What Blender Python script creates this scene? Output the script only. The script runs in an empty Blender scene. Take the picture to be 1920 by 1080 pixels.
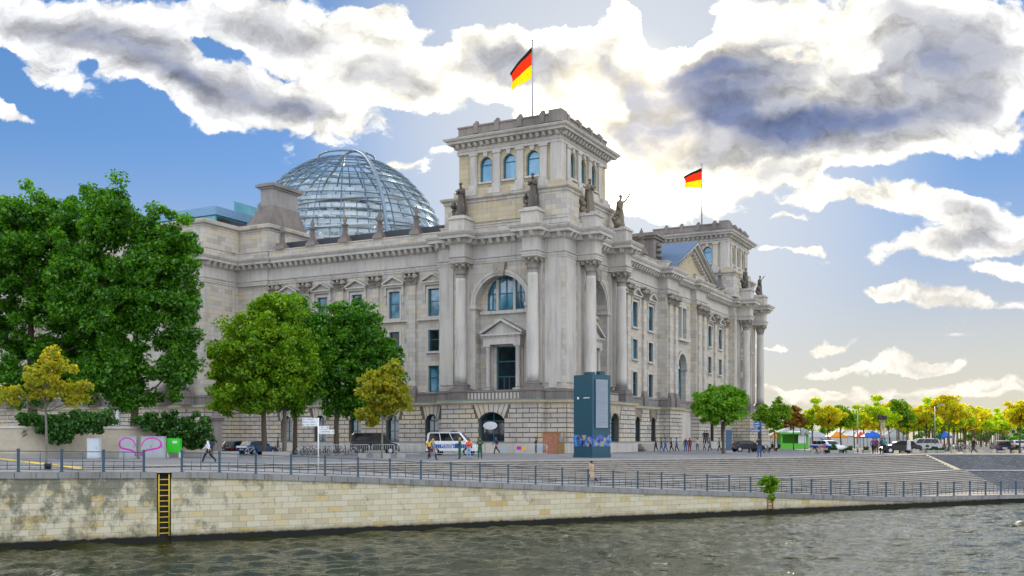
import bpy, bmesh, math, random
import numpy as np
from math import sin, cos, pi, radians, sqrt, atan2, hypot
from mathutils import Vector, Matrix
random.seed(7); RNG = np.random.default_rng(7)
scene = bpy.context.scene
COL = scene.collection
F = 1930.0; HZ = 822.0; CH = 1.7
AB = radians(27.8)
ex = (cos(AB), -sin(AB)); ey = (sin(AB), cos(AB)); P0 = (6.05, 118.8)

def G(px, Y, z=0.0):
    """ground point seen in direction px at depth Y"""
    return Vector(((px-960)/F*Y, Y, z))
def GY(px, py, z=0.0):
    Y = (CH-z)*F/(py-HZ)
    return Vector(((px-960)/F*Y, Y, z))
def L2W(x, y, z=0.0):
    return Vector((P0[0]+x*ex[0]+y*ey[0], P0[1]+x*ex[1]+y*ey[1], z))
def pl(px, c, kind):
    d = ((px-960)/F, 1.0)
    a = ey if kind == 'L' else ex
    t = (c+P0[0]*a[0]+P0[1]*a[1])/(d[0]*a[0]+d[1]*a[1])
    q = (t*d[0]-P0[0], t-P0[1])
    return q[0]*ex[0]+q[1]*ex[1], q[0]*ey[0]+q[1]*ey[1], t
def XL(px, c): return pl(px, c, 'L')[0]
def YR(px, c): return pl(px, c, 'R')[1]

# ---------------------------------------------------------------- materials
MATS = {}
def newmat(name):
    m = bpy.data.materials.new(name); m.use_nodes = True
    nt = m.node_tree; nt.nodes.clear()
    out = nt.nodes.new('ShaderNodeOutputMaterial')
    b = nt.nodes.new('ShaderNodeBsdfPrincipled')
    nt.links.new(b.outputs[0], out.inputs[0])
    MATS[name] = m
    return m, nt, b, out
def nd(nt, typ, **kw):
    n = nt.nodes.new(typ)
    for k, v in kw.items():
        if k.startswith('i_'):
            n.inputs[k[2:].replace('_', ' ')].default_value = v
        else: setattr(n, k, v)
    return n
def mathn(nt, op, a, b=None, clamp=False):
    n = nt.nodes.new('ShaderNodeMath'); n.operation = op; n.use_clamp = clamp
    for i, v in enumerate((a, b)):
        if v is None: continue
        if isinstance(v, (int, float)): n.inputs[i].default_value = v
        else: nt.links.new(v, n.inputs[i])
    return n.outputs[0]
def mixc(nt, fac, a, b, mode='MIX'):
    n = nt.nodes.new('ShaderNodeMix'); n.data_type = 'RGBA'; n.blend_type = mode
    for i, v in ((0, fac), (6, a), (7, b)):
        if isinstance(v, (int, float)): n.inputs[i].default_value = v
        elif isinstance(v, tuple): n.inputs[i].default_value = (v[0], v[1], v[2], 1)
        else: nt.links.new(v, n.inputs[i])
    return n.outputs[2]
def ramp(nt, fac, stops):
    n = nt.nodes.new('ShaderNodeValToRGB')
    el = n.color_ramp.elements
    while len(el) < len(stops): el.new(0.5)
    for e, (p, c) in zip(el, stops):
        e.position = p; e.color = (c[0], c[1], c[2], 1) if isinstance(c, tuple) else (c, c, c, 1)
    nt.links.new(fac, n.inputs[0])
    return n.outputs[0]
def noise(nt, vec, scale, detail=4, rough=.55, w=None):
    n = nt.nodes.new('ShaderNodeTexNoise'); n.inputs['Scale'].default_value = scale
    n.inputs['Detail'].default_value = detail; n.inputs['Roughness'].default_value = rough
    if vec is not None: nt.links.new(vec, n.inputs['Vector'])
    return n.outputs[0]
def objco(nt):
    return nt.nodes.new('ShaderNodeTexCoord').outputs['Object']
def mapping(nt, vec, loc=(0,0,0), rot=(0,0,0), sc=(1,1,1)):
    n = nt.nodes.new('ShaderNodeMapping'); nt.links.new(vec, n.inputs[0])
    n.inputs[1].default_value = loc; n.inputs[2].default_value = rot; n.inputs[3].default_value = sc
    return n.outputs[0]
def bump(nt, b, h, strength=.3, dist=.02):
    n = nt.nodes.new('ShaderNodeBump'); n.inputs['Strength'].default_value = strength; n.inputs['Distance'].default_value = dist
    nt.links.new(h, n.inputs['Height']); nt.links.new(n.outputs[0], b.inputs['Normal'])

def simple(name, col, rough=.6, metal=0.0, var=.15, scale=3.0, spec=.5, bumpy=0, emit=None):
    m, nt, b, out = newmat(name)
    co = objco(nt)
    f = noise(nt, co, scale, 3)
    c = mixc(nt, f, tuple(x*(1-var) for x in col), tuple(min(1, x*(1+var)) for x in col))
    nt.links.new(c, b.inputs['Base Color'])
    b.inputs['Roughness'].default_value = rough; b.inputs['Metallic'].default_value = metal
    b.inputs['Specular IOR Level'].default_value = spec
    if bumpy: bump(nt, b, f, bumpy)
    return m

def wallvec(nt, co):
    """(x+y, z) so that brick courses run along both the x- and the y-facing walls"""
    s = nt.nodes.new('ShaderNodeSeparateXYZ'); nt.links.new(co, s.inputs[0])
    u = mathn(nt, 'ADD', s.outputs[0], s.outputs[1])
    c = nt.nodes.new('ShaderNodeCombineXYZ'); nt.links.new(u, c.inputs[0]); nt.links.new(s.outputs[2], c.inputs[1])
    return c.outputs[0], s.outputs[2]

def stone_mat(name, c1, c2, c3, bw=1.35, bh=.6, mortar=.012, mcol=(.2,.19,.17), grime=.5, gcol=(.06,.06,.065), bricks=True):
    m, nt, b, out = newmat(name)
    co = objco(nt); wv, z = wallvec(nt, co)
    base = c1
    # slow patches of colour
    n1 = noise(nt, co, .22, 4, .6)
    if bricks:
        br = nd(nt, 'ShaderNodeTexBrick', offset=.5)
        br.inputs['Scale'].default_value = 1; br.inputs['Mortar Size'].default_value = mortar
        br.inputs['Brick Width'].default_value = bw; br.inputs['Row Height'].default_value = bh
        br.inputs['Color1'].default_value = (0,0,0,1); br.inputs['Color2'].default_value = (1,1,1,1)
        br.inputs['Mortar'].default_value = (.5,.5,.5,1); br.inputs['Mortar Smooth'].default_value = .2
        nt.links.new(wv, br.inputs[0])
        bf = br.outputs[0]
        f = mathn(nt, 'ADD', mathn(nt, 'MULTIPLY', bf, .62), mathn(nt, 'MULTIPLY', n1, .5))
    else:
        f = n1
    c = ramp(nt, f, [(.25, c1), (.55, c2), (.8, c3), (.93, tuple(.8*x for x in c1))])
    n2 = noise(nt, co, 2.3, 6, .65)
    c = mixc(nt, mathn(nt, 'MULTIPLY', n2, .35), c, (.9,.88,.86), 'MULTIPLY')
    if bricks:
        c = mixc(nt, mathn(nt, 'MULTIPLY', br.outputs['Fac'], .75), c, mcol)
    # grime: vertical streaks and blotches
    st = noise(nt, mapping(nt, co, sc=(2.0, 2.0, .16)), 1.0, 6, .72)
    g = ramp(nt, st, [(.5, 0.0), (.75, 1.0)])
    c = mixc(nt, mathn(nt, 'MULTIPLY', g, grime), c, gcol)
    up = nt.nodes.new('ShaderNodeNewGeometry')
    s2 = nt.nodes.new('ShaderNodeSeparateXYZ'); nt.links.new(up.outputs['Normal'], s2.inputs[0])
    upf = mathn(nt, 'GREATER_THAN', s2.outputs[2], .35)
    c = mixc(nt, mathn(nt, 'MULTIPLY', upf, .6), c, gcol)      # soot and moss lie on ledges
    nt.links.new(c, b.inputs['Base Color'])
    b.inputs['Roughness'].default_value = .85; b.inputs['Specular IOR Level'].default_value = .25
    h = mathn(nt, 'ADD', mathn(nt, 'MULTIPLY', noise(nt, co, 14, 5), .3), mathn(nt, 'MULTIPLY', n2, .5))
    if bricks: h = mathn(nt, 'SUBTRACT', h, br.outputs['Fac'])
    bump(nt, b, h, .5, .02)
    return m

stone_mat('stone', (.44,.41,.365), (.57,.54,.49), (.60,.52,.39), grime=.34)
stone_mat('stone_plain', (.45,.42,.38), (.58,.55,.50), (.60,.54,.43), grime=.42, bricks=False)
stone_mat('stone_tan', (.52,.43,.28), (.58,.50,.34), (.50,.44,.33), grime=.25)
stone_mat('stone_rustic', (.46,.42,.37), (.56,.52,.46), (.60,.52,.38), grime=.28, bricks=True, bw=1.7, bh=1.2, mortar=.0)
stone_mat('stone_joint', (.12,.11,.09), (.16,.14,.11), (.2,.16,.1), grime=.3, bricks=False)
stone_mat('stone_dark', (.16,.14,.13), (.27,.24,.22), (.33,.28,.22), grime=.6, bricks=False)
stone_mat('stone_carved', (.24,.21,.17), (.36,.32,.27), (.38,.33,.25), grime=.65, bricks=False)
simple('bronze_dark', (.09,.075,.06), .55, .0, .5, 5, bumpy=.3)
simple('bronze_mid', (.17,.14,.10), .6, .0, .5, 4, bumpy=.3)
simple('roof_dark', (.05,.055,.065), .6)
simple('roof_blue', (.09,.15,.25), .7, 0, spec=.3)
simple('copper_green', (.2,.42,.36), .7)
simple('window_frame', (.03,.13,.18), .4, .3)
simple('steel_dark', (.05,.10,.15), .45, .3)
simple('steel_grey', (.3,.32,.34), .35, .7)
simple('steel_light', (.55,.57,.58), .4, .5)
simple('white_paint', (.75,.76,.77), .45)
simple('black_metal', (.02,.02,.025), .5)
simple('asphalt', (.06,.06,.065), .9, var=.2, scale=8)
simple('concrete', (.36,.34,.31), .9, var=.25, scale=2.5, bumpy=.3)
simple('concrete_warm', (.48,.42,.32), .9, var=.25, scale=2.5, bumpy=.3)
simple('yellow_paint', (.75,.52,.03), .5)
simple('bark', (.10,.075,.05), .95, var=.4, scale=6, bumpy=.6)
simple('bark_light', (.2,.18,.15), .95, var=.4, scale=6, bumpy=.6)

def window_glass(name, c1, c2, em=None):
    m, nt, b, out = newmat(name)
    co = objco(nt)
    f = ramp(nt, noise(nt, mapping(nt, co, sc=(.5,.5,.35)), 1.0, 2), [(.42, 0.0), (.58, 1.0)])
    nt.links.new(mixc(nt, f, c1, c2), b.inputs['Base Color'])
    b.inputs['Roughness'].default_value = .06; b.inputs['IOR'].default_value = 1.6
    b.inputs['Specular IOR Level'].default_value = .9
    bump(nt, b, noise(nt, co, 1.3, 2), .08, .05)
    return m
window_glass('pane_blue', (.02,.09,.14), (.10,.30,.42))
window_glass('pane_dark', (.008,.012,.018), (.02,.03,.04))
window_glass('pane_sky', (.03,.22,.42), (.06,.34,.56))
window_glass('car_glass', (.006,.008,.01), (.012,.015,.02))
MATS['car_glass'].node_tree.nodes['Principled BSDF'].inputs['Specular IOR Level'].default_value = .3

m, nt, b, out = newmat('dome_glass')       # clear greenish glazing: mostly see-through, with a mirror-like skin
tr = nd(nt, 'ShaderNodeBsdfTransparent'); tr.inputs[0].default_value = (.93,.98,1,1)
gl = nd(nt, 'ShaderNodeBsdfGlossy'); gl.inputs[0].default_value = (.85,.95,1,1); gl.inputs['Roughness'].default_value = .03
fr = nd(nt, 'ShaderNodeFresnel'); fr.inputs[0].default_value = 1.55
mx = nd(nt, 'ShaderNodeMixShader'); nt.links.new(mathn(nt, 'ADD', mathn(nt, 'MULTIPLY', fr.outputs[0], .6), .05, True), mx.inputs[0])
nt.links.new(tr.outputs[0], mx.inputs[1]); nt.links.new(gl.outputs[0], mx.inputs[2]); nt.links.new(mx.outputs[0], out.inputs[0])
m, nt, b, out = newmat('dome_mirror')
b.inputs['Base Color'].default_value = (.75,.8,.82,1); b.inputs['Metallic'].default_value = 1; b.inputs['Roughness'].default_value = .08
m, nt, b, out = newmat('teal_glass')
co = objco(nt)
nt.links.new(mixc(nt, noise(nt, co, .5, 2), (.03,.2,.27), (.1,.42,.5)), b.inputs['Base Color'])
b.inputs['Roughness'].default_value = .12; b.inputs['Specular IOR Level'].default_value = .8

def leafmat(name, cols, trans=.45):
    m, nt, b, out = newmat(name)
    g = nt.nodes.new('ShaderNodeNewGeometry')
    co = objco(nt)
    n1 = noise(nt, co, .55, 3, .6)
    f = mathn(nt, 'ADD', mathn(nt, 'MULTIPLY', g.outputs['Random Per Island'], .55), mathn(nt, 'MULTIPLY', mathn(nt,'SUBTRACT', n1, .22), .8), True)
    c = ramp(nt, f, [(i/(len(cols)-1), cols[i]) for i in range(len(cols))])
    d = nd(nt, 'ShaderNodeBsdfDiffuse'); nt.links.new(c, d.inputs[0])
    t = nd(nt, 'ShaderNodeBsdfTranslucent')
    nt.links.new(mixc(nt, 1.0, c, (1.4,1.45,.4), 'MULTIPLY'), t.inputs[0])
    mx = nd(nt, 'ShaderNodeMixShader'); mx.inputs[0].default_value = trans
    nt.links.new(d.outputs[0], mx.inputs[1]); nt.links.new(t.outputs[0], mx.inputs[2])
    gl = nd(nt, 'ShaderNodeBsdfGlossy'); gl.inputs['Roughness'].default_value = .45; gl.inputs[0].default_value = (.8,.9,.8,1)
    mx2 = nd(nt, 'ShaderNodeMixShader'); mx2.inputs[0].default_value = .035
    nt.links.new(mx.outputs[0], mx2.inputs[1]); nt.links.new(gl.outputs[0], mx2.inputs[2])
    nt.links.new(mx2.outputs[0], out.inputs[0])
    return m
leafmat('leaf_deep', [(.012,.06,.003), (.035,.15,.005), (.10,.29,.008), (.26,.48,.012)])
leafmat('leaf_bright', [(.035,.12,.003), (.11,.26,.005), (.25,.43,.008), (.46,.58,.01)])
leafmat('leaf_mid', [(.015,.08,.003), (.05,.19,.005), (.14,.34,.008), (.32,.52,.012)])
leafmat('leaf_autumn', [(.10,.17,.01), (.26,.30,.012), (.42,.37,.015), (.48,.30,.02)])
leafmat('leaf_ball', [(.05,.15,.008), (.12,.30,.01), (.20,.42,.012), (.32,.54,.015)], .45)
leafmat('leaf_orange', [(.28,.42,.012), (.52,.55,.012), (.70,.56,.015), (.68,.40,.02)], .65)
leafmat('leaf_rust', [(.16,.20,.02), (.30,.20,.03), (.42,.20,.03), (.40,.14,.03)], .55)
leafmat('leaf_lime', [(.20,.38,.01), (.40,.56,.012), (.60,.66,.015), (.72,.68,.02)], .65)
leafmat('ivy', [(.012,.05,.008), (.025,.09,.01), (.045,.15,.015), (.09,.22,.02)], .25)

# ---------------------------------------------------------------- mesh builder
class MB:
    def __init__(s): s.v = []; s.f = []; s.m = []; s.sm = []
    def quad(s, pts, mi=0, sm=False):
        n = len(s.v); s.v += [tuple(p) for p in pts]; s.f.append(tuple(range(n, n+len(pts)))); s.m.append(mi); s.sm.append(sm)
    def box(s, a, b, mi=0, fr=None):
        x0,y0,z0 = a; x1,y1,z1 = b
        P = [(x0,y0,z0),(x1,y0,z0),(x1,y1,z0),(x0,y1,z0),(x0,y0,z1),(x1,y0,z1),(x1,y1,z1),(x0,y1,z1)]
        if fr: P = [fr(*p) for p in P]
        n = len(s.v); s.v += P
        for f in ((0,3,2,1),(4,5,6,7),(0,1,5,4),(1,2,6,5),(2,3,7,6),(3,0,4,7)):
            s.f.append(tuple(n+i for i in f)); s.m.append(mi); s.sm.append(False)
    def hexa(s, P, mi=0):
        n = len(s.v); s.v += [tuple(p) for p in P]
        for f in ((0,3,2,1),(4,5,6,7),(0,1,5,4),(1,2,6,5),(2,3,7,6),(3,0,4,7)):
            s.f.append(tuple(n+i for i in f)); s.m.append(mi); s.sm.append(False)
    def lathe(s, prof, seg=20, c=(0,0,0), mi=0, sm=True, cap=True, half=None, fr=None):
        n = len(s.v)
        for r, z in prof:
            for k in range(seg):
                a = 2*pi*k/seg
                p = (c[0]+r*cos(a), c[1]+r*sin(a), c[2]+z)
                s.v.append(fr(*p) if fr else p)
        for i in range(len(prof)-1):
            for k in range(seg):
                k2 = (k+1) % seg
                s.f.append((n+i*seg+k, n+i*seg+k2, n+(i+1)*seg+k2, n+(i+1)*seg+k)); s.m.append(mi); s.sm.append(sm)
        if cap:
            s.f.append(tuple(n+k for k in range(seg))[::-1]); s.m.append(mi); s.sm.append(False)
            s.f.append(tuple(n+(len(prof)-1)*seg+k for k in range(seg))); s.m.append(mi); s.sm.append(False)
    def tube(s, p0, p1, r0, r1=None, seg=8, mi=0, sm=True, cap=True):
        r1 = r0 if r1 is None else r1
        p0 = Vector(p0); p1 = Vector(p1); d = (p1-p0)
        if d.length < 1e-6: return
        d.normalize(); a = d.orthogonal().normalized(); b = d.cross(a)
        n = len(s.v)
        for p, r in ((p0, r0), (p1, r1)):
            for k in range(seg):
                t = 2*pi*(k+.5)/seg; s.v.append(tuple(p+a*(r*cos(t))+b*(r*sin(t))))
        for k in range(seg):
            k2 = (k+1) % seg
            s.f.append((n+k, n+k2, n+seg+k2, n+seg+k)); s.m.append(mi); s.sm.append(sm)
        if cap:
            s.f.append(tuple(n+k for k in range(seg))[::-1]); s.m.append(mi); s.sm.append(False)
            s.f.append(tuple(n+seg+k for k in range(seg))); s.m.append(mi); s.sm.append(False)
    def pipe(s, pts, r, seg=6, mi=0):
        for a, b in zip(pts[:-1], pts[1:]): s.tube(a, b, r, r, seg, mi)
    def extr(s, poly, d0, d1, mi=0, fr=None):
        """polygon of (u,z), extruded from depth d0 to d1; fr(u,d,z)"""
        fr = fr or (lambda u, d, z: (u, -d, z))
        k = len(poly); n = len(s.v)
        s.v += [fr(u, d0, z) for u, z in poly] + [fr(u, d1, z) for u, z in poly]
        s.f.append(tuple(range(n, n+k))); s.m.append(mi); s.sm.append(False)
        s.f.append(tuple(range(n+k, n+2*k))[::-1]); s.m.append(mi); s.sm.append(False)
        for i in range(k):
            j = (i+1) % k
            s.f.append((n+i, n+k+i, n+k+j, n+j)); s.m.append(mi); s.sm.append(False)
    def add(s, other, M=None, mi=None):
        n = len(s.v)
        s.v += [tuple(M @ Vector(p)) if M is not None else p for p in other.v]
        s.f += [tuple(n+i for i in f) for f in other.f]
        s.m += [m if mi is None else mi for m in other.m]; s.sm += other.sm
    def mesh(s, name, mats, fixn=True):
        me = bpy.data.meshes.new(name)
        me.from_pydata(s.v, [], s.f)
        for m in (mats if isinstance(mats, (list, tuple)) else [mats]): me.materials.append(MATS[m])
        me.polygons.foreach_set('material_index', s.m)
        me.polygons.foreach_set('use_smooth', s.sm)
        if fixn:
            bm = bmesh.new(); bm.from_mesh(me); bmesh.ops.recalc_face_normals(bm, faces=bm.faces); bm.to_mesh(me); bm.free()
        me.update(); return me
    def build(s, name, mats, parent=None, fixn=True, **kw):
        o = bpy.data.objects.new(name, s.mesh(name, mats, fixn)); COL.objects.link(o)
        if parent is not None: o.parent = parent
        for k, v in kw.items(): o[k] = v
        return o
def tag(o, label, cat, group=None):
    o['label'] = label; o['category'] = cat
    if group: o['group'] = group
    return o
def empty(name, loc=(0,0,0), rz=0, label=None, cat=None, group=None):
    o = bpy.data.objects.new(name, None); COL.objects.link(o); o.location = loc; o.rotation_euler = (0,0,rz); o.empty_display_size = .3
    if label: tag(o, label, cat, group)
    return o
def kids(o): return [c for c in bpy.data.objects if c.parent == o]
CH_CACHE = {}
def copy_tree(o, parent=None):
    c = o.copy(); COL.objects.link(c); c.parent = parent
    for k in kids(o):
        copy_tree(k, c)
    return c
def place(proto, used, loc, rz, label, group=None, scale=None):
    """first use moves the prototype itself, later ones copy it with its parts"""
    o = proto if not used else copy_tree(proto)
    o.location = loc; o.rotation_euler = (0,0,rz)
    if scale: o.scale = (scale,)*3 if isinstance(scale, (int, float)) else scale
    o['label'] = label
    if group: o['group'] = group
    return o

# frames of the two visible facades: u along the wall, d outwards, z up
def FL(u, d, z): return (u, -d, z)
def FR(u, d, z): return (d, u, z)

def arc_pts(a, b, zs, rise, n=12):
    """arch from (a,zs) to (b,zs) with given rise"""
    w = (b-a)/2; R = (w*w+rise*rise)/(2*rise); cz = zs+rise-R; cu = (a+b)/2
    t0 = math.asin(min(1, w/R)) if rise <= w+1e-6 else pi-math.asin(w/R)
    return [(cu+R*sin(t), cz+R*cos(t)) for t in [-t0+2*t0*i/n for i in range(n+1)]]
def wall(mb, fr, u0, u1, z0, z1, ops, d, depth=.6, mi=0, rmi=None):
    """ops: (a,b,z0,zspring,rise); rise 0 = flat head"""
    rmi = mi if rmi is None else rmi
    us = sorted({u0, u1} | {x for o in ops for x in o[:2] if u0 < x < u1})
    zs = sorted({z0, z1} | {x for o in ops for x in (o[2], o[3]+o[4]) if z0 < x < z1})
    for i in range(len(us)-1):
        for j in range(len(zs)-1):
            cu = (us[i]+us[i+1])/2; cz = (zs[j]+zs[j+1])/2
            if any(o[0] < cu < o[1] and o[2] < cz < o[3]+o[4] for o in ops): continue
            mb.quad([fr(us[i],d,zs[j]), fr(us[i+1],d,zs[j]), fr(us[i+1],d,zs[j+1]), fr(us[i],d,zs[j+1])], mi)
    for a, b, c, e, r in ops:
        q = d-depth; top = e+r
        mb.quad([fr(a,d,c), fr(a,q,c), fr(a,q,e), fr(a,d,e)], rmi); mb.quad([fr(b,d,c), fr(b,d,e), fr(b,q,e), fr(b,q,c)], rmi)
        mb.quad([fr(a,d,c), fr(b,d,c), fr(b,q,c), fr(a,q,c)], rmi)
        if r == 0: mb.quad([fr(a,d,e), fr(a,q,e), fr(b,q,e), fr(b,d,e)], rmi)
        else:
            P = arc_pts(a, b, e, r)
            for p, s_ in zip(P[:-1], P[1:]):
                mb.quad([fr(p[0],d,p[1]), fr(s_[0],d,s_[1]), fr(s_[0],d,top), fr(p[0],d,top)], mi)
                mb.quad([fr(p[0],d,p[1]), fr(p[0],q,p[1]), fr(s_[0],q,s_[1]), fr(s_[0],d,s_[1])], rmi)
def rustic(mb, fr, u0, u1, z0, z1, ops, d, ch=.6, bl=1.7, pro=.10, gap=.10, mi=0):
    """separate protruding blocks in courses, cut away round the openings, with fanned voussoirs over them"""
    n = max(1, round((z1-z0)/ch)); ch = (z1-z0)/n
    for k in range(n):
        a = z0+k*ch; b = a+ch
        cuts = []
        for o in ops:
            top = o[3]+o[4]
            if b > o[2]+.05 and a < top+1.0:
                ex_ = 0 if b < o[3]+.1 else (.28+.30*max(0, (b-o[3])))
                cuts.append((o[0]-ex_, o[1]+ex_))
        u = u0 - (bl/2 if k % 2 else 0)
        spans = []
        while u < u1-.01:
            s0 = max(u, u0); s1 = min(u+bl, u1)
            if u1-s1 < bl*.3: s1 = u1
            spans.append((s0, s1)); u = s1 if s1 == u1 else u+bl
        for s0, s1 in spans:
            segs = [(s0, s1)]
            for c0, c1 in cuts:
                ns = []
                for q0, q1 in segs:
                    if c1 <= q0 or c0 >= q1: ns.append((q0, q1)); continue
                    if c0 > q0: ns.append((q0, c0))
                    if c1 < q1: ns.append((c1, q1))
                segs = ns
            for q0, q1 in segs:
                if q1-q0 < .12: continue
                p = pro*random.uniform(.85, 1.1)
                mb.box((q0+gap/2, d-.02, a+gap/2), (q1-gap/2, d+p, b-gap/2), mi, fr)
    for o in ops:
        if o[4] <= 0: continue
        ztop = min(z1, o[3]+o[4]+1.0)
        P = arc_pts(o[0], o[1], o[3], o[4], 7 if o[1]-o[0] > 2 else 5)
        cu = (o[0]+o[1])/2
        for i in range(len(P)-1):
            (a0, h0), (a1, h1) = P[i], P[i+1]
            k = .42
            b0 = a0+(a0-cu)*k; b1 = a1+(a1-cu)*k
            g = gap/2
            poly = [(a0+g, h0+.01), (a1-g, h1+.01), (b1-g, ztop-.02), (b0+g, ztop-.02)]
            mb.extr(poly, d-.02, d+pro+.03, mi, fr)

def offs(path, o, closed=False):
    """offset a right-angled plan polyline to its right (outwards)"""
    n = len(path); res = []
    for i in range(n):
        def nrm(a, b):
            dx, dy = b[0]-a[0], b[1]-a[1]; L = hypot(dx, dy) or 1
            return (dy/L, -dx/L)
        if closed: n0 = nrm(path[i-1], path[i]); n1 = nrm(path[i], path[(i+1) % n])
        else:
            n0 = nrm(path[max(0,i-1)], path[max(1,i)]) if i > 0 else nrm(path[0], path[1])
            n1 = nrm(path[i], path[i+1]) if i < n-1 else n0
        dt = 1+n0[0]*n1[0]+n0[1]*n1[1]
        if dt < .05: mx_, my_ = n0
        else: mx_, my_ = (n0[0]+n1[0])/dt, (n0[1]+n1[1])/dt
        res.append((path[i][0]+mx_*o, path[i][1]+my_*o))
    return res
def sweep(mb, path, prof, closed=False, mi=0, mis=None):
    rows = [[(p[0], p[1], z) for p in offs(path, o, closed)] for o, z in prof]
    n = len(path)
    for r, (A, B) in enumerate(zip(rows[:-1], rows[1:])):
        for i in range(n if closed else n-1):
            j = (i+1) % n
            mb.quad([A[i], A[j], B[j], B[i]], mi if mis is None else mis[r])
def brackets(mb, path, closed, sp, w, dep, z0, z1, o0=0.0, mi=0):
    P = offs(path, o0, closed); n = len(P)
    for i in range(n if closed else n-1):
        a = Vector(P[i]+(0,)); b = Vector(P[(i+1) % n]+(0,)); L = (b-a).length
        if L < w*1.2: continue
        t = (b-a)/L; nn = Vector((t.y, -t.x, 0))
        k = max(1, int(L/sp))
        for q in range(k):
            c = a+t*(L*(q+.5)/k)
            A = c-t*w/2; B = c+t*w/2
            up = Vector((0,0,1))
            pts = []
            for z, dd in ((z0, .55), (z1, 1.0)):
                for p_, off in ((A, -.02), (B, -.02), (B, dep*dd), (A, dep*dd)):
                    pts.append(tuple(p_+nn*off+up*z))
            mb.hexa(pts, mi)
# ================================================================ the parliament building
BLD = empty('parliament_building', (P0[0], P0[1], 0), -AB,
            'grey sandstone parliament building with columned corner towers and a glass dome, behind the plaza', 'parliament building')
W = 87.8
def shifted(fr, o):
    return lambda u, d, z: (lambda p: (p[0]+o[0], p[1]+o[1], p[2]+o[2]))(fr(u, d, z))

# openings -------------------------------------------------------
CL = (-3.5, -13.2); CLc = -8.35
CR = (4.3, 14.0); CRc = 9.15
FARc = 78.7; CF = (73.8, 83.6)
RN = 3.5
# windows of the left recess (d=-1.5)
bays = [XL(p, 1.5) for p in (814, 740, 670, 605, 542)]
pil_l = [XL(p, 1.5) for p in (773, 704, 638.5, 574, 517)]
LWO = []
for u in bays:
    LWO += [(u-.85, u+.85, 17.0, 20.45, 0), (u-.8, u+.8, 12.6, 15.3, 0), (u-.8, u+.8, 7.5, 10.8, 0)]
LGO = [(u-.95, u+.95, 1.3, 4.0, .75) for u in bays]
# right recess windows (d=-1)
rb1 = [25.0, 31.2]; rb2 = [59.6, 65.7]
RWO = []
for u in rb1+rb2+[19.6]:
    RWO += [(u-.95, u+.95, 17.0, 20.45, 0), (u-.9, u+.9, 12.6, 15.3, 0), (u-.9, u+.9, 7.5, 10.8, 0)]
RGO = [(u-.9, u+.9, 1.3, 4.0, .7) for u in (19.6, 25.0, 31.2, 59.6, 65.7)]

# ---- walls ------------------------------------------------------
w = MB()
FLp = FL
wall(w, FL, -50.8, -17.0, 6.1, 24.4, LWO, -1.5, .45)
wall(w, FL, -17.0, 0.0, 6.1, 24.4, [(CLc-RN, CLc+RN, 7.4, 17.7, RN)], 0, 1.3)
wall(w, FR, 0.0, 16.6, 6.1, 24.4, [(CRc-RN, CRc+RN, 7.4, 17.7, RN)], 0, 1.3)
wall(w, FR, 16.6, 34.3, 6.1, 24.4, RWO, -1, .45)
# middle of the north front: tall arch below, double light above
cA = 43.4
wall(w, FR, 38.9, 47.9, 6.1, 24.4, [(cA-2.0, cA+2.0, 5.9+.5, 12.6, 2.0), (cA-2.3, cA+2.3, 17.0, 21.7, 0)], -.4, 1.0)
wall(w, FR, 52.9, 71.2, 6.1, 24.4, RWO, -1, .45)
wall(w, FR, 71.2, 84.6, 6.1, 24.4, [(FARc-RN, FARc+RN, 7.4, 17.7, RN)], 0, 1.3)
# piers, returns and the unseen rear as plain masonry
def plain(x0, y0, x1, y1, z0, z1): w.box((x0, y0, z0), (x1, y1, z1))
w.quad([(-17,0,6.1),(-17,1.5,6.1),(-17,1.5,24.4),(-17,0,24.4)])
w.quad([(0,16.6,6.1),(-1,16.6,6.1),(-1,16.6,24.4),(0,16.6,24.4)])
plain(-1.2, 34.3, .5, 38.9, 0, 24.4); plain(-1.2, 47.9, .5, 52.9, 0, 24.4)
w.quad([(0,71.2,6.1),(-1,71.2,6.1),(-1,71.2,24.4),(0,71.2,24.4)])
plain(-6, 84.6, -1.2, W, 0, 24.4)
wall(w, FL, -95, -50.8, 6.1, 24.4, [], 5.2)
w.quad([(-50.8,-5.2,0),(-50.8,1.5,0),(-50.8,1.5,24.4),(-50.8,-5.2,24.4)])
# a second inner leaf behind windows, so no light passes
plain(-17, 2.6, -16.2, 15.4, 0, 24.4)
wall(w, FL, -15.4, -1.4, 6.1, 24.4, [(-10.9, -5.8, 17.15, 19.2, 2.1), (-9.65, -7.05, 7.4, 12.8, 0)], -1.3, .35)
wall(w, FR, 1.4, 15.4, 6.1, 24.4, [(CRc-2.55, CRc+2.55, 17.15, 19.2, 2.1), (CRc-1.3, CRc+1.3, 7.4, 12.8, 0)], -1.3, .35)
wall(w, FR, 72.5, 84.3, 6.1, 24.4, [(FARc-2.55, FARc+2.55, 17.15, 19.2, 2.1), (FARc-1.3, FARc+1.3, 7.4, 12.8, 0)], -1.3, .35)
# niche floors
w.box((CLc-RN-.3, 0.01, 6.9), (CLc+RN+.3, 1.3, 7.4)); w.box((-1.3, CRc-RN-.3, 6.9), (-.01, CRc+RN+.3, 7.4)); w.box((-1.3, FARc-RN-.3, 6.9), (-.01, FARc+RN+.3, 7.4))
w.build('wall', 'stone', BLD, fixn=False)
mb = MB()
mb.box((-93, 3.2, 0), (-2.6, W-.2, 26.0)); mb.box((-93, W-1, 0), (-6, W, 26.0)); mb.box((-95, -5.0, 0), (-51.2, 3.2, 26.0))
mb.build('inner_block', 'roof_dark', BLD)

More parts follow.
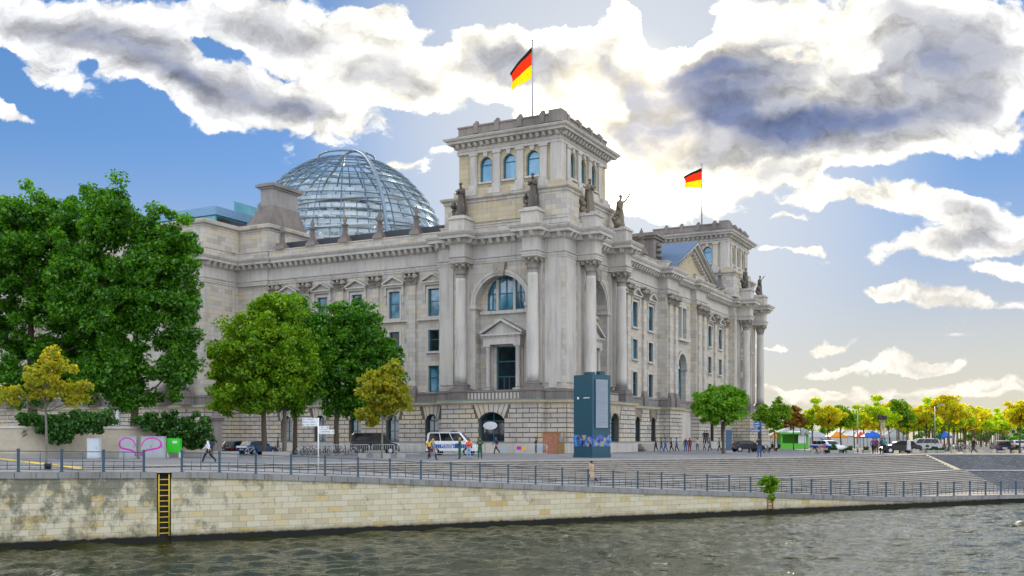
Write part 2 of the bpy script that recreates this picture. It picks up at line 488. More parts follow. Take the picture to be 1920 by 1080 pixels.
# pilaster strips on corner pier and recess ------------------------
def strip(fr, u0, u1, d, p, z0=8.2, z1=22.7):
    q = MB(); q.box((u0, d-.05, z0), (u1, d+p, z1), 0, fr); q.build('pilaster_strip', 'stone_plain', BLD)
strip(FL, -2.45, -.35, 0, .12); strip(FL, -1.9, -.9, .12, .1, 7.6)
strip(FR, .35, 2.9, 0, .12)
for fr, cs in ((FL, CL), (FR, CR), (FR, CF)):
    for c in cs: strip(fr, c-.7, c+.7, 0, .35)
strip(FL, -16.8, -14.9, 0, .12); strip(FR, 15.4, 16.4, 0, .12); strip(FR, 71.4, 72.6, 0, .12)
# archivolts and imposts of the tower niches
for fr, c in ((FL, CLc), (FR, CRc), (FR, FARc)):
    pl_ = MB()
    A = arc_pts(c-RN, c+RN, 17.7, RN, 18); B = arc_pts(c-RN-.62, c+RN+.62, 17.7, RN+.62, 18); Cc = arc_pts(c-RN-.3, c+RN+.3, 17.7, RN+.3, 18)
    for i in range(18):
        pl_.extr([A[i], A[i+1], B[i+1], B[i]], -.02, .14, 0, fr)
        pl_.extr([Cc[i], Cc[i+1], B[i+1], B[i]], .14, .24, 0, fr)
    for s in (-1, 1):
        a, b = sorted((c+s*(RN-.25), c+s*(RN+.72)))
        pl_.box((a, -1.2, 17.3), (b, .3, 17.75), 0, fr)
        a, b = sorted((c+s*(RN-.05), c+s*(RN+.62)))
        pl_.box((a, -.02, 7.6), (b, .13, 17.3), 0, fr)
    pl_.build('archivolt', 'stone_plain', BLD)

# carved keystones
for fr, c in ((FL, CLc), (FR, CRc), (FR, FARc)):
    kb = MB()
    kb.extr([(c-.55, 21.0), (c+.55, 21.0), (c+.85, 22.6), (c-.85, 22.6)], 0, .55, 0, fr)
    for i in range(14):
        u = c+random.uniform(-.6, .6); z = random.uniform(21.2, 22.4); r = random.uniform(.12, .26)
        kb.lathe([(r*.6, -r), (r, 0), (r*.6, r)], 6, (0,0,0), 0, False, True, fr=(lambda x, y, zz, u=u, z=z, fr=fr: fr(u+x, .5+y*.6, z+zz)))
    kb.build('keystone', 'stone_carved', BLD)

# ---- rusticated base ---------------------------------------------
bs = MB(); ru = MB()
TB = [(-10.0, -6.6, 1.3, 4.0, .8)]       # arched door below the left niche
for fr, u0, u1, d, ops in ((FL, -50.8, -15.2, -1.05, LGO), (FL, -15.2, -2.3, 2.35, TB), (FL, -2.3, .55, .55, []),
                           (FR, -.55, 2.4, .55, []), (FR, 2.4, 16.0, 2.5, [(CRc-1.3, CRc+1.3, 1.3, 4.0, .8)]),
                           (FR, 16.0, 33.9, -.6, RGO), (FR, 33.9, 39.4, .95, []), (FR, 47.4, 53.2, .95, []), (FR, 53.2, 71.9, -.6, RGO),
                           (FR, 71.9, 85.6, 2.5, [(FARc-1.3, FARc+1.3, 1.3, 4.0, .8)]), (FL, -95, -50.3, 5.6, [])):
    wall(bs, fr, u0, u1, 0, 6.1, ops, d, .8)
    rustic(ru, fr, u0, u1, 1.25, 5.75, ops, d)
for (x, y0, y1) in ((-15.2, -2.35, 1.05),): bs.quad([(x,y0,0),(x,y1,0),(x,y1,6.1),(x,y0,6.1)])
frs = lambda x: (lambda u, d, z: (x+d, u, z))
for x, y0, y1 in ((-2.3, -2.35, -.55), (-50.3, -5.6, 1.05)):
    wall(bs, frs(x), y0, y1, 0, 6.1, [], 0); rustic(ru, frs(x), y0, y1, 1.25, 5.75, [], 0)
fls = lambda y: (lambda u, d, z: (u, y-d, z))
for y, x0, x1 in ((2.4, .55, 2.5), (33.9, -.6, .95), (47.4, -.4, .95), (71.9, -.6, 2.5)):
    wall(bs, fls(y), x0, x1, 0, 6.1, [], 0); rustic(ru, fls(y), x0, x1, 1.25, 5.75, [], 0)
# flat grey bay between the two middle piers
bs.box((-.6, 39.4, 0), (-.2, 47.4, 6.1), 1)
bs.build('base_wall', ['stone_joint', 'stone_plain'], BLD, fixn=False)
ru.build('rustication', 'stone_rustic', BLD)
BP = [(-95,-5.6),(-50.3,-5.6),(-50.3,1.05),(-15.2,1.05),(-15.2,-2.35),(-2.3,-2.35),(-2.3,-.55),(.55,-.55),(.55,2.4),(2.5,2.4),(2.5,16),(-.6,16),(-.6,33.9),(.95,33.9),(.95,39.4),(-.4,39.4),(-.4,47.4),(.95,47.4),(.95,53.2),(-.6,53.2),(-.6,71.9),(2.5,71.9),(2.5,85.6),(-1.0,85.6),(-1.0,W+.1),(-8,W+.1)]
bl = MB()
sweep(bl, BP, [(0,-.5),(.3,-.5),(.3,1.1),(.18,1.25),(0,1.25)], mi=0)
bl.build('socle', 'stone_plain', BLD, fixn=False)
bl = MB()
sweep(bl, BP, [(0,5.7),(.1,5.7),(.12,5.82),(.38,5.88),(.42,6.12),(.36,6.2),(-3.3,6.22)], mis=[0,0,0,0,0,1])
bl.build('string_course', ['stone_tan', 'stone_dark'], BLD, fixn=False)
bl = MB(); sweep(bl, BP, [(.30,6.22),(.44,6.205),(.44,6.16)]); bl.build('copper_flashing', 'copper_green', BLD, fixn=False)

# second plinth between string course and column feet
PP = [(-95,-5.45),(-50.55,-5.45),(-50.55,1.25),(-17.2,1.25),(-17.2,-.2),(-2.4,-.2),(-2.4,-.25),(.25,-.25),(.25,2.6),(.2,2.6),(.2,16.7),(-.75,16.7),(-.75,34.05),(.75,34.05),(.75,39.1),(-.15,39.1),(-.15,47.7),(.75,47.7),(.75,53.1),(-.75,53.1),(-.75,71.0),(.2,71.0),(.2,84.8),(-1.1,84.8),(-1.1,W)]
bl = MB()
gates = (-10.0, -6.7)
sweep(bl, PP, [(0,6.2),(0,7.15),(.08,7.2),(.08,7.4),(-.02,7.5),(-.2,7.5)])
bl.build('plinth', 'stone_dark', BLD, fixn=False)

# balustrade panels in front of the niches
for fr, c in ((FL, CLc), (FR, CRc), (FR, FARc)):
    bal = MB()
    bal.box((c-3.9, 1.1, 6.2), (c+3.9, 1.45, 7.2), 0, fr); bal.box((c-4.0, 1.0, 7.2), (c+4.0, 1.55, 7.38), 0, fr)
    for k in range(16):
        u = c-3.6+k*.48
        bal.box((u-.12, 1.45, 6.35), (u+.12, 1.5, 7.1), 1, fr)
    bal.build('balustrade', ['stone_dark', 'stone_plain'], BLD)

# ---- columns -------------------------------------------------------
def capital_mb(R, H):
    m = MB()
    m.lathe([(R, -.02), (R*1.12, .0), (R*1.12, .08), (R*.98, .1), (R*1.0, H*.4), (R*1.2, H*.72), (R*1.45, H*.86)], 20)
    for row, (z0, h, n, ph) in enumerate(((.1, H*.38, 8, 0), (.12, H*.62, 8, .5))):
        for k in range(n):
            a = 2*pi*(k+ph)/n; wd = .30
            ca, sa = cos(a), sin(a)
            prev = None
            for (r, z, hw) in ((R*1.02, z0, wd), (R*1.14, z0+h*.55, wd*.95), (R*1.36, z0+h*.92, wd*.6), (R*1.5, z0+h*.98, wd*.4), (R*1.46, z0+h*.80, wd*.2)):
                c_ = (ca*r, sa*r); t = (-sa*hw, ca*hw)
                cur = ((c_[0]+t[0], c_[1]+t[1], z), (c_[0]-t[0], c_[1]-t[1], z))
                if prev: m.quad([prev[0], prev[1], cur[1], cur[0]])
                prev = cur
    for k in range(4):
        a = pi/4+pi/2*k; c = Vector((cos(a)*R*1.62, sin(a)*R*1.62, H*.76)); t = Vector((-sin(a), cos(a), 0))
        m.tube(c-t*.16, c+t*.16, .27, .27, 10); m.tube(c-t*.2, c+t*.2, .11, .11, 8)
        d = Vector((cos(a+pi/4), sin(a+pi/4), 0)); c2 = d*R*1.42+Vector((0,0,H*.8))
        m.tube(c2, c2+d*.16, .2, .14, 8)
    q = R*1.5
    m.box((-q, -q, H*.88), (q, q, H*.94)); m.box((-q*1.05, -q*1.05, H*.94), (q*1.05, q*1.05, H))
    return m
def make_column():
    shaft = MB(); prof = []
    R0, R1 = .70, .60
    for i in range(15):
        t = i/14; r = R0-(R0-R1)*(t**1.8); z = 8.35+t*(21.4-8.35)
        prof.append((r, z))
    shaft.lathe(prof, 28)
    o = shaft.build('column', 'stone_plain', BLD)
    b = MB()
    b.box((-1.02,-1.02,6.2), (1.02,1.02,7.25)); b.box((-1.1,-1.1,7.25), (1.1,1.1,7.5)); b.box((-.98,-.98,7.5), (.98,.98,7.72))
    b.lathe([(.96,7.72),(1.0,7.8),(.96,7.9),(.84,7.94),(.80,8.02),(.86,8.06),(.88,8.13),(.84,8.2),(.74,8.22),(.72,8.36)], 28)
    b.build('column_base', 'stone_dark', o)
    capital_mb(.62, 1.32).build('capital', 'stone_carved', o).location = (0,0,21.4)
    return o
colm = make_column(); used = False
for x, y in [(CL[0], -1.15), (CL[1], -1.15), (1.45, CR[0]), (1.45, CR[1]), (1.45, CF[0]), (1.45, CF[1])] + [(XL(p, -6.4), -6.4) for p in (345, 300, 215, 170, 60, 15)]:
    if not used: colm.location = (x, y, 0); used = True
    else: copy_tree(colm, BLD).location = (x, y, 0)
# pilasters of the recessed fronts
def make_pilaster(wd, dp, name='pilaster'):
    m = MB(); m.box((-wd/2, -.1, 8.3), (wd/2, dp, 21.4), 0, FL)
    o = m.build(name, 'stone', BLD)
    b = MB()
    b.box((-wd/2-.18, -.1, 6.2), (wd/2+.18, dp+.25, 7.5), 0, FL); b.box((-wd/2-.22, -.1, 7.5), (wd/2+.22, dp+.2, 7.75), 0, FL)
    b.box((-wd/2-.14, -.1, 7.75), (wd/2+.14, dp+.13, 7.95), 0, FL); b.box((-wd/2-.06, -.1, 7.95), (wd/2+.06, dp+.06, 8.3), 0, FL)
    b.build('pilaster_base', 'stone_dark', o)
    c = MB()
    c.box((-wd/2-.06, -.1, 21.1), (wd/2+.06, dp+.12, 22.3), 0, FL)
    for row, (z, n, off) in enumerate(((21.15, 4, .22), (21.6, 4, .38))):
        for k in range(n):
            u = -wd/2+wd*(k+.5)/n; hw = wd/n*.42
            P = [(dp+.13, z), (dp+.2, z+.3), (dp+off+.16, z+.5), (dp+off+.24, z+.42), (dp+off+.16, z+.3)]
            for (a, za), (b_, zb) in zip(P[:-1], P[1:]):
                c.quad([FL(u-hw, a, za), FL(u+hw, a, za), FL(u+hw*.8, b_, zb), FL(u-hw*.8, b_, zb)])
    for s in (-1, 1):
        c.tube(FL(s*(wd/2+.18), dp-.1, 22.15), FL(s*(wd/2+.18), dp+.55, 22.15), .34, .3, 12); c.box((s*(wd/2+.02)-.2, 0, 21.3), (s*(wd/2+.02)+.2, dp+.1, 21.9), 0, FL)
    c.tube(FL(0, dp, 22.3), FL(0, dp+.5, 22.3), .24, .18, 8)
    c.box((-wd/2-.42, -.1, 22.5), (wd/2+.42, dp+.5, 22.72), 0, FL)
    c.build('pilaster_capital', 'stone_carved', o)
    return o
pp = make_pilaster(1.25, .3); used = False
def putp(x, y, rz):
    global used
    o = pp if not used else copy_tree(pp, BLD)
    used = True; o.location = (x, y, 0); o.rotation_euler = (0, 0, rz)
for u in pil_l: putp(u, 1.5, 0)
for u in (22.3, 28.4, 56.9, 62.7, 68.9): putp(-1, u, pi/2)
for u in (35.2, 37.7, 49.0, 51.7): putp(.5, u, pi/2)

# ---- main entablature ---------------------------------------------
EP = [(-95,-5.2),(-50.8,-5.2),(-50.8,1.2),(-45.4,1.2),(-45.4,1.5),(-17,1.5),(-17,0),(-14.1,0),(-14.1,-2.05),(-12.2,-2.05),(-12.2,0),(-4.4,0),(-4.4,-2.05),(-2.6,-2.05),(-2.6,0),(0,0),
      (0,3.4),(2.4,3.4),(2.4,5.2),(0,5.2),(0,13.1),(2.4,13.1),(2.4,14.9),(0,14.9),(0,16.6),(-1,16.6),(-1,34.3),(.5,34.3),(.5,38.9),(-.4,38.9),(-.4,47.9),(.5,47.9),(.5,52.9),(-1,52.9),(-1,71.2),
      (0,71.2),(0,72.9),(2.4,72.9),(2.4,74.7),(0,74.7),(0,82.7),(2.4,82.7),(2.4,84.5),(-1.2,84.5),(-1.2,W),(-10,W)]
en = MB()
sweep(en, EP, [(-.3,22.74),(.10,22.74),(.10,22.98),(.16,22.99),(.16,23.26),(.3,23.34),(.3,23.44),(.04,23.5),(.04,24.85),(.14,24.92),(.22,25.05),(.3,25.06),(.3,25.5)])
sweep(en, EP, [(.3,25.5),(1.02,25.52),(1.04,25.86),(1.14,25.92),(1.3,26.18),(1.32,26.32),(.2,26.42),(-.4,26.45)])
en.build('entablature', 'stone_plain', BLD, fixn=False)
br = MB(); brackets(br, EP, False, .92, .42, .68, 24.98, 25.49, .3); br.build('dentil_band', 'stone_plain', BLD, fixn=False)
at = MB()
sweep(at, EP, [(.02,26.42),(.02,26.55),(-.15,26.6),(-.15,27.35),(-.05,27.4),(-.05,27.52),(-.7,27.55)])
at.build('blocking_course', 'stone', BLD, fixn=False)
rf = MB(); rf.box((-94, 2.4, 26.3), (-2.2, W-1, 27.3)); rf.box((-46.5, 3.4, 27.3), (-17.5, 18, 28.75)); rf.box((-12, 18, 27.3), (-6, 70, 28.3)); rf.box((-94,-4.3,26.3),(-51.5,2.4,27.3))
rf.build('roof', 'roof_dark', BLD)
# attic of the projecting middle block
AP = [(-95,-4.9),(-51.1,-4.9),(-51.1,1.9),(-45.7,1.9),(-45.7,18),(-95,18)]
am = MB()
sweep(am, AP, [(0,26.4),(.25,26.5),(.25,27.3),(0,27.5),(0,30.35),(.1,30.4),(.1,30.55),(.45,30.75),(.5,31.05),(.1,31.1),(.1,31.35),(-1,31.4)])
am.quad([(-95,-4,31.3),(-52,-4,31.3),(-52,18,31.3),(-95,18,31.3)]); am.quad([(-52,2.8,31.3),(-46.5,2.8,31.3),(-46.5,18,31.3),(-52,18,31.3)])
am.build('attic', 'stone', BLD, fixn=False)
# stepped monument base on the attic
px = XL(511, 6.0)
stone_mat('stone_grey', (.24,.23,.22), (.33,.32,.31), (.36,.34,.3), grime=.5, bricks=False)
sm = MB()
for i, (g, z0, z1) in enumerate(((1.7, 31.3, 31.9), (1.5, 31.9, 32.5), (1.2, 32.5, 33.1), (.9, 33.1, 33.7), (.6, 33.7, 34.3), (.3, 34.3, 35.0))):
    sm.box((px-2.2-g, 6-g*.8, z0), (px+g*.55, 11.6+g*.6, z1), 0)
sm.box((px-2.2, 6, 35.0), (px, 11.6, 37.4), 2); sm.box((px-2.4, 5.8, 37.4), (px+.2, 11.9, 37.65), 2); sm.box((px-2.75, 5.45, 37.65), (px+.5, 12.2, 38.0), 0); sm.box((px-2.4, 5.8, 38.0), (px+.2, 11.9, 38.2), 0)
sm.build('stepped_pedestal', ['stone_dark', 'stone_plain', 'stone_grey'], BLD)

# finials on the blocking course
def finial_mb():
    m = MB()
    m.box((-.62,-.5,0), (.62,.5,.35)); m.box((-.5,-.42,.35), (.5,.42,.55)); m.box((-.36,-.34,.55), (.36,.34,.8))
    m.lathe([(.3,.8),(.34,.9),(.26,1.1),(.24,1.9),(.42,2.0),(.44,2.08),(.2,2.15),(.14,2.35),(.26,2.55),(.24,2.75),(.1,2.95),(.05,3.2)], 10)
    for k in range(4): m.box((.2*cos(k*pi/2)-.12, .2*sin(k*pi/2)-.12, .8), (.2*cos(k*pi/2)+.12, .2*sin(k*pi/2)+.12, 1.6))
    return m
fin = finial_mb().build('finial', 'stone_dark', BLD); used_f = False
for x, y in [(XL(p, 1.6), 1.6) for p in (526, 583, 644, 709, 778)] + [(-1.2, YR(1201, -1.2)), (-1.2, 66)]:
    o = fin if not used_f else copy_tree(fin, BLD)
    o.scale = (1.2, 1.2, 1.15)
    used_f = True; o.location = (x, y+.35, 27.5)

# gable over the middle of the north front
gb = MB()
g0, g1, gz0, gz1 = 35.0, 57.6, 26.5, 32.0; gm = (g0+g1)/2
gb.extr([(g0+1, gz0), (g1-1, gz0), (gm, gz1-.7)], -.5, -.1, 0, FR)
gb.build('gable', 'stone_tan', BLD)
gt = MB()
for s in (-1, 1):
    a = (gm+s*(gm-g0+.4), gz0-.05); b = (gm, gz1)
    n_ = 1
    for (o0, o1, d) in ((0, .28, 1.3), (.28, .75, .75), (.75, 1.05, .3)):
        L = hypot(b[0]-a[0], b[1]-a[1]); nz = -(abs(b[0]-a[0])/L); nu = -(s)*(b[1]-a[1])/L
        gt.extr([(a[0]+nu*o0*1.2, a[1]), (b[0], b[1]-o0*1.15), (b[0], b[1]-o1*1.15), (a[0]+nu*o1*2.6, a[1])], -.5, d, 0, FR)
    k = 15
    for i in range(1, k):
        t = i/k; u = a[0]+(b[0]-a[0])*t; z = a[1]+(b[1]-a[1])*t-1.12
        if z > gz0+.2: gt.box((u-.2, -.1, z-.3), (u+.2, .55, z+.1), 0, FR)
gt.build('gable_cornice', 'stone_plain', BLD)
gr = MB()
a0 = (g0-.3, gz0+.1); a1 = (g1+.3, gz0+.1)
gr.extr([a0, (gm, gz1+.18), (gm, gz1+.03), (a0[0]+.4, a0[1])], -13, 1.35, 0, FR); gr.extr([a1, (gm, gz1+.18), (gm, gz1+.03), (a1[0]-.4, a1[1])], -13, 1.35, 0, FR)
# swept foot of the sheet roof towards the chimney block
gr.extr([(a0[0], a0[1]), (a0[0]+2.5, a0[1]+.95), (a0[0]+2.5, a0[1]+.8), (a0[0]+.3, a0[1]-.1)], -13, 1.1, 0, FR)
gr.build('gable_roof', 'roof_blue', BLD)
cb = MB(); CY = 6.6
cb.box((-6.5, 29.5+CY, 26.8), (-2.0, 33.6+CY, 28.3)); cb.box((-6.1, 29.9+CY, 28.3), (-2.4, 33.2+CY, 31.3)); cb.box((-6.4, 29.6+CY, 31.3), (-2.1, 33.5+CY, 31.65)); cb.box((-6.7, 29.3+CY, 31.65), (-1.8, 33.8+CY, 32.0)); cb.box((-6.0, 30+CY, 32.0), (-2.5, 33.1+CY, 32.3))
for z in (28.6, 29.4, 30.2): cb.lathe([(.5,0),(.7,.3),(.5,.6)], 8, (-2.3, 31.5+CY, z))
cb.build('chimney_block', 'stone_dark', BLD)

# ---- windows --------------------------------------------------------
def window(fr, u0, u1, z0, zs, rise, d, nv=1, nh=(.45,), glass='pane_blue', parent=BLD, t=.1, surround=None, sill=True, name='window', single=False):
    m = MB(); top = zs+rise
    def fb(a, b, c, e, dd=.1, mi=0): m.box((a, d-.08, c), (b, d+dd, e), mi, fr)
    fb(u0, u0+t, z0, zs); fb(u1-t, u1, z0, zs); fb(u0+t, u1-t, z0, z0+t)
    if rise == 0: fb(u0+t, u1-t, zs-t, zs)
    else:
        A = arc_pts(u0, u1, zs, rise, 10); B = arc_pts(u0+t, u1-t, zs, max(.05, rise-t), 10)
        for i in range(10): m.extr([A[i], A[i+1], B[i+1], B[i]], d-.08, d+.1, 0, fr)
    for k in range(nv):
        u = u0+(u1-u0)*(k+1)/(nv+1); zt = top-t if rise == 0 else min(top-t, zs+rise*sqrt(max(0, 1-((u-(u0+u1)/2)/((u1-u0)/2))**2))-t*.5)
        fb(u-t*.4, u+t*.4, z0+t, zt, .06)
    for h in nh:
        z = z0+(zs+rise*.0-z0)*h
        fb(u0+t, u1-t, z-t*.45, z+t*.45, .07)
    gm_ = MB()
    poly = [(u0+.02, z0+.02), (u1-.02, z0+.02)] + ([(u1-.02, zs), (u0+.02, zs)] if rise == 0 else arc_pts(u0+.02, u1-.02, zs, rise-.02, 10)[::-1])
    if single:
        m2 = m; m2.extr(poly, d-.05, d, 1, fr)
        return m.build(name, ['window_frame', glass], parent)
    gm_.extr(poly, d-.06, d, 0, fr)
    o = m.build(name, 'window_frame', parent)
    gm_.build('pane', glass, o)
    return o
sur = {}
def surround(win, fr, u0, u1, z0, z1, d, ped=False, mats='stone_plain'):
    m = MB(); t = .26
    m.box((u0-t, d-.02, z0-.0), (u0, d+.13, z1+t), 0, fr); m.box((u1, d-.02, z0), (u1+t, d+.13, z1+t), 0, fr)
    m.box((u0, d-.02, z1), (u1, d+.13, z1+t), 0, fr); m.box((u0-t-.06, d-.02, z0-.24), (u1+t+.06, d+.3, z0), 0, fr)
    m.build('window_surround', mats, win)
    if ped:
        p = MB(); c = (u0+u1)/2; w2 = (u1-u0)/2+.75; zb = z1+.75
        p.box((c-w2, d, zb), (c+w2, d+.55, zb+.16), 0, fr); p.box((c-w2+.15, d, zb-.28), (c+w2-.15, d+.3, zb), 0, fr)
        for s in (-1, 1):
            p.extr([(c+s*(w2+.05), zb+.16), (c, zb+.98), (c, zb+1.2), (c+s*(w2+.12), zb+.36)], d, d+.58, 0, fr)
            a, b = sorted((c+s*(w2-.42), c+s*(w2-.12)))
            p.box((a, d, z1-.5), (b, d+.28, zb), 0, fr); p.box((a+.04, d, z1-1.5), (b-.04, d+.16, z1-.5), 0, fr)
        p.extr([(c-w2+.1, zb+.16), (c+w2-.1, zb+.16), (c, zb+1.0)], d, d+.12, 0, fr)
        p.build('window_pediment', 'stone_tan' if False else 'stone_plain', win)
    else: pass
for fr, d, us, hw in ((FL, -1.5, bays, 0), (FR, -1.0, [19.6]+rb1+rb2, .1)):
    for u in us:
        for k, (h, z0, z1) in enumerate(((.85+hw, 17.0, 20.45), (.8+hw, 12.6, 15.3), (.8+hw, 7.5, 10.8))):
            g = 'pane_blue' if k == 0 or random.random() < .4 else 'pane_dark'
            o = window(fr, u-h, u+h, z0, z1, 0, d-.3, nv=0, nh=(.55,), glass=g, t=.13)
            surround(o, fr, u-h, u+h, z0, z1, d, ped=(k == 0))
        if fr is FL:
            sc_ = MB(); sc_.box((u-2.4, 1.5-.0, 16.5), (u+2.4, 1.15, 16.75)); sc_.build('sill_band', 'stone_plain', BLD)
    d2 = -1.05 if fr is FL else -.6
    for u in us:
        h = .95 if fr is FL else .9
        window(fr, u-h, u+h, 1.3, 4.0, .7, d2-.5, nv=1, nh=(.5, .97), glass='pane_dark', t=.12)
# big windows in the niches
for fr, c in ((FL, CLc), (FR, CRc), (FR, FARc)):
    o = window(fr, c-2.55, c+2.55, 17.15, 19.2, 2.1, -1.55, nv=0, nh=(.98,), glass='pane_blue', t=.16)
    m = MB()
    for s in (-1, 1):
        u = c+s*1.15; m.box((u-.16, -1.5, 17.15), (u+.16, -1.25, 20.9), 0, fr)
    m.box((c-3.4, -1.32, 16.7), (c+3.4, -.95, 17.1), 0, fr)
    m.build('mullion', 'stone_plain', o)
    m = MB()
    for u in (c-1.9, c, c+1.9): m.box((u-.05, -1.6, 17.2), (u+.05, -1.45, 20.9 if u == c else 20.1), 0, fr)
    m.build('glazing_bar', 'steel_dark', o)
    o = window(fr, c-1.3, c+1.3, 7.4, 12.8, 0, -1.6, nv=0, nh=(.32, .66), glass='pane_dark', t=.16, name='balcony_door')
    m = MB()
    for u in (c-.35, c+.35): m.box((u-.05, -1.65, 7.4), (u+.05, -1.5, 9.2), 0, fr)
    m.build('door_rail', 'steel_dark', o)
    # aedicule: two small columns, entablature and gable
    m = MB()
    for s in (-1, 1):
        u = c+s*2.05; p = fr(u, -.55, 0)
        m.lathe([(.42,7.4),(.42,7.75),(.33,7.85),(.3,8.1),(.27,12.3),(.32,12.4),(.42,12.75)], 14, (p[0], p[1], 0))
        a = fr(u-.45, -.95, 12.75); m.box((u-.45, -1.0, 12.7), (u+.45, -.12, 12.95), 0, fr)
        m.box((u-.4, -1.3, 7.4), (u+.4, -1.05, 12.8), 0, fr)
        m.box((u-.5, -1.05, 7.4), (u+.5, -.05, 7.7), 0, fr)
    m.box((c-2.5, -1.3, 12.95), (c+2.5, -.15, 14.0), 0, fr); m.box((c-2.75, -1.3, 14.0), (c+2.75, .1, 14.2), 0, fr)
    for s in (-1, 1): m.extr([(c+s*2.85, 14.2), (c, 15.75), (c, 16.05), (c+s*2.85, 14.5)], -1.3, .15, 0, fr)
    m.extr([(c-2.5, 14.2), (c+2.5, 14.2), (c, 15.7)], -1.3, -.3, 0, fr)
    for k in range(14): m.box((c-2.4+k*.36, -.3, 13.8), (c-2.2+k*.36, 0, 13.99), 0, fr)
    m.build('aedicule', 'stone_plain', BLD)
# arched doors in the tower bases
for fr, a, b, d in ((FL, -10.0, -6.6, 2.35), (FR, CRc-1.3, CRc+1.3, 2.5), (FR, FARc-1.3, FARc+1.3, 2.5)):
    window(fr, a, b, 1.3, 4.0, .8, d-.6, nv=1, nh=(.9,), glass='pane_dark', t=.12, name='entrance_door')
# middle of the north front
o = window(FR, cA-2, cA+2, 6.4, 12.6, 2.0, -1.3, nv=1, nh=(.35, .68, .99), glass='pane_blue', t=.15)
o = window(FR, cA-2.3, cA+2.3, 17.0, 21.7, 0, -1.3, nv=1, nh=(.5,), glass='pane_blue', t=.15)
m = MB(); m.box((cA-.25, -1.1, 17.0), (cA+.25, -.3, 21.7), 0, FR); m.box((cA-2.9, -.4, 16.5), (cA+2.9, .2, 16.9), 0, FR)
A = arc_pts(cA-2, cA+2, 12.6, 2.0, 12); B = arc_pts(cA-2.5, cA+2.5, 12.6, 2.5, 12)
for i in range(12): m.extr([A[i], A[i+1], B[i+1], B[i]], -.42, -.2, 0, FR)
for s in (-1, 1):
    a, b = sorted((cA+s*1.85, cA+s*2.6)); m.box((a, -1.2, 12.2), (b, -.1, 12.6), 0, FR)
m.build('mullion', 'stone_plain', o)

# round hanging sign behind the door glass
sg = MB(); p = FL(XL(922, -1.6)-.0, 1.85, 3.2)
sg.lathe([(.02,.0),(.95,.06),(.95,.12),(.02,.18)], 24, (0,0,0), 0, False, fr=lambda x, y, z: (p[0]+x, p[1]-z, p[2]+y*.5))
o = sg.build('door_sign', 'white_paint', BLD)

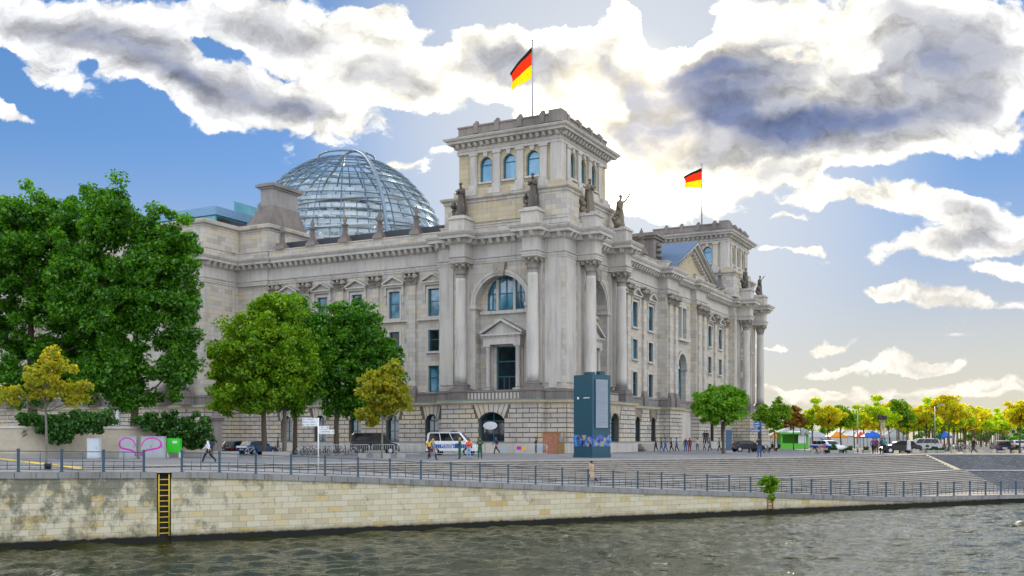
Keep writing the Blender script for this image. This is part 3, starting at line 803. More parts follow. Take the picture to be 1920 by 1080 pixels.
# ---- corner towers: attic storey and belvedere ---------------------
def make_tower():
    t = MB()
    TA = [(-16.4,.35),(-3.3,.35),(-3.3,-.45),(.5,-.45),(.5,3.0),(-.3,3.0),(-.3,16.2),(-16.4,16.2)]
    sweep(t, TA, [(-.05,26.4),(.35,26.5),(.35,27.0),(.1,27.2),(.1,27.4),(0,27.5),(0,30.2),(.12,30.3),(.14,30.5),(.42,30.75),(.46,31.0),(-.4,31.15),(-1.4,31.2)], True)
    o = t.build('corner_tower', 'stone', BLD, fixn=False)
    m = MB()
    BQ = [(-15,1.3),(-1.1,1.3),(-1.1,15.3),(-15,15.3)]
    m.box((-15.4,.9,31.1), (-.7,15.7,31.9)); m.box((-15.2,1.1,31.9), (-.9,15.5,32.1)); 
    ops = [(c-.85, c+.85, 32.95, 35.1, .85) for c in (-11.2, -8.02, -4.85)]
    wall(m, shifted(FL, (0,1.5,0)), -15, -1.1, 32, 37.4, ops, 0, .5)
    ops2 = [(c-.85, c+.85, 32.95, 35.1, .85) for c in (5.1, 8.3, 11.5)]
    wall(m, shifted(FR, (-1.3,0,0)), 1.3, 15.3, 32, 37.4, ops2, 0, .5)
    m.quad([(-15,1.5,31),(-15,15.3,31),(-15,15.3,37.4),(-15,1.5,37.4)]); m.quad([(-15,15.3,31),(-1.3,15.3,31),(-1.3,15.3,37.4),(-15,15.3,37.4)])
    m.box((-14,2.6,31), (-2.4,14,37.4))
    m.build('belvedere', 'stone_tan', o, fixn=False)
    p = MB()
    for c in (-12.8, -9.6, -6.45, -3.3):
        f = shifted(FL, (0,1.5,0))
        p.box((c-.45, -.02, 32.6), (c+.45, .3, 36.2), 0, f); p.box((c-.55, -.02, 31.9), (c+.55, .45, 32.6), 0, f); p.box((c-.58, -.02, 36.2), (c+.58, .42, 36.55), 0, f)
        p.box((c-.8, -.02, 31.2), (c+.8, 1.05, 31.95), 0, f)
    for c in (3.5, 6.65, 9.85, 13.05):
        f = shifted(FR, (-1.3,0,0))
        p.box((c-.45, -.02, 32.6), (c+.45, .3, 36.2), 0, f); p.box((c-.55, -.02, 31.9), (c+.55, .45, 32.6), 0, f); p.box((c-.58, -.02, 36.2), (c+.58, .42, 36.55), 0, f)
        p.box((c-.8, -.02, 31.2), (c+.8, 1.05, 31.95), 0, f)
    p.box((-2.4,1.25,32.0), (-1.05,2.7,36.55))
    for c in (-11.2, -8.02, -4.85): p.extr([(c-.22,35.95),(c+.22,35.95),(c+.32,36.5),(c-.32,36.5)], -.02, .25, 0, shifted(FL, (0,1.5,0))); p.box((c-1.0,-.02,32.7),(c+1.0,.25,32.93),0,shifted(FL,(0,1.5,0)))
    for c in (5.1, 8.3, 11.5): p.extr([(c-.22,35.95),(c+.22,35.95),(c+.32,36.5),(c-.32,36.5)], -.02, .25, 0, shifted(FR, (-1.3,0,0))); p.box((c-1.0,-.02,32.7),(c+1.0,.25,32.93),0,shifted(FR,(-1.3,0,0)))
    p.build('tower_pilasters', 'stone_plain', o)
    for c in (-11.2, -8.02, -4.85): window(shifted(FL, (0,1.5,0)), c-.85, c+.85, 32.95, 35.1, .85, -.42, nv=0, nh=(.98,), glass='pane_sky', t=.12, parent=o, single=True, name='tower_window')
    for c in (5.1, 8.3, 11.5): window(shifted(FR, (-1.3,0,0)), c-.85, c+.85, 32.95, 35.1, .85, -.42, nv=0, nh=(.98,), glass='pane_blue', t=.12, parent=o, single=True, name='tower_window')
    c = MB()
    sweep(c, BQ, [(-.2,36.5),(.12,36.5),(.12,36.8),(.2,36.85),(.06,36.9),(.06,37.45),(.2,37.5),(.24,37.72)], True)
    sweep(c, BQ, [(.24,37.72),(1.0,37.75),(1.06,38.0),(1.3,38.1),(1.42,38.3),(1.42,38.36),(.1,38.55)], True)
    brackets(c, BQ, True, .82, .38, .62, 37.3, 37.7, .2)
    c.build('tower_cornice', 'stone_plain', o, fixn=False)
    q = MB()
    sweep(q, BQ, [(.25,38.45),(.25,38.8),(0,38.95),(0,39.75),(.1,39.8),(.1,39.98),(-.5,40.0),(-.5,38.5)], True)
    q.box((-14.6,1.7,38.4), (-1.5,14.9,38.7))
    for cu in (-12.5, -9.6, -6.5, -3.5):
        q.box((cu-.32,1.15,38.95), (cu+.32,2.0,40.15)); q.lathe([(.33,40.15),(.3,40.35),(.16,40.5)], 8, (cu,1.55,0))
        q.box((cu-.32,14.6,38.95), (cu+.32,15.45,40.15))
    for cv in (3.3, 6.8, 10.2, 13.4):
        q.box((-2.0,cv-.32,38.95), (-.95,cv+.32,40.15)); q.lathe([(.33,40.15),(.3,40.35),(.16,40.5)], 8, (-1.4,cv,0))
    q.box((-2.6,1.1,38.9),(-.9,2.7,40.3))
    q.build('tower_parapet', 'stone_dark', o, fixn=False)
    # tan recessed panel and column pedestals that carry the statues
    s = MB()
    s.box((-13.0,.2,27.8), (-4.6,.36,30.0), 0)
    s.build('attic_panel', 'stone_tan', o)
    for x, y in ((CL[0], -1.15), (CL[1], -1.15), (1.4, CR[0]), (1.4, CR[1])):
        s = MB()
        if y < 0: s.box((x-1.05, -2.2, 26.4), (x+1.05, .6, 27.9)); s.box((x-1.2, -2.35, 27.9), (x+1.2, .6, 28.15)); s.box((x-.9, -2.0, 28.15), (x+.9, .3, 28.4))
        else: s.box((-.5, y-1.05, 26.4), (2.5, y+1.05, 27.9)); s.box((-.5, y-1.2, 27.9), (2.65, y+1.2, 28.15)); s.box((-.3, y-.9, 28.15), (2.3, y+.9, 28.4))
        s.build('statue_pedestal', 'stone_plain', o)
    return o
tw = make_tower()
tw2 = copy_tree(tw, BLD); tw2.location = (0, 69.6, 0)

# ---- rooftop glass storey ------------------------------------------
simple('pale_blue', (.16,.32,.50), .5)
gp = MB(); cx = XL(404, 3.0)
gp.box((-95, 3.0, 31.3), (cx, 14, 33.8), 0); gp.box((-95, 2.6, 33.8), (cx+.4, 14.2, 35.0), 1)
gp.box((cx-.02, 3.3, 31.9), (cx+.04, 13.5, 33.6), 2)
gp.build('rooftop_pavilion', ['teal_glass', 'pale_blue', 'pane_dark'], BLD)
gp = MB(); x1 = XL(441, 8.0)
gp.box((x1-.3, 8, 31.3), (x1-.15, 20, 36.9)); 
gp.build('glass_screen', 'teal_glass', BLD)

# ---- the dome -------------------------------------------------------
simple('dome_steel', (.17,.24,.30), .4, .3)
DC = (-67.4, 48.5); DZ, DH, DR = 31.0, 23.3, 19.3
def dr(z):
    t = (z-DZ)/DH
    return DR*sqrt(max(0, 1-t*t))
def dpt(a, z, o=0.0):
    r = dr(z)+o; return (DC[0]+r*cos(a), DC[1]+r*sin(a), z)
dd = MB(); dd.lathe([(DR+1.2, 26.5), (DR+1.2, 28.2), (DR+.4, 28.3), (DR+.2, 29.6)], 48, (DC[0], DC[1], 0), 0, True, False)
dome = dd.build('glass_dome', 'steel_grey', BLD, fixn=False)
ribz = [28.0+(53.9-28.0)*(1-(1-i/15)**1.35) for i in range(16)]
for k in range(24):
    a = 2*pi*k/24+.06; m = MB()
    for z0, z1 in zip(ribz[:-1], ribz[1:]): m.tube(dpt(a, z0), dpt(a, z1), .13, .13, 6, cap=False)
    m.build('dome_rib', 'dome_steel', dome)
nr = 17
tz = [28.0]
for i in range(nr): # equal arc-ish tiers
    th = (i+1)/nr*1.30; tz.append(DZ-3.2+ (DH+3.0)*sin(th*.985))
tz = [z for z in tz if z < 54.4]
for z in tz:
    m = MB(); n = 48
    for k in range(n):
        a0 = 2*pi*k/n; a1 = 2*pi*(k+1)/n
        m.tube(dpt(a0, z, .15), dpt(a1, z, .15), .075, .075, 5, cap=False)
        m.tube(dpt(a0, z, .55), dpt(a1, z, .55), .04, .04, 4, cap=False)
    m.build('dome_ring', 'dome_steel', dome)
g = MB(); n = 48
for i in range(len(tz)-1):
    for k in range(n):
        a0 = 2*pi*k/n; a1 = 2*pi*(k+1)/n
        g.quad([dpt(a0, tz[i], .5), dpt(a1, tz[i], .5), dpt(a1, tz[i+1]-.05, -.02), dpt(a0, tz[i+1]-.05, -.02)])
g.build('dome_glazing', 'dome_glass', dome, fixn=False)
# ramps spiralling inside, mirrored cone, viewing deck
rp = MB()
for ph in (0, pi):
    N = 96; turns = 1.5
    for i in range(N):
        def rr(i):
            t = i/N; z = 29.5+t*15.5; a = ph+2*pi*turns*t; r = dr(z+1.5)-.9
            return (DC[0]+r*cos(a), DC[1]+r*sin(a), z), (DC[0]+(r-2.0)*cos(a), DC[1]+(r-2.0)*sin(a), z)
        (o0, i0), (o1, i1) = rr(i), rr(i+1)
        up = lambda p, h: (p[0], p[1], p[2]+h)
        rp.hexa([o0, o1, i1, i0, up(o0,.25), up(o1,.25), up(i1,.25), up(i0,.25)])
        if i % 2 == 0:
            rp.tube(up(i0,.2), up(i0,1.2), .03, .03, 4); rp.tube(up(o0,.2), up(o0,1.2), .03, .03, 4)
        rp.tube(up(i0,1.2), up(i1,1.2), .05, .05, 4, cap=False); rp.tube(up(o0,1.2), up(o1,1.2), .05, .05, 4, cap=False)
rp.lathe([(0.1,45.0),(7.5,45.0),(7.5,45.4),(.1,45.4)], 32, (DC[0], DC[1], 0), 0, False, False)
rp.build('spiral_ramp', 'steel_light', dome, fixn=False)
cn = MB()
nf = 30
for i, (r0, z0, r1, z1) in enumerate([(2.6+5.2*((j/14)**2.2), 28+j*1.2, 2.6+5.2*(((j+1)/14)**2.2), 28+(j+1)*1.2) for j in range(14)]):
    for k in range(nf):
        a0 = 2*pi*k/nf; a1 = 2*pi*(k+.94)/nf
        cn.quad([(DC[0]+r0*cos(a0), DC[1]+r0*sin(a0), z0), (DC[0]+r0*cos(a1), DC[1]+r0*sin(a1), z0), (DC[0]+r1*cos(a1), DC[1]+r1*sin(a1), z1-.08), (DC[0]+r1*cos(a0), DC[1]+r1*sin(a0), z1-.08)])
cn.build('mirror_cone', 'dome_mirror', dome, fixn=False)
sh = MB()     # sun shield hung inside, partly blinds
for j in range(11):
    z0 = 29.5+j*1.55; a0, a1 = 4.75, 6.2
    for k in range(10):
        b0 = a0+(a1-a0)*k/10; b1 = a0+(a1-a0)*(k+.9)/10
        sh.quad([dpt(b0, z0, -2.2), dpt(b1, z0, -2.2), dpt(b1, z0+.75, -2.0), dpt(b0, z0+.75, -2.0)])
sh.build('sun_shield', 'steel_light', dome, fixn=False)
# the great maintenance arch over the glass
ma = MB(); az = radians(-33); pts = []
for i in range(41):
    th = radians(2)+radians(176)*i/40
    r = (DR+1.0)*cos(th); z = DZ+(DH+.9)*sin(th)
    if z < 29: continue
    pts.append((DC[0]+r*cos(az), DC[1]+r*sin(az), z))
for a, b in zip(pts[:-1], pts[1:]): ma.tube(a, b, .34, .34, 8, cap=False)
cr = []
for i in range(33):
    a = 2*pi*i/32; cr.append((DC[0]+5.2*cos(a), DC[1]+5.2*sin(a), 54.3))
ma.pipe(cr, .2, 6)
ma.build('maintenance_arch', 'dome_steel', dome)
SKYV = 1.0; EXPO = 0.0
# ================================================================ ground, steps, river
def interp(x, T):
    if x <= T[0][0]: return T[0][1]
    for (a, b), (c, d) in zip(T[:-1], T[1:]):
        if x <= c: return b+(d-b)*(x-a)/(c-a)
    return T[-1][1]
WL = [(-120,2.6),(-60,35.4),(-27,53.4),(50,95.6),(60,97.2),(170,92)]      # plan of the quay wall
ZT = [(-120,.0),(-27,-.05),(-17.6,-.22),(-10.4,-.6),(-2.1,-1.15),(6.7,-1.73),(22.5,-2.66),(30.5,-3.12),(34,-3.24),(38,-3.27),(46.5,-3.42),(170,-3.42)]
def wy(x): return interp(x, WL)
def zc(x): return interp(x, ZT)
WZ = -4.1
# water
m, nt, b, out = newmat('river')
co = objco(nt)
b.inputs['Base Color'].default_value = (.022,.027,.006,1); b.inputs['Specular Tint'].default_value = (1.0,.95,.78,1); b.inputs['Roughness'].default_value = .03; b.inputs['IOR'].default_value = 1.33
b.inputs['Specular IOR Level'].default_value = .5
w1 = noise(nt, mapping(nt, co, rot=(0,0,radians(-8)), sc=(.5,1.25,1)), 1.25, 3, .55)
w2 = noise(nt, mapping(nt, co, rot=(0,0,radians(14)), sc=(.9,1.7,1)), 3.4, 4, .6)
w3 = noise(nt, mapping(nt, co, sc=(.12,.28,1)), 1.0, 2, .5)
h = mathn(nt, 'ADD', mathn(nt, 'MULTIPLY', w1, 1.0), mathn(nt, 'ADD', mathn(nt, 'MULTIPLY', w2, .42), mathn(nt, 'MULTIPLY', w3, 1.6)))
bump(nt, b, h, 1.0, .16)
gx = np.concatenate([np.arange(-230, -48, 2.5), np.arange(-48, 60, .22), np.arange(60, 300, 3.0)]); gy_ = np.concatenate([np.arange(-60, 36, 4.0), np.arange(36, 104, .22), np.arange(104, 136, 3.0)])
GX, GYY = np.meshgrid(gx, gy_); rw = np.random.default_rng(3); GZ = np.zeros_like(GX)
for i in range(46):
    wl = rw.uniform(.62, 1.3) if i < 30 else rw.uniform(1.4, 4.0); th = rw.normal(1.5, .85 if i < 30 else .5); k_ = 2*pi/wl; ph = rw.uniform(0, 6.28)
    GZ += wl*.0086*np.sin(k_*(GX*np.cos(th)+GYY*np.sin(th))+ph+.8*np.sin(GX*.21+i)+.7*np.sin(GYY*.17+i*2))
GZ *= (.75+.35*np.sin(GX*.09+1)*np.sin(GYY*.13+GX*.05)); GZ[GYY < 36] *= .3
nv_, nu_ = GX.shape
co3 = np.stack([GX, GYY, GZ+WZ], -1).reshape(-1,3).astype(np.float32)
ii = (np.arange(nv_-1)[:,None]*nu_+np.arange(nu_-1)[None,:]).reshape(-1)
q4 = np.stack([ii, ii+1, ii+nu_+1, ii+nu_], -1).astype(np.int32)
me = bpy.data.meshes.new('river'); me.vertices.add(len(co3)); me.vertices.foreach_set('co', co3.reshape(-1)); me.loops.add(q4.size); me.loops.foreach_set('vertex_index', q4.reshape(-1))
me.polygons.add(len(q4)); me.polygons.foreach_set('loop_start', np.arange(0, q4.size, 4, dtype=np.int32)); me.polygons.foreach_set('loop_total', np.full(len(q4), 4, dtype=np.int32)); me.polygons.foreach_set('use_smooth', np.ones(len(q4), dtype=bool))
me.materials.append(MATS['river']); me.update()
o = bpy.data.objects.new('river', me); COL.objects.link(o); o['kind'] = 'structure'

def paving(name, c1, c2, sx, sy, rot, mort=.02, mcol=(.08,.08,.085), var=.3, dirt=.35, rough=.85):
    m, nt, b, out = newmat(name); co = objco(nt)
    v = mapping(nt, co, rot=(0,0,rot))
    br = nd(nt, 'ShaderNodeTexBrick', offset=.5); nt.links.new(v, br.inputs[0])
    br.inputs['Scale'].default_value = 1; br.inputs['Brick Width'].default_value = sx; br.inputs['Row Height'].default_value = sy; br.inputs['Mortar Size'].default_value = mort
    br.inputs['Color1'].default_value = c1+(1,); br.inputs['Color2'].default_value = c2+(1,); br.inputs['Mortar'].default_value = mcol+(1,)
    n = noise(nt, co, .25, 5, .6); n2 = noise(nt, co, 3.0, 4, .6)
    c = mixc(nt, mathn(nt, 'MULTIPLY', ramp(nt, n, [(.4,0.0),(.7,1.0)]), dirt), br.outputs[0], tuple(x*.5 for x in c1))
    c = mixc(nt, mathn(nt, 'MULTIPLY', n2, .4), c, (.7,.7,.72), 'MULTIPLY')
    nt.links.new(c, b.inputs['Base Color']); b.inputs['Roughness'].default_value = rough
    bump(nt, b, mathn(nt, 'SUBTRACT', mathn(nt, 'MULTIPLY', n2, .6), br.outputs['Fac']), .4, .02)
paving('paving', (.17,.175,.185), (.26,.26,.265), .5, .25, AB, .012)
paving('paving_light', (.30,.305,.31), (.38,.38,.38), 1.2, .9, .5, .015)
paving('paving_path', (.24,.24,.24), (.33,.325,.32), .8, .5, .5, .012)
# worn granite steps
m, nt, b, out = newmat('step_stone'); co = objco(nt)
n1 = noise(nt, mapping(nt, co, rot=(0,0,-.6), sc=(.35,3,5)), 1.6, 5, .7); n2 = noise(nt, co, .35, 4, .6)
cz_ = nt.nodes.new('ShaderNodeSeparateXYZ'); nt.links.new(co, cz_.inputs[0]); wn = nt.nodes.new('ShaderNodeTexWhiteNoise'); wn.noise_dimensions = '1D'; nt.links.new(mathn(nt, 'FLOOR', mathn(nt, 'MULTIPLY', cz_.outputs[2], 1/.152)), wn.inputs['W'])
c = ramp(nt, mathn(nt, 'ADD', mathn(nt, 'MULTIPLY', wn.outputs[0], .11), mathn(nt, 'ADD', mathn(nt, 'MULTIPLY', n1, .7), mathn(nt, 'MULTIPLY', n2, .30))), [(.38,(.05,.045,.04)),(.5,(.17,.16,.145)),(.64,(.27,.25,.22)),(.8,(.38,.35,.29))])
nt.links.new(c, b.inputs['Base Color']); b.inputs['Roughness'].default_value = .85; bump(nt, b, n1, .4, .02)

TP = [(-60,47),(-27,62.2),(-16,69),(-6,75),(5,80.6),(14,85.2),(23,90.4),(33,98.4),(44.1,109.4)]
def smooth(P, n=6):
    R = []
    for i in range(len(P)-1):
        p0 = P[max(i-1,0)]; p1 = P[i]; p2 = P[i+1]; p3 = P[min(i+2, len(P)-1)]
        for k in range(n):
            t = k/n
            R.append(tuple(.5*((2*p1[j])+(-p0[j]+p2[j])*t+(2*p0[j]-5*p1[j]+4*p2[j]-p3[j])*t*t+(-p0[j]+3*p1[j]-3*p2[j]+p3[j])*t**3) for j in (0,1)))
    R.append(P[-1]); return R
TS = smooth(TP)
def nrm2(P, i):
    a = P[max(0,i-1)]; b = P[min(len(P)-1,i+1)]; dx, dy = b[0]-a[0], b[1]-a[1]; L = hypot(dx, dy); return (dy/L, -dx/L)
NS = [nrm2(TS, i) for i in range(len(TS))]
# the last normals turn towards the end cut of the flight
def off(i, d): return (TS[i][0]+NS[i][0]*d, TS[i][1]+NS[i][1]*d)
SH = .152
st = MB(); d = 0.0; z = 0.0; runs = []
for k in range(24):
    tread = .31 if k != 9 else 1.25
    z1 = z-SH
    for i in range(len(TS)-1):
        a, b2 = off(i, d), off(i+1, d); c_, e_ = off(i+1, d+tread), off(i, d+tread)
        if z < zc(a[0])-.35 and z < zc(b2[0])-.35: continue     # buried under the riverside path
        ai, bi_ = off(i, d-.05), off(i+1, d-.05); zn = z-.055       # a slab with a nosing over a recessed riser
        st.quad([(a[0],a[1],z), (b2[0],b2[1],z), (b2[0],b2[1],zn), (a[0],a[1],zn)], 2)
        st.quad([(a[0],a[1],zn), (b2[0],b2[1],zn), (bi_[0],bi_[1],zn), (ai[0],ai[1],zn)], 0)
        st.quad([(ai[0],ai[1],zn), (bi_[0],bi_[1],zn), (bi_[0],bi_[1],z1), (ai[0],ai[1],z1)], 0)
        st.quad([(ai[0],ai[1],z1), (bi_[0],bi_[1],z1), (c_[0],c_[1],z1), (e_[0],e_[1],z1)], 1 if k == 9 else 2)
    d += tread; z = z1
DEND = d
simple('tread_slab', (.42,.39,.34), .85, var=.35, scale=1.2)
o = st.build('stone_steps', ['step_stone', 'paving_light', 'tread_slab'], fixn=False); o['kind'] = 'structure'
# plaza sheet (z=0) from the head of the steps to the horizon
ET = [(44.1,109.4),(54,107.9),(90,104),(170,98),(400,98)]
pz_ = MB()
fr_ = [(-400,-110)]+[(-120,14)]+TS+ET[1:]
far = 2600.0
N = len(fr_)
for i in range(N-1):
    a, b2 = fr_[i], fr_[i+1]
    fa = (-2600+5200*i/(N-1), far); fb_ = (-2600+5200*(i+1)/(N-1), far)
    pz_.quad([(a[0],a[1],0),(b2[0],b2[1],0),(fb_[0],fb_[1],0),(fa[0],fa[1],0)])
o = pz_.build('plaza', 'paving', fixn=False); o['kind'] = 'structure'
# light border stones at the head of the steps
bd = MB()
def strip2(mb, P, o0, o1, z, mi=0):
    for i in range(len(P)-1):
        n0, n1 = nrm2(P, i), nrm2(P, i+1)
        mb.quad([(P[i][0]+n0[0]*o0, P[i][1]+n0[1]*o0, z), (P[i+1][0]+n1[0]*o0, P[i+1][1]+n1[1]*o0, z), (P[i+1][0]+n1[0]*o1, P[i+1][1]+n1[1]*o1, z), (P[i][0]+n0[0]*o1, P[i][1]+n0[1]*o1, z)], mi)
strip2(bd, TS, 0, -1.3, .004); strip2(bd, ET, 0, -1.0, .004)
P_ = [GY(x, y)[:2] for x, y in ((600, 862.5), (800, 858.5), (1000, 857.5), (1200, 855), (1330, 852.5), (1420, 850))]
strip2(bd, P_, 0, .55, .005)
o = bd.build('kerb_strip', 'paving_light', fixn=False); o['kind'] = 'structure'
# embankment slope right of the steps
em = MB()
EB = [off(len(TS)-1, DEND-.6), (54.5,104.2), (90,100.6), (170,94.4), (400,94)]
for i in range(len(ET)-1):
    a, b2 = ET[i], ET[i+1]; c_, e_ = EB[i+1], EB[i]
    h0 = .47
    m1 = (a[0]+(e_[0]-a[0])*h0, a[1]+(e_[1]-a[1])*h0); m2 = (b2[0]+(c_[0]-b2[0])*h0, b2[1]+(c_[1]-b2[1])*h0)
    zm = -3.3*h0
    em.quad([(a[0],a[1],-.0),(b2[0],b2[1],-.0),(m2[0],m2[1],zm),(m1[0],m1[1],zm)], 0)
    em.quad([(m1[0],m1[1],zm),(m2[0],m2[1],zm),(c_[0],c_[1],-3.45),(e_[0],e_[1],-3.45)], 0)
    em.quad([(m1[0],m1[1],zm+.02),(m2[0],m2[1],zm+.02),(m2[0]+.1,m2[1]-.22,zm-.12),(m1[0]+.1,m1[1]-.22,zm-.12)], 1)
paving('slope_stone', (.105,.11,.115), (.16,.16,.165), .45, .3, .3, .03)
o = em.build('embankment', ['slope_stone', 'paving_light'], fixn=False); o['kind'] = 'structure'
# riverside path that ramps down to the right
pr = MB(); xs = [-120+i*3.0 for i in range(98)]
for a, b2 in zip(xs[:-1], xs[1:]):
    # runs under the flight of steps; its far edge lies 0.02 below the plaza where they meet
    fa, fb_ = (lambda x: interp(x, [(-120,16),(-60,47.2),(-27,62.4),(-16,69.2),(44,109),(60,108),(170,99)]))(a), (lambda x: interp(x, [(-120,16),(-60,47.2),(-27,62.4),(-16,69.2),(44,109),(60,108),(170,99)]))(b2)
    pr.quad([(a,wy(a)-.1,zc(a)-.03),(b2,wy(b2)-.1,zc(b2)-.03),(b2,fb_,zc(b2)-.03),(a,fa,zc(a)-.03)])
o = pr.build('riverside_path', 'paving_path', fixn=False); o['kind'] = 'structure'

# quay wall -----------------------------------------------------------
m, nt, b, out = newmat('quay_stone'); co = objco(nt)
v = mapping(nt, co, rot=(0,0,-math.atan(.547)))
s = nt.nodes.new('ShaderNodeSeparateXYZ'); nt.links.new(v, s.inputs[0]); cc = nt.nodes.new('ShaderNodeCombineXYZ'); nt.links.new(s.outputs[0], cc.inputs[0]); nt.links.new(s.outputs[2], cc.inputs[1])
br = nd(nt, 'ShaderNodeTexBrick', offset=.5); nt.links.new(cc.outputs[0], br.inputs[0])
br.inputs['Scale'].default_value = 1; br.inputs['Brick Width'].default_value = .82; br.inputs['Row Height'].default_value = .345; br.inputs['Mortar Size'].default_value = .009
br.inputs['Color1'].default_value = (0,0,0,1); br.inputs['Color2'].default_value = (1,1,1,1); br.inputs['Mortar'].default_value = (.5,.5,.5,1)
c = ramp(nt, mathn(nt, 'ADD', mathn(nt, 'MULTIPLY', br.outputs[0], .8), mathn(nt, 'MULTIPLY', noise(nt, co, .3, 3), .25)), [(.15,(.56,.49,.32)),(.4,(.68,.62,.43)),(.72,(.71,.66,.50)),(.87,(.68,.56,.30)),(.98,(.62,.42,.13))])
c = mixc(nt, mathn(nt, 'MULTIPLY', noise(nt, co, 3, 6, .7), .5), c, (.72,.7,.66), 'MULTIPLY')
c = mixc(nt, mathn(nt, 'MULTIPLY', br.outputs['Fac'], .8), c, (.16,.15,.12))
# soot: dense on the left stretch, in blots elsewhere and streaking from the coping
sx = nt.nodes.new('ShaderNodeSeparateXYZ'); nt.links.new(co, sx.inputs[0])
mr = nt.nodes.new('ShaderNodeMapRange'); nt.links.new(sx.outputs[0], mr.inputs[0]); mr.inputs[1].default_value = -16.5; mr.inputs[2].default_value = -20; mr.inputs[3].default_value = 0; mr.inputs[4].default_value = 1
st1 = noise(nt, mapping(nt, cc.outputs[0], sc=(.85,.7,1)), 1.0, 8, .74)
st2 = noise(nt, mapping(nt, cc.outputs[0], loc=(7,3,0), sc=(1.7,.6,1)), 1.0, 6, .7)
hi = nt.nodes.new('ShaderNodeMapRange'); nt.links.new(sx.outputs[2], hi.inputs[0]); hi.inputs[1].default_value = -2.6; hi.inputs[2].default_value = -.6; hi.inputs[3].default_value = 0; hi.inputs[4].default_value = .09
thr = mathn(nt, 'ADD', mathn(nt, 'MULTIPLY', mr.outputs[0], .095), hi.outputs[0])
g1 = ramp(nt, mathn(nt, 'ADD', st1, thr), [(.575,0.0),(.70,1.0)]); g2 = ramp(nt, mathn(nt, 'ADD', st2, hi.outputs[0]), [(.66,0.0),(.78,1.0)])
g = mathn(nt, 'MAXIMUM', g1, g2)
c = mixc(nt, mathn(nt, 'MULTIPLY', g, .78), c, mixc(nt, noise(nt, co, 5, 4), (.03,.045,.03), (.17,.18,.14)))
orn = ramp(nt, noise(nt, mapping(nt, cc.outputs[0], loc=(3,9,0), sc=(1.2,1.6,1)), 1.0, 3), [(.69,0.0),(.72,1.0)])
c = mixc(nt, mathn(nt, 'MULTIPLY', orn, .7), c, (.55,.33,.08))
lo2 = nt.nodes.new('ShaderNodeMapRange'); nt.links.new(mathn(nt, 'ADD', sx.outputs[2], mathn(nt, 'MULTIPLY', noise(nt, co, 4, 4), .3)), lo2.inputs[0]); lo2.inputs[1].default_value = -3.3; lo2.inputs[2].default_value = -3.6
c = mixc(nt, mathn(nt, 'MULTIPLY', lo2.outputs[0], .7), c, (.12,.10,.04))
lo = nt.nodes.new('ShaderNodeMapRange'); nt.links.new(mathn(nt, 'ADD', sx.outputs[2], mathn(nt, 'MULTIPLY', noise(nt, co, 2.5, 4), .25)), lo.inputs[0]); lo.inputs[1].default_value = -3.56; lo.inputs[2].default_value = -3.66
c = mixc(nt, lo.outputs[0], c, (.008,.009,.006))
nt.links.new(c, b.inputs['Base Color']); b.inputs['Roughness'].default_value = .85
bump(nt, b, mathn(nt, 'SUBTRACT', mathn(nt, 'MULTIPLY', noise(nt, co, 9, 5), .5), br.outputs['Fac']), .5, .02)
stone_mat('coping_stone', (.22,.22,.21), (.31,.31,.30), (.26,.28,.22), grime=.75, gcol=(.05,.055,.05), bricks=False)
LX = GY(306, 890).x
LADX = -20.3
for t_ in range(400):     # x on the wall line seen at px 306
    xx = -30+t_*.05
    if 960+F*xx/wy(xx) > 306: LADX = xx; break
qw = MB()
def wallpt(x, z, o=0.0):
    return (x+o*.48, wy(x)-o*.877, z)
xs = [-120+i*2.5 for i in range(117)]
xs = sorted(set(xs+[LADX-.33, LADX+.33]))
for a, b2 in zip(xs[:-1], xs[1:]):
    if a >= LADX-.331 and b2 <= LADX+.331:
        q = -.30
        qw.quad([wallpt(a,-4.4,q), wallpt(b2,-4.4,q), wallpt(b2,zc(b2)-.05,q), wallpt(a,zc(a)-.05,q)], 1)
        qw.quad([wallpt(a,-4.4), wallpt(a,-4.4,q), wallpt(a,zc(a)-.05,q), wallpt(a,zc(a)-.05)], 1); qw.quad([wallpt(b2,-4.4), wallpt(b2,-4.4,q), wallpt(b2,zc(b2)-.05,q), wallpt(b2,zc(b2)-.05)], 1)
        continue
    qw.quad([wallpt(a,-4.4), wallpt(b2,-4.4), wallpt(b2,zc(b2)-.3), wallpt(a,zc(a)-.3)], 0)
simple('slot_dark', (.03,.03,.025), .9)
quay = qw.build('quay_wall', ['quay_stone', 'slot_dark'], fixn=False); tag(quay, 'long quay wall of cream stone blocks stained black, rising out of the river', 'wall')
cp = MB(); x = -118.0
while x < 168:
    L = .92*random.uniform(.96, 1.04)
    x2 = x+L
    if x < LADX-.34 < x2: x2 = LADX-.34
    if abs(x-(LADX-.34)) < 1e-6: x2 = LADX+.34
    if not (x >= LADX-.341 and x2 <= LADX+.341):
        a, b2 = x+.012, x2-.012
        A = [wallpt(a, zc(a)-.34, .1), wallpt(b2, zc(b2)-.34, .1), wallpt(b2, zc(b2)-.34, -.5), wallpt(a, zc(a)-.34, -.5)]
        B = [(p[0], p[1], p[2]+.34+random.uniform(-.006,.006)) for p in A]
        cp.hexa(A+B)
    x = x2
cp.build('coping', 'coping_stone', quay)

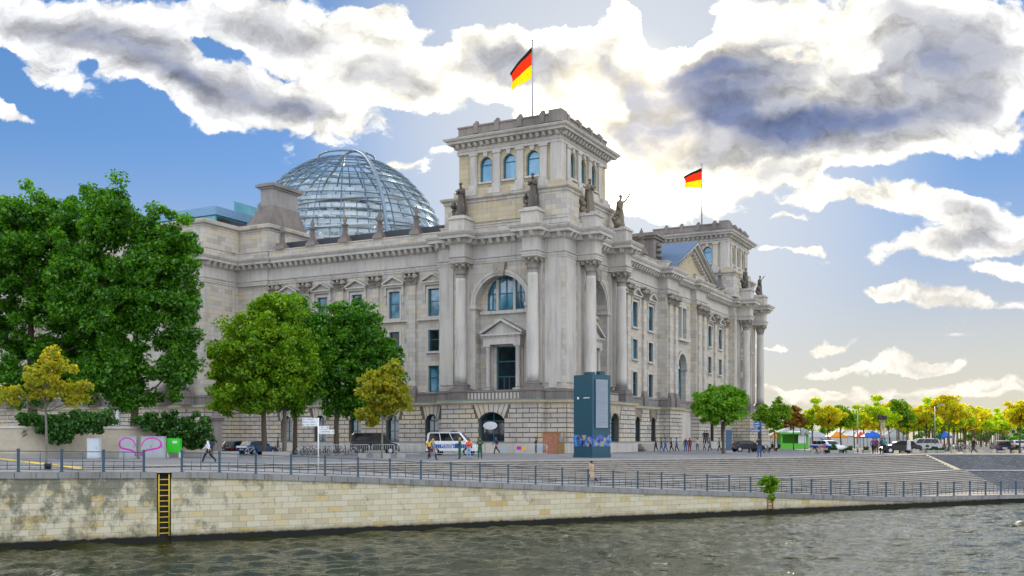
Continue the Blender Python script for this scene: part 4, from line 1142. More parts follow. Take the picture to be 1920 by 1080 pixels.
# ladders ----------------------------------------------------------------
def ladder(x, ztop, zbot, mat, label):
    e = MB()
    for s in (-.24, .24):
        e.tube(wallpt(x+s, zbot, -.02), wallpt(x+s, ztop, -.02), .035, .035, 6)
    o = e.build('ladder', mat); tag(o, label, 'ladder')
    z = zbot+.15
    while z < ztop-.05:
        r = MB(); r.tube(wallpt(x-.24, z, -.02), wallpt(x+.24, z, -.02), .028, .028, 6); r.build('rung', mat, o); z += .3
    return o
ladder(LADX, -.30, -3.75, 'yellow_paint', 'yellow steel ladder in a slot of the quay wall, seven steps above the river')['label'] = 'bright yellow ladder set in a dark slot of the quay wall'
simple('rust_wood', (.28,.17,.06), .8)
for t_ in range(900):
    xx = 10+t_*.05
    if 960+F*xx/wy(xx) > 1443: LAD2 = xx; break
def ladder2(x):
    e = MB()
    for s in (-.22, .22): e.tube(wallpt(x+s, -3.85, .06), wallpt(x+s, zc(x)-.3, .06), .04, .04, 6)
    o = e.build('ladder', 'rust_wood'); tag(o, 'short rusty brown ladder on the quay wall under the green bush', 'ladder')
    z = -3.7
    while z < zc(x)-.35:
        r = MB(); r.tube(wallpt(x-.22, z, .06), wallpt(x+.22, z, .06), .03, .03, 6); r.build('rung', 'rust_wood', o); z += .25
ladder2(LAD2)

# railing -------------------------------------------------------------
rl = empty('railing', wallpt(-27, zc(-27)), 0, 'dark blue-grey steel railing with square posts along the quay edge', 'railing')
o0 = Vector(rl.location)
def rp_(x, h, o=-.32): return Vector(wallpt(x, zc(x)+h, o))-o0
posts = []; x = LADX-.9-14*1.845
while x < 75:
    posts.append(x); x += 1.845 if abs(x-(LADX-.9)) > .3 else 1.8
pm = None
for x in posts:
    if pm is None:
        q = MB(); q.box((-.055,-.055,0),(.055,.055,1.15)); q.box((-.075,-.075,1.15),(.075,.075,1.2)); q.box((-.045,-.045,1.2),(.045,.045,1.24)); q.box((-.1,-.1,0),(.1,.1,.03)); pm = q.mesh('post', 'steel_dark')
    o = bpy.data.objects.new('post', pm); COL.objects.link(o); o.parent = rl; o.location = rp_(x, 0)
for h in (1.10, .58, .36, .13):
    for seg in ([p for p in posts if p <= LADX], [p for p in posts if p >= LADX]):
        q = MB()
        for a, b2 in zip(seg[:-1], seg[1:]): q.tube(rp_(a, h), rp_(b2, h), .024 if h == 1.1 else .018, None, 6, cap=False)
        q.build('rail', 'steel_dark', rl)
for a, b2 in zip(posts[:-1], posts[1:]):
    q = MB()
    mx = (a+b2)/2
    if abs(mx-LADX) < .95: continue
    q.tube(rp_(mx, .1), rp_(mx, 1.1), .02, None, 6)
    for s in (-.25, .25):
        u = mx+s*(b2-a); q.tube(rp_(u, .1), rp_(u, .62), .017, None, 6)
    q.build('baluster', 'steel_dark', rl)

# ================================================================ foliage
def leaf_mesh(name, blobs, n, size, mats, squash=1.0, jitter=.5, shell=.55, seed=0, flat=.0, cl=75):
    """blobs: (x,y,z,rx,ry,rz); many small folded leaf faces gathered in clumps within the lobes"""
    rng = np.random.default_rng(seed)
    vol = np.array([b[3]*b[4]*b[5] for b in blobs])**.75; vol = vol/vol.sum()
    C = []
    nc = max(6, int(n/cl))
    for b, f in zip(blobs, vol):
        k = max(3, int(nc*f))
        d = rng.normal(size=(k,3)); d /= np.linalg.norm(d, axis=1)[:,None]
        r = (shell+(1-shell)*rng.random(k))*rng.uniform(.82, 1.16, k); inner = rng.random(k) < .22; r[inner] *= rng.random(inner.sum())
        C.append(np.array(b[:3])+d*r[:,None]*np.array(b[3:6]))
    C = np.concatenate(C); k = len(C)
    cr = rng.uniform(.6, 1.25, k)*jitter
    idx = rng.integers(0, k, n)
    d = rng.normal(size=(n,3)); d /= np.linalg.norm(d, axis=1)[:,None]
    P = C[idx]+d*(cr[idx]*rng.random(n)**.45)[:,None]*np.array([1,1,.75*squash])
    nrm = d*.5+rng.normal(size=(n,3))*.6+np.array([0,0,.35]); nrm /= np.linalg.norm(nrm, axis=1)[:,None]
    t = np.cross(nrm, rng.normal(size=(n,3))); t /= np.linalg.norm(t, axis=1)[:,None]; bt = np.cross(nrm, t)
    s = size*rng.uniform(.45, 1.45, n)[:,None]
    fold = nrm*s*.22
    V = np.empty((n,4,3)); V[:,0] = P-t*s*.62; V[:,1] = P+bt*s*.42+fold; V[:,2] = P+t*s*.75; V[:,3] = P-bt*s*.42+fold
    me = bpy.data.meshes.new(name); me.vertices.add(n*4); me.vertices.foreach_set('co', V.reshape(-1).astype(np.float32))
    me.loops.add(n*4); me.loops.foreach_set('vertex_index', np.arange(n*4, dtype=np.int32))
    me.polygons.add(n); me.polygons.foreach_set('loop_start', np.arange(0, n*4, 4, dtype=np.int32)); me.polygons.foreach_set('loop_total', np.full(n, 4, dtype=np.int32))
    me.materials.append(MATS[mats]); me.update(); me.validate(); return me, C
def tree(base, lobes, n, size, mat, label, group, trunk_r=.25, trunk_h=None, jitter=1.0, seed=1, bark='bark', name='tree', depth=.85, limbs=14, cat='tree', shell=.5, stem=True, cl=75):
    """lobes (world x, z, rx, rz) in the plane of the trunk plus generated depth"""
    rng = random.Random(seed)
    bl_ = []
    for (x, z, rx, rz) in lobes:
        bl_.append((x-base[0], rng.uniform(-.15,.15)*rx, z-base[2], rx, rx*depth, rz))
    me, C = leaf_mesh('crown', bl_, n, size, mat, jitter=jitter, seed=seed, shell=shell, cl=cl)
    e = empty(name, base, 0, label, cat, group)
    o = bpy.data.objects.new('crown', me); COL.objects.link(o); o.parent = e
    if stem:
        t = MB(); zmid = trunk_h or (min(b[2]-b[5]*.4 for b in bl_))
        ztop = max(b[2] for b in bl_)
        pts = [(0,0,-.1,trunk_r*1.25), (0,0,.4,trunk_r), (rng.uniform(-.1,.1),0,zmid*.6,trunk_r*.86), (rng.uniform(-.2,.2),.05,zmid,trunk_r*.75), (rng.uniform(-.4,.4),.1,(zmid+ztop)/2,trunk_r*.5), (0,0,ztop,trunk_r*.15)]
        for a, b2 in zip(pts[:-1], pts[1:]): t.tube(a[:3], b2[:3], a[3], b2[3], 9, cap=False)
        idx = np.linspace(0, len(C)-1, limbs).astype(int)
        for i in idx:
            c = C[i]; zs = min(max(zmid*.85, c[2]-1.8*rng.random()-abs(c[0])*.5), ztop)
            f = (zs-zmid)/(max(.1, ztop-zmid)); r = trunk_r*(.5-.35*max(0, min(1, f)))
            mid = (c[0]*.5, c[1]*.5, zs+(c[2]-zs)*.35)
            t.tube((0,0,zs), mid, r*.7, r*.4, 6, cap=False); t.tube(mid, tuple(c), r*.4, r*.12, 5, cap=False)
        t.build('trunk', bark, e)
    return e
def lob(Y, L):
    """lobes given as px, py, rx, ry at depth Y -> metres"""
    k = Y/F
    return [((x-960)*k, CH+(HZ-y)*k, rx*k, ry*k) for x, y, rx, ry in L]
def gb_(px, Y, z=0): return ((px-960)/F*Y, Y, z)
tree(gb_(60, 102, 2.5), lob(102, [(45,490,115,110),(-50,560,110,150),(120,610,115,100),(120,420,75,62),(60,690,100,70),(0,430,70,62),(60,400,55,50),(175,560,70,110),(150,700,80,60)]), 115000, .26, 'leaf_deep', 'huge dark green tree at the left edge, taller than the wall behind it', 'plane trees by the east front', .5, jitter=1.0, seed=11, cl=150)['label'] = 'huge dark green tree cut off by the left edge of the photo'
tree(gb_(252, 98, 2.5), lob(98, [(300,480,78,92),(205,410,66,70),(325,590,60,90),(230,560,95,90),(235,690,62,52),(330,680,42,70),(150,520,60,90),(250,745,50,30),(180,700,50,40)]), 99000, .25, 'leaf_deep', 'tall full green tree just left of the building side wall, above the graffiti heart', 'plane trees by the east front', .42, jitter=1.0, seed=12, cl=150)
tree(gb_(496, 104), lob(104, [(497,650,86,80),(440,690,52,60),(520,590,50,42),(480,735,88,42),(545,690,50,60),(425,750,30,35)]), 72000, .24, 'leaf_bright', 'bright green tree in front of the left facade, leftmost of the middle clump', 'plane trees by the east front', .3, jitter=.85, seed=13, cl=110)
tree(gb_(533, 108), lob(108, [(545,610,48,60),(575,660,45,60),(540,730,60,45)]), 26000, .24, 'leaf_mid', 'slim green tree in the middle of the clump, its trunk lit olive', 'plane trees by the east front', .26, jitter=.9, seed=14, bark='bark_light')
tree(gb_(553, 110), lob(110, [(590,640,45,70),(560,720,55,50)]), 24000, .24, 'leaf_deep', 'green tree with a dark trunk, squeezed between its neighbours in the clump', 'plane trees by the east front', .26, jitter=.9, seed=15)
tree(gb_(631, 112), lob(112, [(655,620,68,60),(705,670,50,50),(640,700,70,60),(620,650,50,60),(720,720,40,45),(670,760,60,30)]), 66000, .25, 'leaf_deep', 'broad dark green tree behind the signpost, rightmost of the middle clump', 'plane trees by the east front', .32, jitter=.88, seed=16, cl=110)
tree(gb_(716, 88.7), lob(88.7, [(714,738,42,40),(730,702,26,28),(700,775,28,22),(745,745,28,30),(690,715,20,20)]), 9000, .22, 'leaf_autumn', 'young tree turning yellow, right of the dark green trees', 'young autumn trees', .09, jitter=.6, seed=17, bark='bark_light', limbs=22)
tree(gb_(87, 60), lob(60, [(85,722,52,30),(105,685,34,26),(30,745,38,20),(135,748,32,16),(60,700,28,22),(150,725,18,14),(95,665,16,14)]), 4300, .155, 'leaf_autumn', 'sparse yellow tree by the railing at the left, before the ivy wall', 'young autumn trees', .075, jitter=.48, seed=18, bark='bark_light', limbs=26)
tree(gb_(1356, 113), lob(113, [(1353,765,50,28),(1340,750,34,26),(1368,750,34,26),(1354,742,30,20)]), 26000, .22, 'leaf_ball', 'clipped round green tree standing alone on the plaza before the side facade', None, .17, trunk_h=3.6, jitter=.55, seed=19, shell=.6)
tree(gb_(1452, 143), lob(143, [(1450,782,32,20),(1440,772,20,16),(1462,768,20,18)]), 9000, .24, 'leaf_bright', 'green tree right beside the last column of the building', None, .12, trunk_h=3.2, jitter=.6, seed=20)

# the rows of young trees beyond the plaza: four crown shapes, each row by copying
def proto(mat, seed, n=4600):
    H = 7.6
    L = [(0,4.9,2.6,1.2),(0.4,5.8,2.0,1.2),(-.6,4.4,2.2,.8),(.1,6.9,.9,.8)]
    return tree((0,0,0), L, n, .26, mat, 'x', 'young trees in rows beyond the plaza', .11, trunk_h=2.9, jitter=.62, seed=seed, limbs=10, shell=.45)
protos = {}
for i, k in enumerate(('leaf_lime', 'leaf_orange', 'leaf_bright', 'leaf_rust')):
    protos[k] = [proto(k, 30+i*3+j) for j in range(2 if k != 'leaf_rust' else 1)]
usedp = set()
CN = {'leaf_lime': 'lime-green', 'leaf_orange': 'yellow-orange', 'leaf_bright': 'fresh green', 'leaf_rust': 'rust-brown'}
def put_tree(k, X, Y, s, label):
    j = random.randint(0, len(protos[k])-1); p = protos[k][j]
    o = place(p, id(p) in usedp, (X, Y, 0), random.uniform(0, 6.28), label, 'young trees in rows beyond the plaza', (s, s, s*random.uniform(.92, 1.1)))
    usedp.add(id(p))
front = [(1488,150,'leaf_rust',.85,'rust-brown tree right of the green tree beside the last column'),(1524,152,'leaf_lime',1.02,'fresh green tree behind the bicycles, over the green kiosk'),(1552,148,'leaf_orange',1.0,'yellow-orange tree above the police car'),
 (1577,156,'leaf_bright',1.0,'fresh green tree right of the tree above the police car'),(1602,170,'leaf_lime',.9,'lime-green tree left of the blue tent'),(1650,150,'leaf_lime',1.08,'tall lime-green tree behind the lattice mast'),
 (1668,165,'leaf_orange',.95,'yellow-orange tree behind the black car'),(1686,152,'leaf_bright',.95,'fresh green tree over the silver car'),(1703,168,'leaf_bright',.9,'round green tree left of the yellow one in the front row'),(1722,160,'leaf_orange',.95,'yellow-orange tree above the parked silver car'),(1748,172,'leaf_lime',.95,'lime-green tree behind the lamp post'),(1779,143,'leaf_orange',1.12,'tallest yellow-green tree, at the head of the avenue'),(1912,118,'leaf_orange',.95,'orange tree cut off by the right edge of the photo')]
for px, Y, k, s, lb in front: put_tree(k, (px-960)/F*Y, Y, s, lb)
ks = ['leaf_lime','leaf_orange','leaf_lime','leaf_lime','leaf_orange','leaf_lime','leaf_bright']
cnt = 0
ORD = ['first','second','third','fourth','fifth','sixth','seventh','eighth','ninth','tenth','eleventh','twelfth']+['%dth' % i for i in range(13, 60)]
def local_row(lx, y0, y1, step, nm):
    global cnt
    y = y0; i = 0
    while y < y1:
        p = L2W(lx+random.uniform(-.4,.4), y, 0); px = 960+F*p.x/p.y
        k = random.choice(ks); i += 1; cnt += 1
        if 1440 < px < 2010:
            put_tree(k, p.x, p.y, random.uniform(.9, 1.12), '%s tree, %s from the near end of %s' % (CN[k], ORD[i-1], nm))
        y += step
local_row(37, 55, 240, 8.5, 'the row left of the road')
local_row(32, 66, 240, 9, 'the second row left of the road')
local_row(26, 78, 220, 9, 'the third row left of the road')
local_row(19, 92, 230, 12, 'the fourth row left of the road')
local_row(11, 98, 230, 12, 'the row nearest the tents')
local_row(52, 48, 220, 10, 'the row right of the road')

# far wood on the horizon
wb = []
rg = random.Random(5)
for i in range(70):
    x = 120+i*5.2; wb.append((x, 470+rg.uniform(-25,25), rg.uniform(2,5), 8, 8, rg.uniform(5,9)))
me, _ = leaf_mesh('distant_trees', wb, 26000, 1.2, 'leaf_mid', jitter=2.0, seed=77)
o = bpy.data.objects.new('distant_trees', me); COL.objects.link(o); o['kind'] = 'stuff'

# terrace wall with ivy at the left -----------------------------------
A = Vector(gb_(-260, 80)); B = Vector(gb_(396, 96)); dv = (B-A); Lw = dv.length; rz = atan2(dv.y, dv.x)
tw_ = empty('terrace_wall', A, rz, 'pale rendered terrace wall half hidden by ivy, behind the grey cabinets', 'wall')
m = MB(); m.box((0,0,0),(Lw,.5,2.55)); m.build('wall_face', 'concrete_warm', tw_)
m = MB(); m.box((-.1,-.08,2.55),(Lw+.1,.6,2.75)); m.build('wall_cap', 'stone_plain', tw_)
m = MB(); m.box((0,-.12,0),(Lw,-.002,.45)); m.build('wall_foot', 'concrete', tw_)
gp2 = empty('gate_pier', gb_(405, 97), rz, 'carved grey stone gate pier at the right end of the ivy', 'pier')
m = MB(); m.box((-.55,-.5,0),(.55,.5,.5)); m.box((-.45,-.4,.5),(.45,.4,3.4)); m.build('shaft', 'stone_dark', gp2)
m = MB(); m.box((-.6,-.55,3.4),(.6,.55,3.6)); m.box((-.75,-.7,3.6),(.75,.7,3.78)); m.lathe([(.5,3.78),(.4,4.0),(.15,4.2)],8); m.build('cap', 'stone_dark', gp2)
# terrace behind it
m = MB(); a1 = A+Vector((0,.4,0)); m.box((0,.45,-.2),(Lw,16,2.5)); o = m.build('terrace', 'paving'); o.location = A; o.rotation_euler = (0,0,rz); o['kind'] = 'structure'
def ivy(label, pts, n, Y, seed):
    L = lob(Y, pts)
    bl_ = [(x, Y+.1, z, rx, .75, rz_) for x, z, rx, rz_ in L]
    me, _ = leaf_mesh('ivy', bl_, n, .2, 'ivy', jitter=.45, seed=seed, shell=.3)
    o = bpy.data.objects.new('ivy', me); COL.objects.link(o); tag(o, label, 'ivy')
ivy('dark green ivy hanging over the terrace wall behind the yellow tree', [(60,785,30,14),(90,795,40,24),(130,800,40,30),(160,790,40,24),(190,785,25,18),(40,795,12,20),(110,815,25,16)], 12000, 87.0, 41)
ivy('large mound of ivy over the wall behind the green box', [(330,800,48,34),(300,795,40,24),(365,810,30,34),(270,790,30,14),(345,825,50,22),(385,815,12,30)], 14000, 91.6, 42)
bs_ = [( -.0, 0, .65, .62, .5, .5), (.25, 0, .95, .35,.3,.35), (-.25,0,1.0,.3,.25,.4), (.05,0,-.1,.35,.3,.5)]
me, _ = leaf_mesh('crown', bs_, 2600, .13, 'leaf_bright', jitter=.3, seed=43)
o = empty('bush', wallpt(LAD2, zc(LAD2), -.1), 0, 'small bright green bush growing out of the quay wall above the rusty ladder', 'bush')
q = bpy.data.objects.new('crown', me); COL.objects.link(q); q.parent = o
m = MB(); m.tube((0,.0,-.5),(0,0,.6),.03,.02); m.build('stem', 'bark', o)
# ================================================================ people
def flatmat(name, col, rough=.8):
    if name not in MATS: simple(name, col, rough, var=.12, scale=9)
    return name
SKIN = flatmat('skin', (.48,.27,.18), .55); SHOE = flatmat('shoe_black', (.02,.02,.02), .5)
PALC = dict(white=(.75,.78,.85), black=(.012,.012,.016), navy=(.02,.035,.09), blue=(.04,.12,.38), jeans=(.035,.085,.22), grey=(.22,.23,.25), lgrey=(.5,.5,.5), orange=(.85,.10,.02), green=(.02,.09,.04), tan=(.50,.35,.20), beige=(.55,.45,.32),
            purple=(.16,.05,.2), wine=(.13,.02,.03), yellow=(.7,.42,.03), teal=(.04,.2,.26), brown=(.10,.05,.025), blond=(.5,.32,.12), red=(.5,.02,.02), sky=(.25,.42,.62))
def pc(c): return flatmat('cloth_'+c, PALC[c])
def person(loc, face, label, top='black', bottom='black', hair='brown', pose='stand', stride=.3, coat=None, arms=None, h=1.75, bag=None, group=None, longhair=False, skirt=None, bald=False):
    """face: heading in degrees in the ground plane (0 = +X, 90 = away from the camera)"""
    V = []; E_ = []; R = []; BM = []
    def v(p, r, par=None, m=None):
        V.append(p); R.append(r)
        if par is not None: E_.append((par, len(V)-1)); BM.append((par, len(V)-1, m))
        return len(V)-1
    zp = .95 if pose != 'sit' else .52
    lean = .05 if pose == 'walk' else 0
    pel = v((0,0,zp), .125)
    sp_ = v((lean*.4,0,zp+.2), .115, pel, 1); chs = v((lean,0,zp+.40), .135, sp_, 1); nk = v((lean+.01,0,zp+.56), .05, chs, 1)
    hd = v((lean+.035,0,zp+.655), .088, nk, 0); ht = v((lean+.02,0,zp+.745), .075, hd, 0)
    v((lean+.115,0,zp+.665), .022, hd, 0)            # nose and brow
    aw = arms or ('swing' if pose == 'walk' else 'down')
    for s in (-1, 1):
        sh = v((lean,s*.175,zp+.485), .072, chs, 1)
        if aw == 'swing': el = (lean-.02-s*stride*.5, s*.235, zp+.23); ha = (el[0]+.14-s*stride*.3, s*.23, zp+.02)
        elif aw == 'down': el = (-.02, s*.235, zp+.20); ha = (.05, s*.24, zp-.05)
        elif aw == 'fold': el = (.02, s*.25, zp+.24); ha = (.25, -s*.02, zp+.32)
        elif aw == 'phone': el = (.18, s*.2, zp+.28) if s > 0 else (-.05, s*.25, zp+.22); ha = (.17, s*.10, zp+.62) if s > 0 else (.06, s*.24, zp+.0)
        elif aw == 'photo': el = (.2, s*.2, zp+.32); ha = (.34, s*.05, zp+.6)
        elif aw == 'up': el = (.12, s*.3, zp+.5) if s > 0 else (-.02, s*.24, zp+.22); ha = (.3, s*.34, zp+.75) if s > 0 else (.1, s*.22, zp+.05)
        e = v(el, .056, sh, 1); w_ = v(ha, .040, e, 1)
        d = Vector(ha)-Vector(el); d.normalize()
        k = v(tuple(Vector(ha)+d*.075), .038, w_, 0)
        for q, (a, l) in enumerate(((-.028,.075),(-.01,.09),(.01,.088),(.028,.07))):
            v(tuple(Vector(ha)+d*(.085+l)+Vector((a*.6, a, -abs(a)*.3))), .010, k, 0)
        v(tuple(Vector(ha)+d*.09+Vector((.045, -s*.02, .01))), .012, w_, 0)
    for s in (-1, 1):
        hp = v((0, s*.085, zp-.06), .112, pel, 2)
        if pose == 'sit': kn = (.42, s*.12, .50); an = (.46, s*.11, .09)
        elif pose == 'walk': kn = (s*stride*.62+.06, s*.09, .50); an = (s*stride*1.15-(.10 if s < 0 else 0), s*.08, .09+(.07 if s < 0 else 0))
        else: kn = (.02, s*.11, .49); an = (0, s*.12+.0, .09)
        k = v(kn, .078, hp, 2); mid = tuple((Vector(kn)+Vector(an))/2+Vector((-.02,0,.03))); c = v(mid, .07, k, 2); a = v(an, .052, c, 2)
        v((an[0]+.15, an[1]+s*.02, max(.035, an[2]-.05)), .036, a, 3)
    me = bpy.data.meshes.new('person'); me.from_pydata(V, E_, [])
    ob = bpy.data.objects.new('person', me); COL.objects.link(ob)
    md = ob.modifiers.new('skin', 'SKIN'); md.use_smooth_shade = True; md.branch_smoothing = .3
    if not me.skin_vertices: me.skin_vertices_ensure() if hasattr(me, 'skin_vertices_ensure') else None
    if not me.skin_vertices:
        bpy.context.view_layer.objects.active = ob; bpy.ops.mesh.customdata_skin_add()
    for i, r in enumerate(R): me.skin_vertices[0].data[i].radius = (r, r*(1.25 if i in (1, 2) else 1))
    me.skin_vertices[0].data[0].use_root = True
    sb = ob.modifiers.new('sub', 'SUBSURF'); sb.levels = 1; sb.render_levels = 1
    dg = bpy.context.evaluated_depsgraph_get(); m2 = bpy.data.meshes.new_from_object(ob.evaluated_get(dg))
    ob.modifiers.clear(); ob.data = m2; bpy.data.meshes.remove(me)
    for mm in (SKIN, pc(top), pc(bottom), SHOE): m2.materials.append(MATS[mm])
    bones = [(np.array(V[a]), np.array(V[b_]), m) for a, b_, m in BM]
    cen = np.empty(len(m2.polygons)*3); m2.polygons.foreach_get('center', cen); cen = cen.reshape(-1,3)
    best = np.full(len(cen), 9.0); mi = np.zeros(len(cen), int)
    for a, b_, m in bones:
        ab_ = b_-a; t = np.clip(((cen-a)@ab_)/(ab_@ab_), 0, 1); d = np.linalg.norm(cen-(a+t[:,None]*ab_), axis=1)
        f = d < best; best[f] = d[f]; mi[f] = m
    m2.polygons.foreach_set('material_index', mi.astype(np.int32)); m2.update()
    ob.location = loc; ob.rotation_euler = (0,0,radians(face)); k = h/1.75; ob.scale = (k,k,k)
    tag(ob, label, 'person', group)
    hx = (lean+.02, 0, zp+.70)
    if not bald:
        m = MB()
        m.lathe([(.04,-.035),(.092,-.01),(.103,.04),(.085,.085),(.03,.112)], 12, (hx[0]-.018, 0, hx[2]+.0))
        if longhair: m.lathe([(.05,-.24),(.10,-.18),(.105,-.05),(.09,.04)], 10, (hx[0]-.05, 0, hx[2]))
        else: m.lathe([(.045,-.07),(.085,-.03),(.09,.03)], 10, (hx[0]-.035, 0, hx[2]))
        m.build('hair', pc(hair), ob)
    if coat:
        m = MB(); zb = .42 if coat[1] == 'long' else .72
        m.lathe([(.25,zb),(.24,zb+.12),(.19,zp+.02),(.165,zp+.14),(.185,zp+.34),(.20,zp+.44),(.13,zp+.53)], 14, (lean*.5,0,0), fr=lambda x, y, z: (x*.85+(.0), y*1.12, z))
        m.build('coat', pc(coat[0]), ob)
    if skirt:
        m = MB(); m.lathe([(.25,.45),(.2,.75),(.15,zp+.08)], 12); m.build('skirt', pc(skirt), ob)
    if bag:
        m = MB()
        if bag[1] == 'back':
            m.box((-.33+lean,-.15,zp+.08),(-.15+lean,.15,zp+.52)); m.box((-.37+lean,-.11,zp+.12),(-.33+lean,.11,zp+.34))
            o = m.build('backpack', pc(bag[0])); nm = 'backpack'
        else:
            m.box((-.1,-.38,zp-.25),(.18,-.26,zp+.0)); m.tube((-.08,-.32,zp),(0,-.2,zp+.5),.012); m.tube((.16,-.32,zp),(0,-.2,zp+.5),.012)
            o = m.build('handbag', pc(bag[0])); nm = 'handbag'
        o.location = ob.location; o.rotation_euler = ob.rotation_euler; o.scale = ob.scale
        tag(o, '%s %s carried by the %s' % ({'black':'black','wine':'dark red','navy':'navy','red':'red','grey':'grey'}.get(bag[0], bag[0]), nm, bag[2]), nm)
    return ob
def pg(px, py): return tuple(GY(px, py))
person(pg(391, 868.5), 180, 'person in white shirt and black trousers striding left past the green box', 'white', 'black', 'black', 'walk', .34, bag=('navy','back','person in the white shirt'))
person((G(1110, 77.2).x, 77.2, -1.73), 175, 'person in a beige knee-length coat walking beside the railing, phone at the ear', 'tan', 'black', 'black', 'walk', .3, coat=('tan','long'), arms='phone')
person(pg(811, 863), -20, 'person with blond hair in a long grey coat, nearest the plaza edge', 'grey', 'black', 'blond', 'walk', .25, coat=('grey','long'), longhair=True, bag=('wine','hand','person in the long grey coat'), h=1.68)
person(pg(805, 858.5), 60, 'person in a mustard jacket half hidden behind the grey coat', 'yellow', 'black', 'brown', 'walk', .2, longhair=True, h=1.7)
person(pg(862, 861), 200, 'person all in dark green, standing left of the orange top', 'green', 'green', 'blond', 'stand', arms='fold')
person(pg(879, 860.5), -90, 'person in a bright orange top and blue jeans', 'orange', 'sky', 'brown', 'stand', arms='fold', h=1.68)
person(pg(900, 860.5), -90, 'person in dark green with folded arms, right of the orange top', 'green', 'green', 'brown', 'stand', arms='fold', h=1.8)
person(pg(931, 851.5), 200, 'person in a dark suit over a blue shirt, walking by the barriers', 'navy', 'black', 'brown', 'walk', .25, h=1.85)
person(pg(949, 849), 180, 'person in a dark top and pale trousers raising a camera', 'black', 'lgrey', 'black', 'stand', arms='photo')
person(pg(1005, 851.5), 190, 'person all in black standing alone left of the brick shed', 'black', 'black', 'black', 'stand', arms='fold', h=1.8)
person(pg(763.5, 845), 180, 'person in a purple jacket walking before the round-arched ground window', 'purple', 'black', 'brown', 'walk', .25)
person(pg(521, 846), 180, 'person in black standing between the tree trunks', 'black', 'wine', 'black', 'stand')
person((G(424, 95).x, 95, -.02), -60, 'person in black seated on a concrete block beside the gate pier', 'black', 'black', 'brown', 'sit', arms='fold')
person(pg(1424, 857.5), 100, 'person in a black jacket and blue jeans near the steps, seen from behind', 'black', 'jeans', 'black', 'stand', arms='photo', h=1.8)
GR = 'people walking past the side facade'
for px, py, fc, t, b_, hr, ps, lb in [
    (1230,847,150,'navy','black','brown','walk','leftmost person of the group walking under the side facade, purple backpack'),
    (1240.5,847,160,'green','jeans','black','walk','second person from the left of the facade group, dark green jacket'),
    (1248,847.5,150,'blue','jeans','brown','walk','third person from the left of the facade group, blue jacket'),
    (1259,847,165,'black','black','black','walk','fourth person of the facade group, black clothes, lilac bag'),
    (1269,847,160,'blue','navy','black','walk','rightmost of the five walkers left of the flat grey bay'),
    (1285.5,847,90,'navy','jeans','blond','stand','person in a navy coat standing just left of the wine-red one'),
    (1293,847.5,90,'wine','wine','brown','stand','person dressed in wine red before the flat grey bay'),
    (1307.5,844.5,-100,'beige','jeans','brown','stand','person in a beige top and blue jeans beside the bench'),
    (1321,845,190,'beige','jeans','blond','walk','person in a cream jacket striding left, left of the clipped tree'),
    (1331,846,170,'blue','navy','brown','walk','person with a blue jacket just left of the clipped tree'),
    (1349,846,170,'teal','black','brown','walk','person in a teal top right beside the trunk of the clipped tree')]:
    person(pg(px, py), fc, lb, t, b_, hr, ps, .15, group=GR, h=1.76)
for px, c, lb in ((1300,'lgrey','person in pale clothes seated low on the bench by the wall'),):
    p = pg(px, 841); person((p[0], p[1], 0), 250, lb, c, c, 'brown', 'sit')
for px, lb in ((1321,'left one of two people in black standing raised behind the bench'), (1325.5,'right one of two people in black standing raised behind the bench')):
    Y = 134; person((G(px, Y).x, Y, 1.0), -90, lb, 'black', 'black', 'black', 'stand', h=1.7)
for px, py, fc, t, b_, ps, lb in [(1637,851.5,60,'purple','black','walk','person in a purple jacket left of the black car'), (1643,850,80,'wine','black','stand','person in dark red just behind the purple jacket'),
    (1654,852,90,'navy','black','walk','person in a navy jacket walking in front of the black car bonnet'), (1659,852,95,'teal','black','walk','person in a teal jacket close beside the navy one')]:
    person(pg(px, py), fc, lb, t, b_, 'brown', ps, .25, group='people near the black car')
person(pg(1704, 851.5), 120, 'person in a pale grey coat before the gap between black and silver cars', 'lgrey', 'black', 'blond', 'stand', coat=('lgrey','long'))
person(pg(1825.5, 850.5), 200, 'person with blond hair all in black crossing the road end', 'black', 'black', 'blond', 'walk', .35, longhair=True)
for px, lb, c in ((1448,'person in black crouched left of the green tree trunk','black'), (1461,'person in dark blue sitting beside a stroller under the green tree','navy')):
    p = pg(px, 846.5); person((p[0], p[1], -.05), 200, lb, c, 'black', 'black', 'sit')

# ================================================================ vehicles
def rounded(prof, hw, ins=.10, sc_=.96, mi=0):
    """side profile (x,z) extruded over the width with drawn-in flanks"""
    m = MB(); cx_ = sum(p[0] for p in prof)/len(prof); cz_ = sum(p[1] for p in prof)/len(prof); k = len(prof)
    rows = []
    for y, s in ((-hw, sc_-.03), (-hw+ins*.4, sc_+.02), (-hw+ins*1.5, 1.0), (hw-ins*1.5, 1.0), (hw-ins*.4, sc_+.02), (hw, sc_-.03)):
        rows.append([(cx_+(x-cx_)*s, y, cz_+(z-cz_)*s) for x, z in prof])
    n = 0; m.v = [p for r in rows for p in r]
    for r in range(len(rows)-1):
        for i in range(k):
            j = (i+1) % k; m.f.append((r*k+i, r*k+j, (r+1)*k+j, (r+1)*k+i)); m.m.append(mi); m.sm.append(False)
    m.f.append(tuple(range(k))); m.m.append(mi); m.sm.append(False)
    m.f.append(tuple(range((len(rows)-1)*k, len(rows)*k))[::-1]); m.m.append(mi); m.sm.append(False)
    return m
def paint(name, col):
    if name in MATS: return name
    m, nt, b, out = newmat(name); b.inputs['Base Color'].default_value = col+(1,); b.inputs['Roughness'].default_value = .25; b.inputs['Coat Weight'].default_value = .2; b.inputs['Metallic'].default_value = .15
    return name
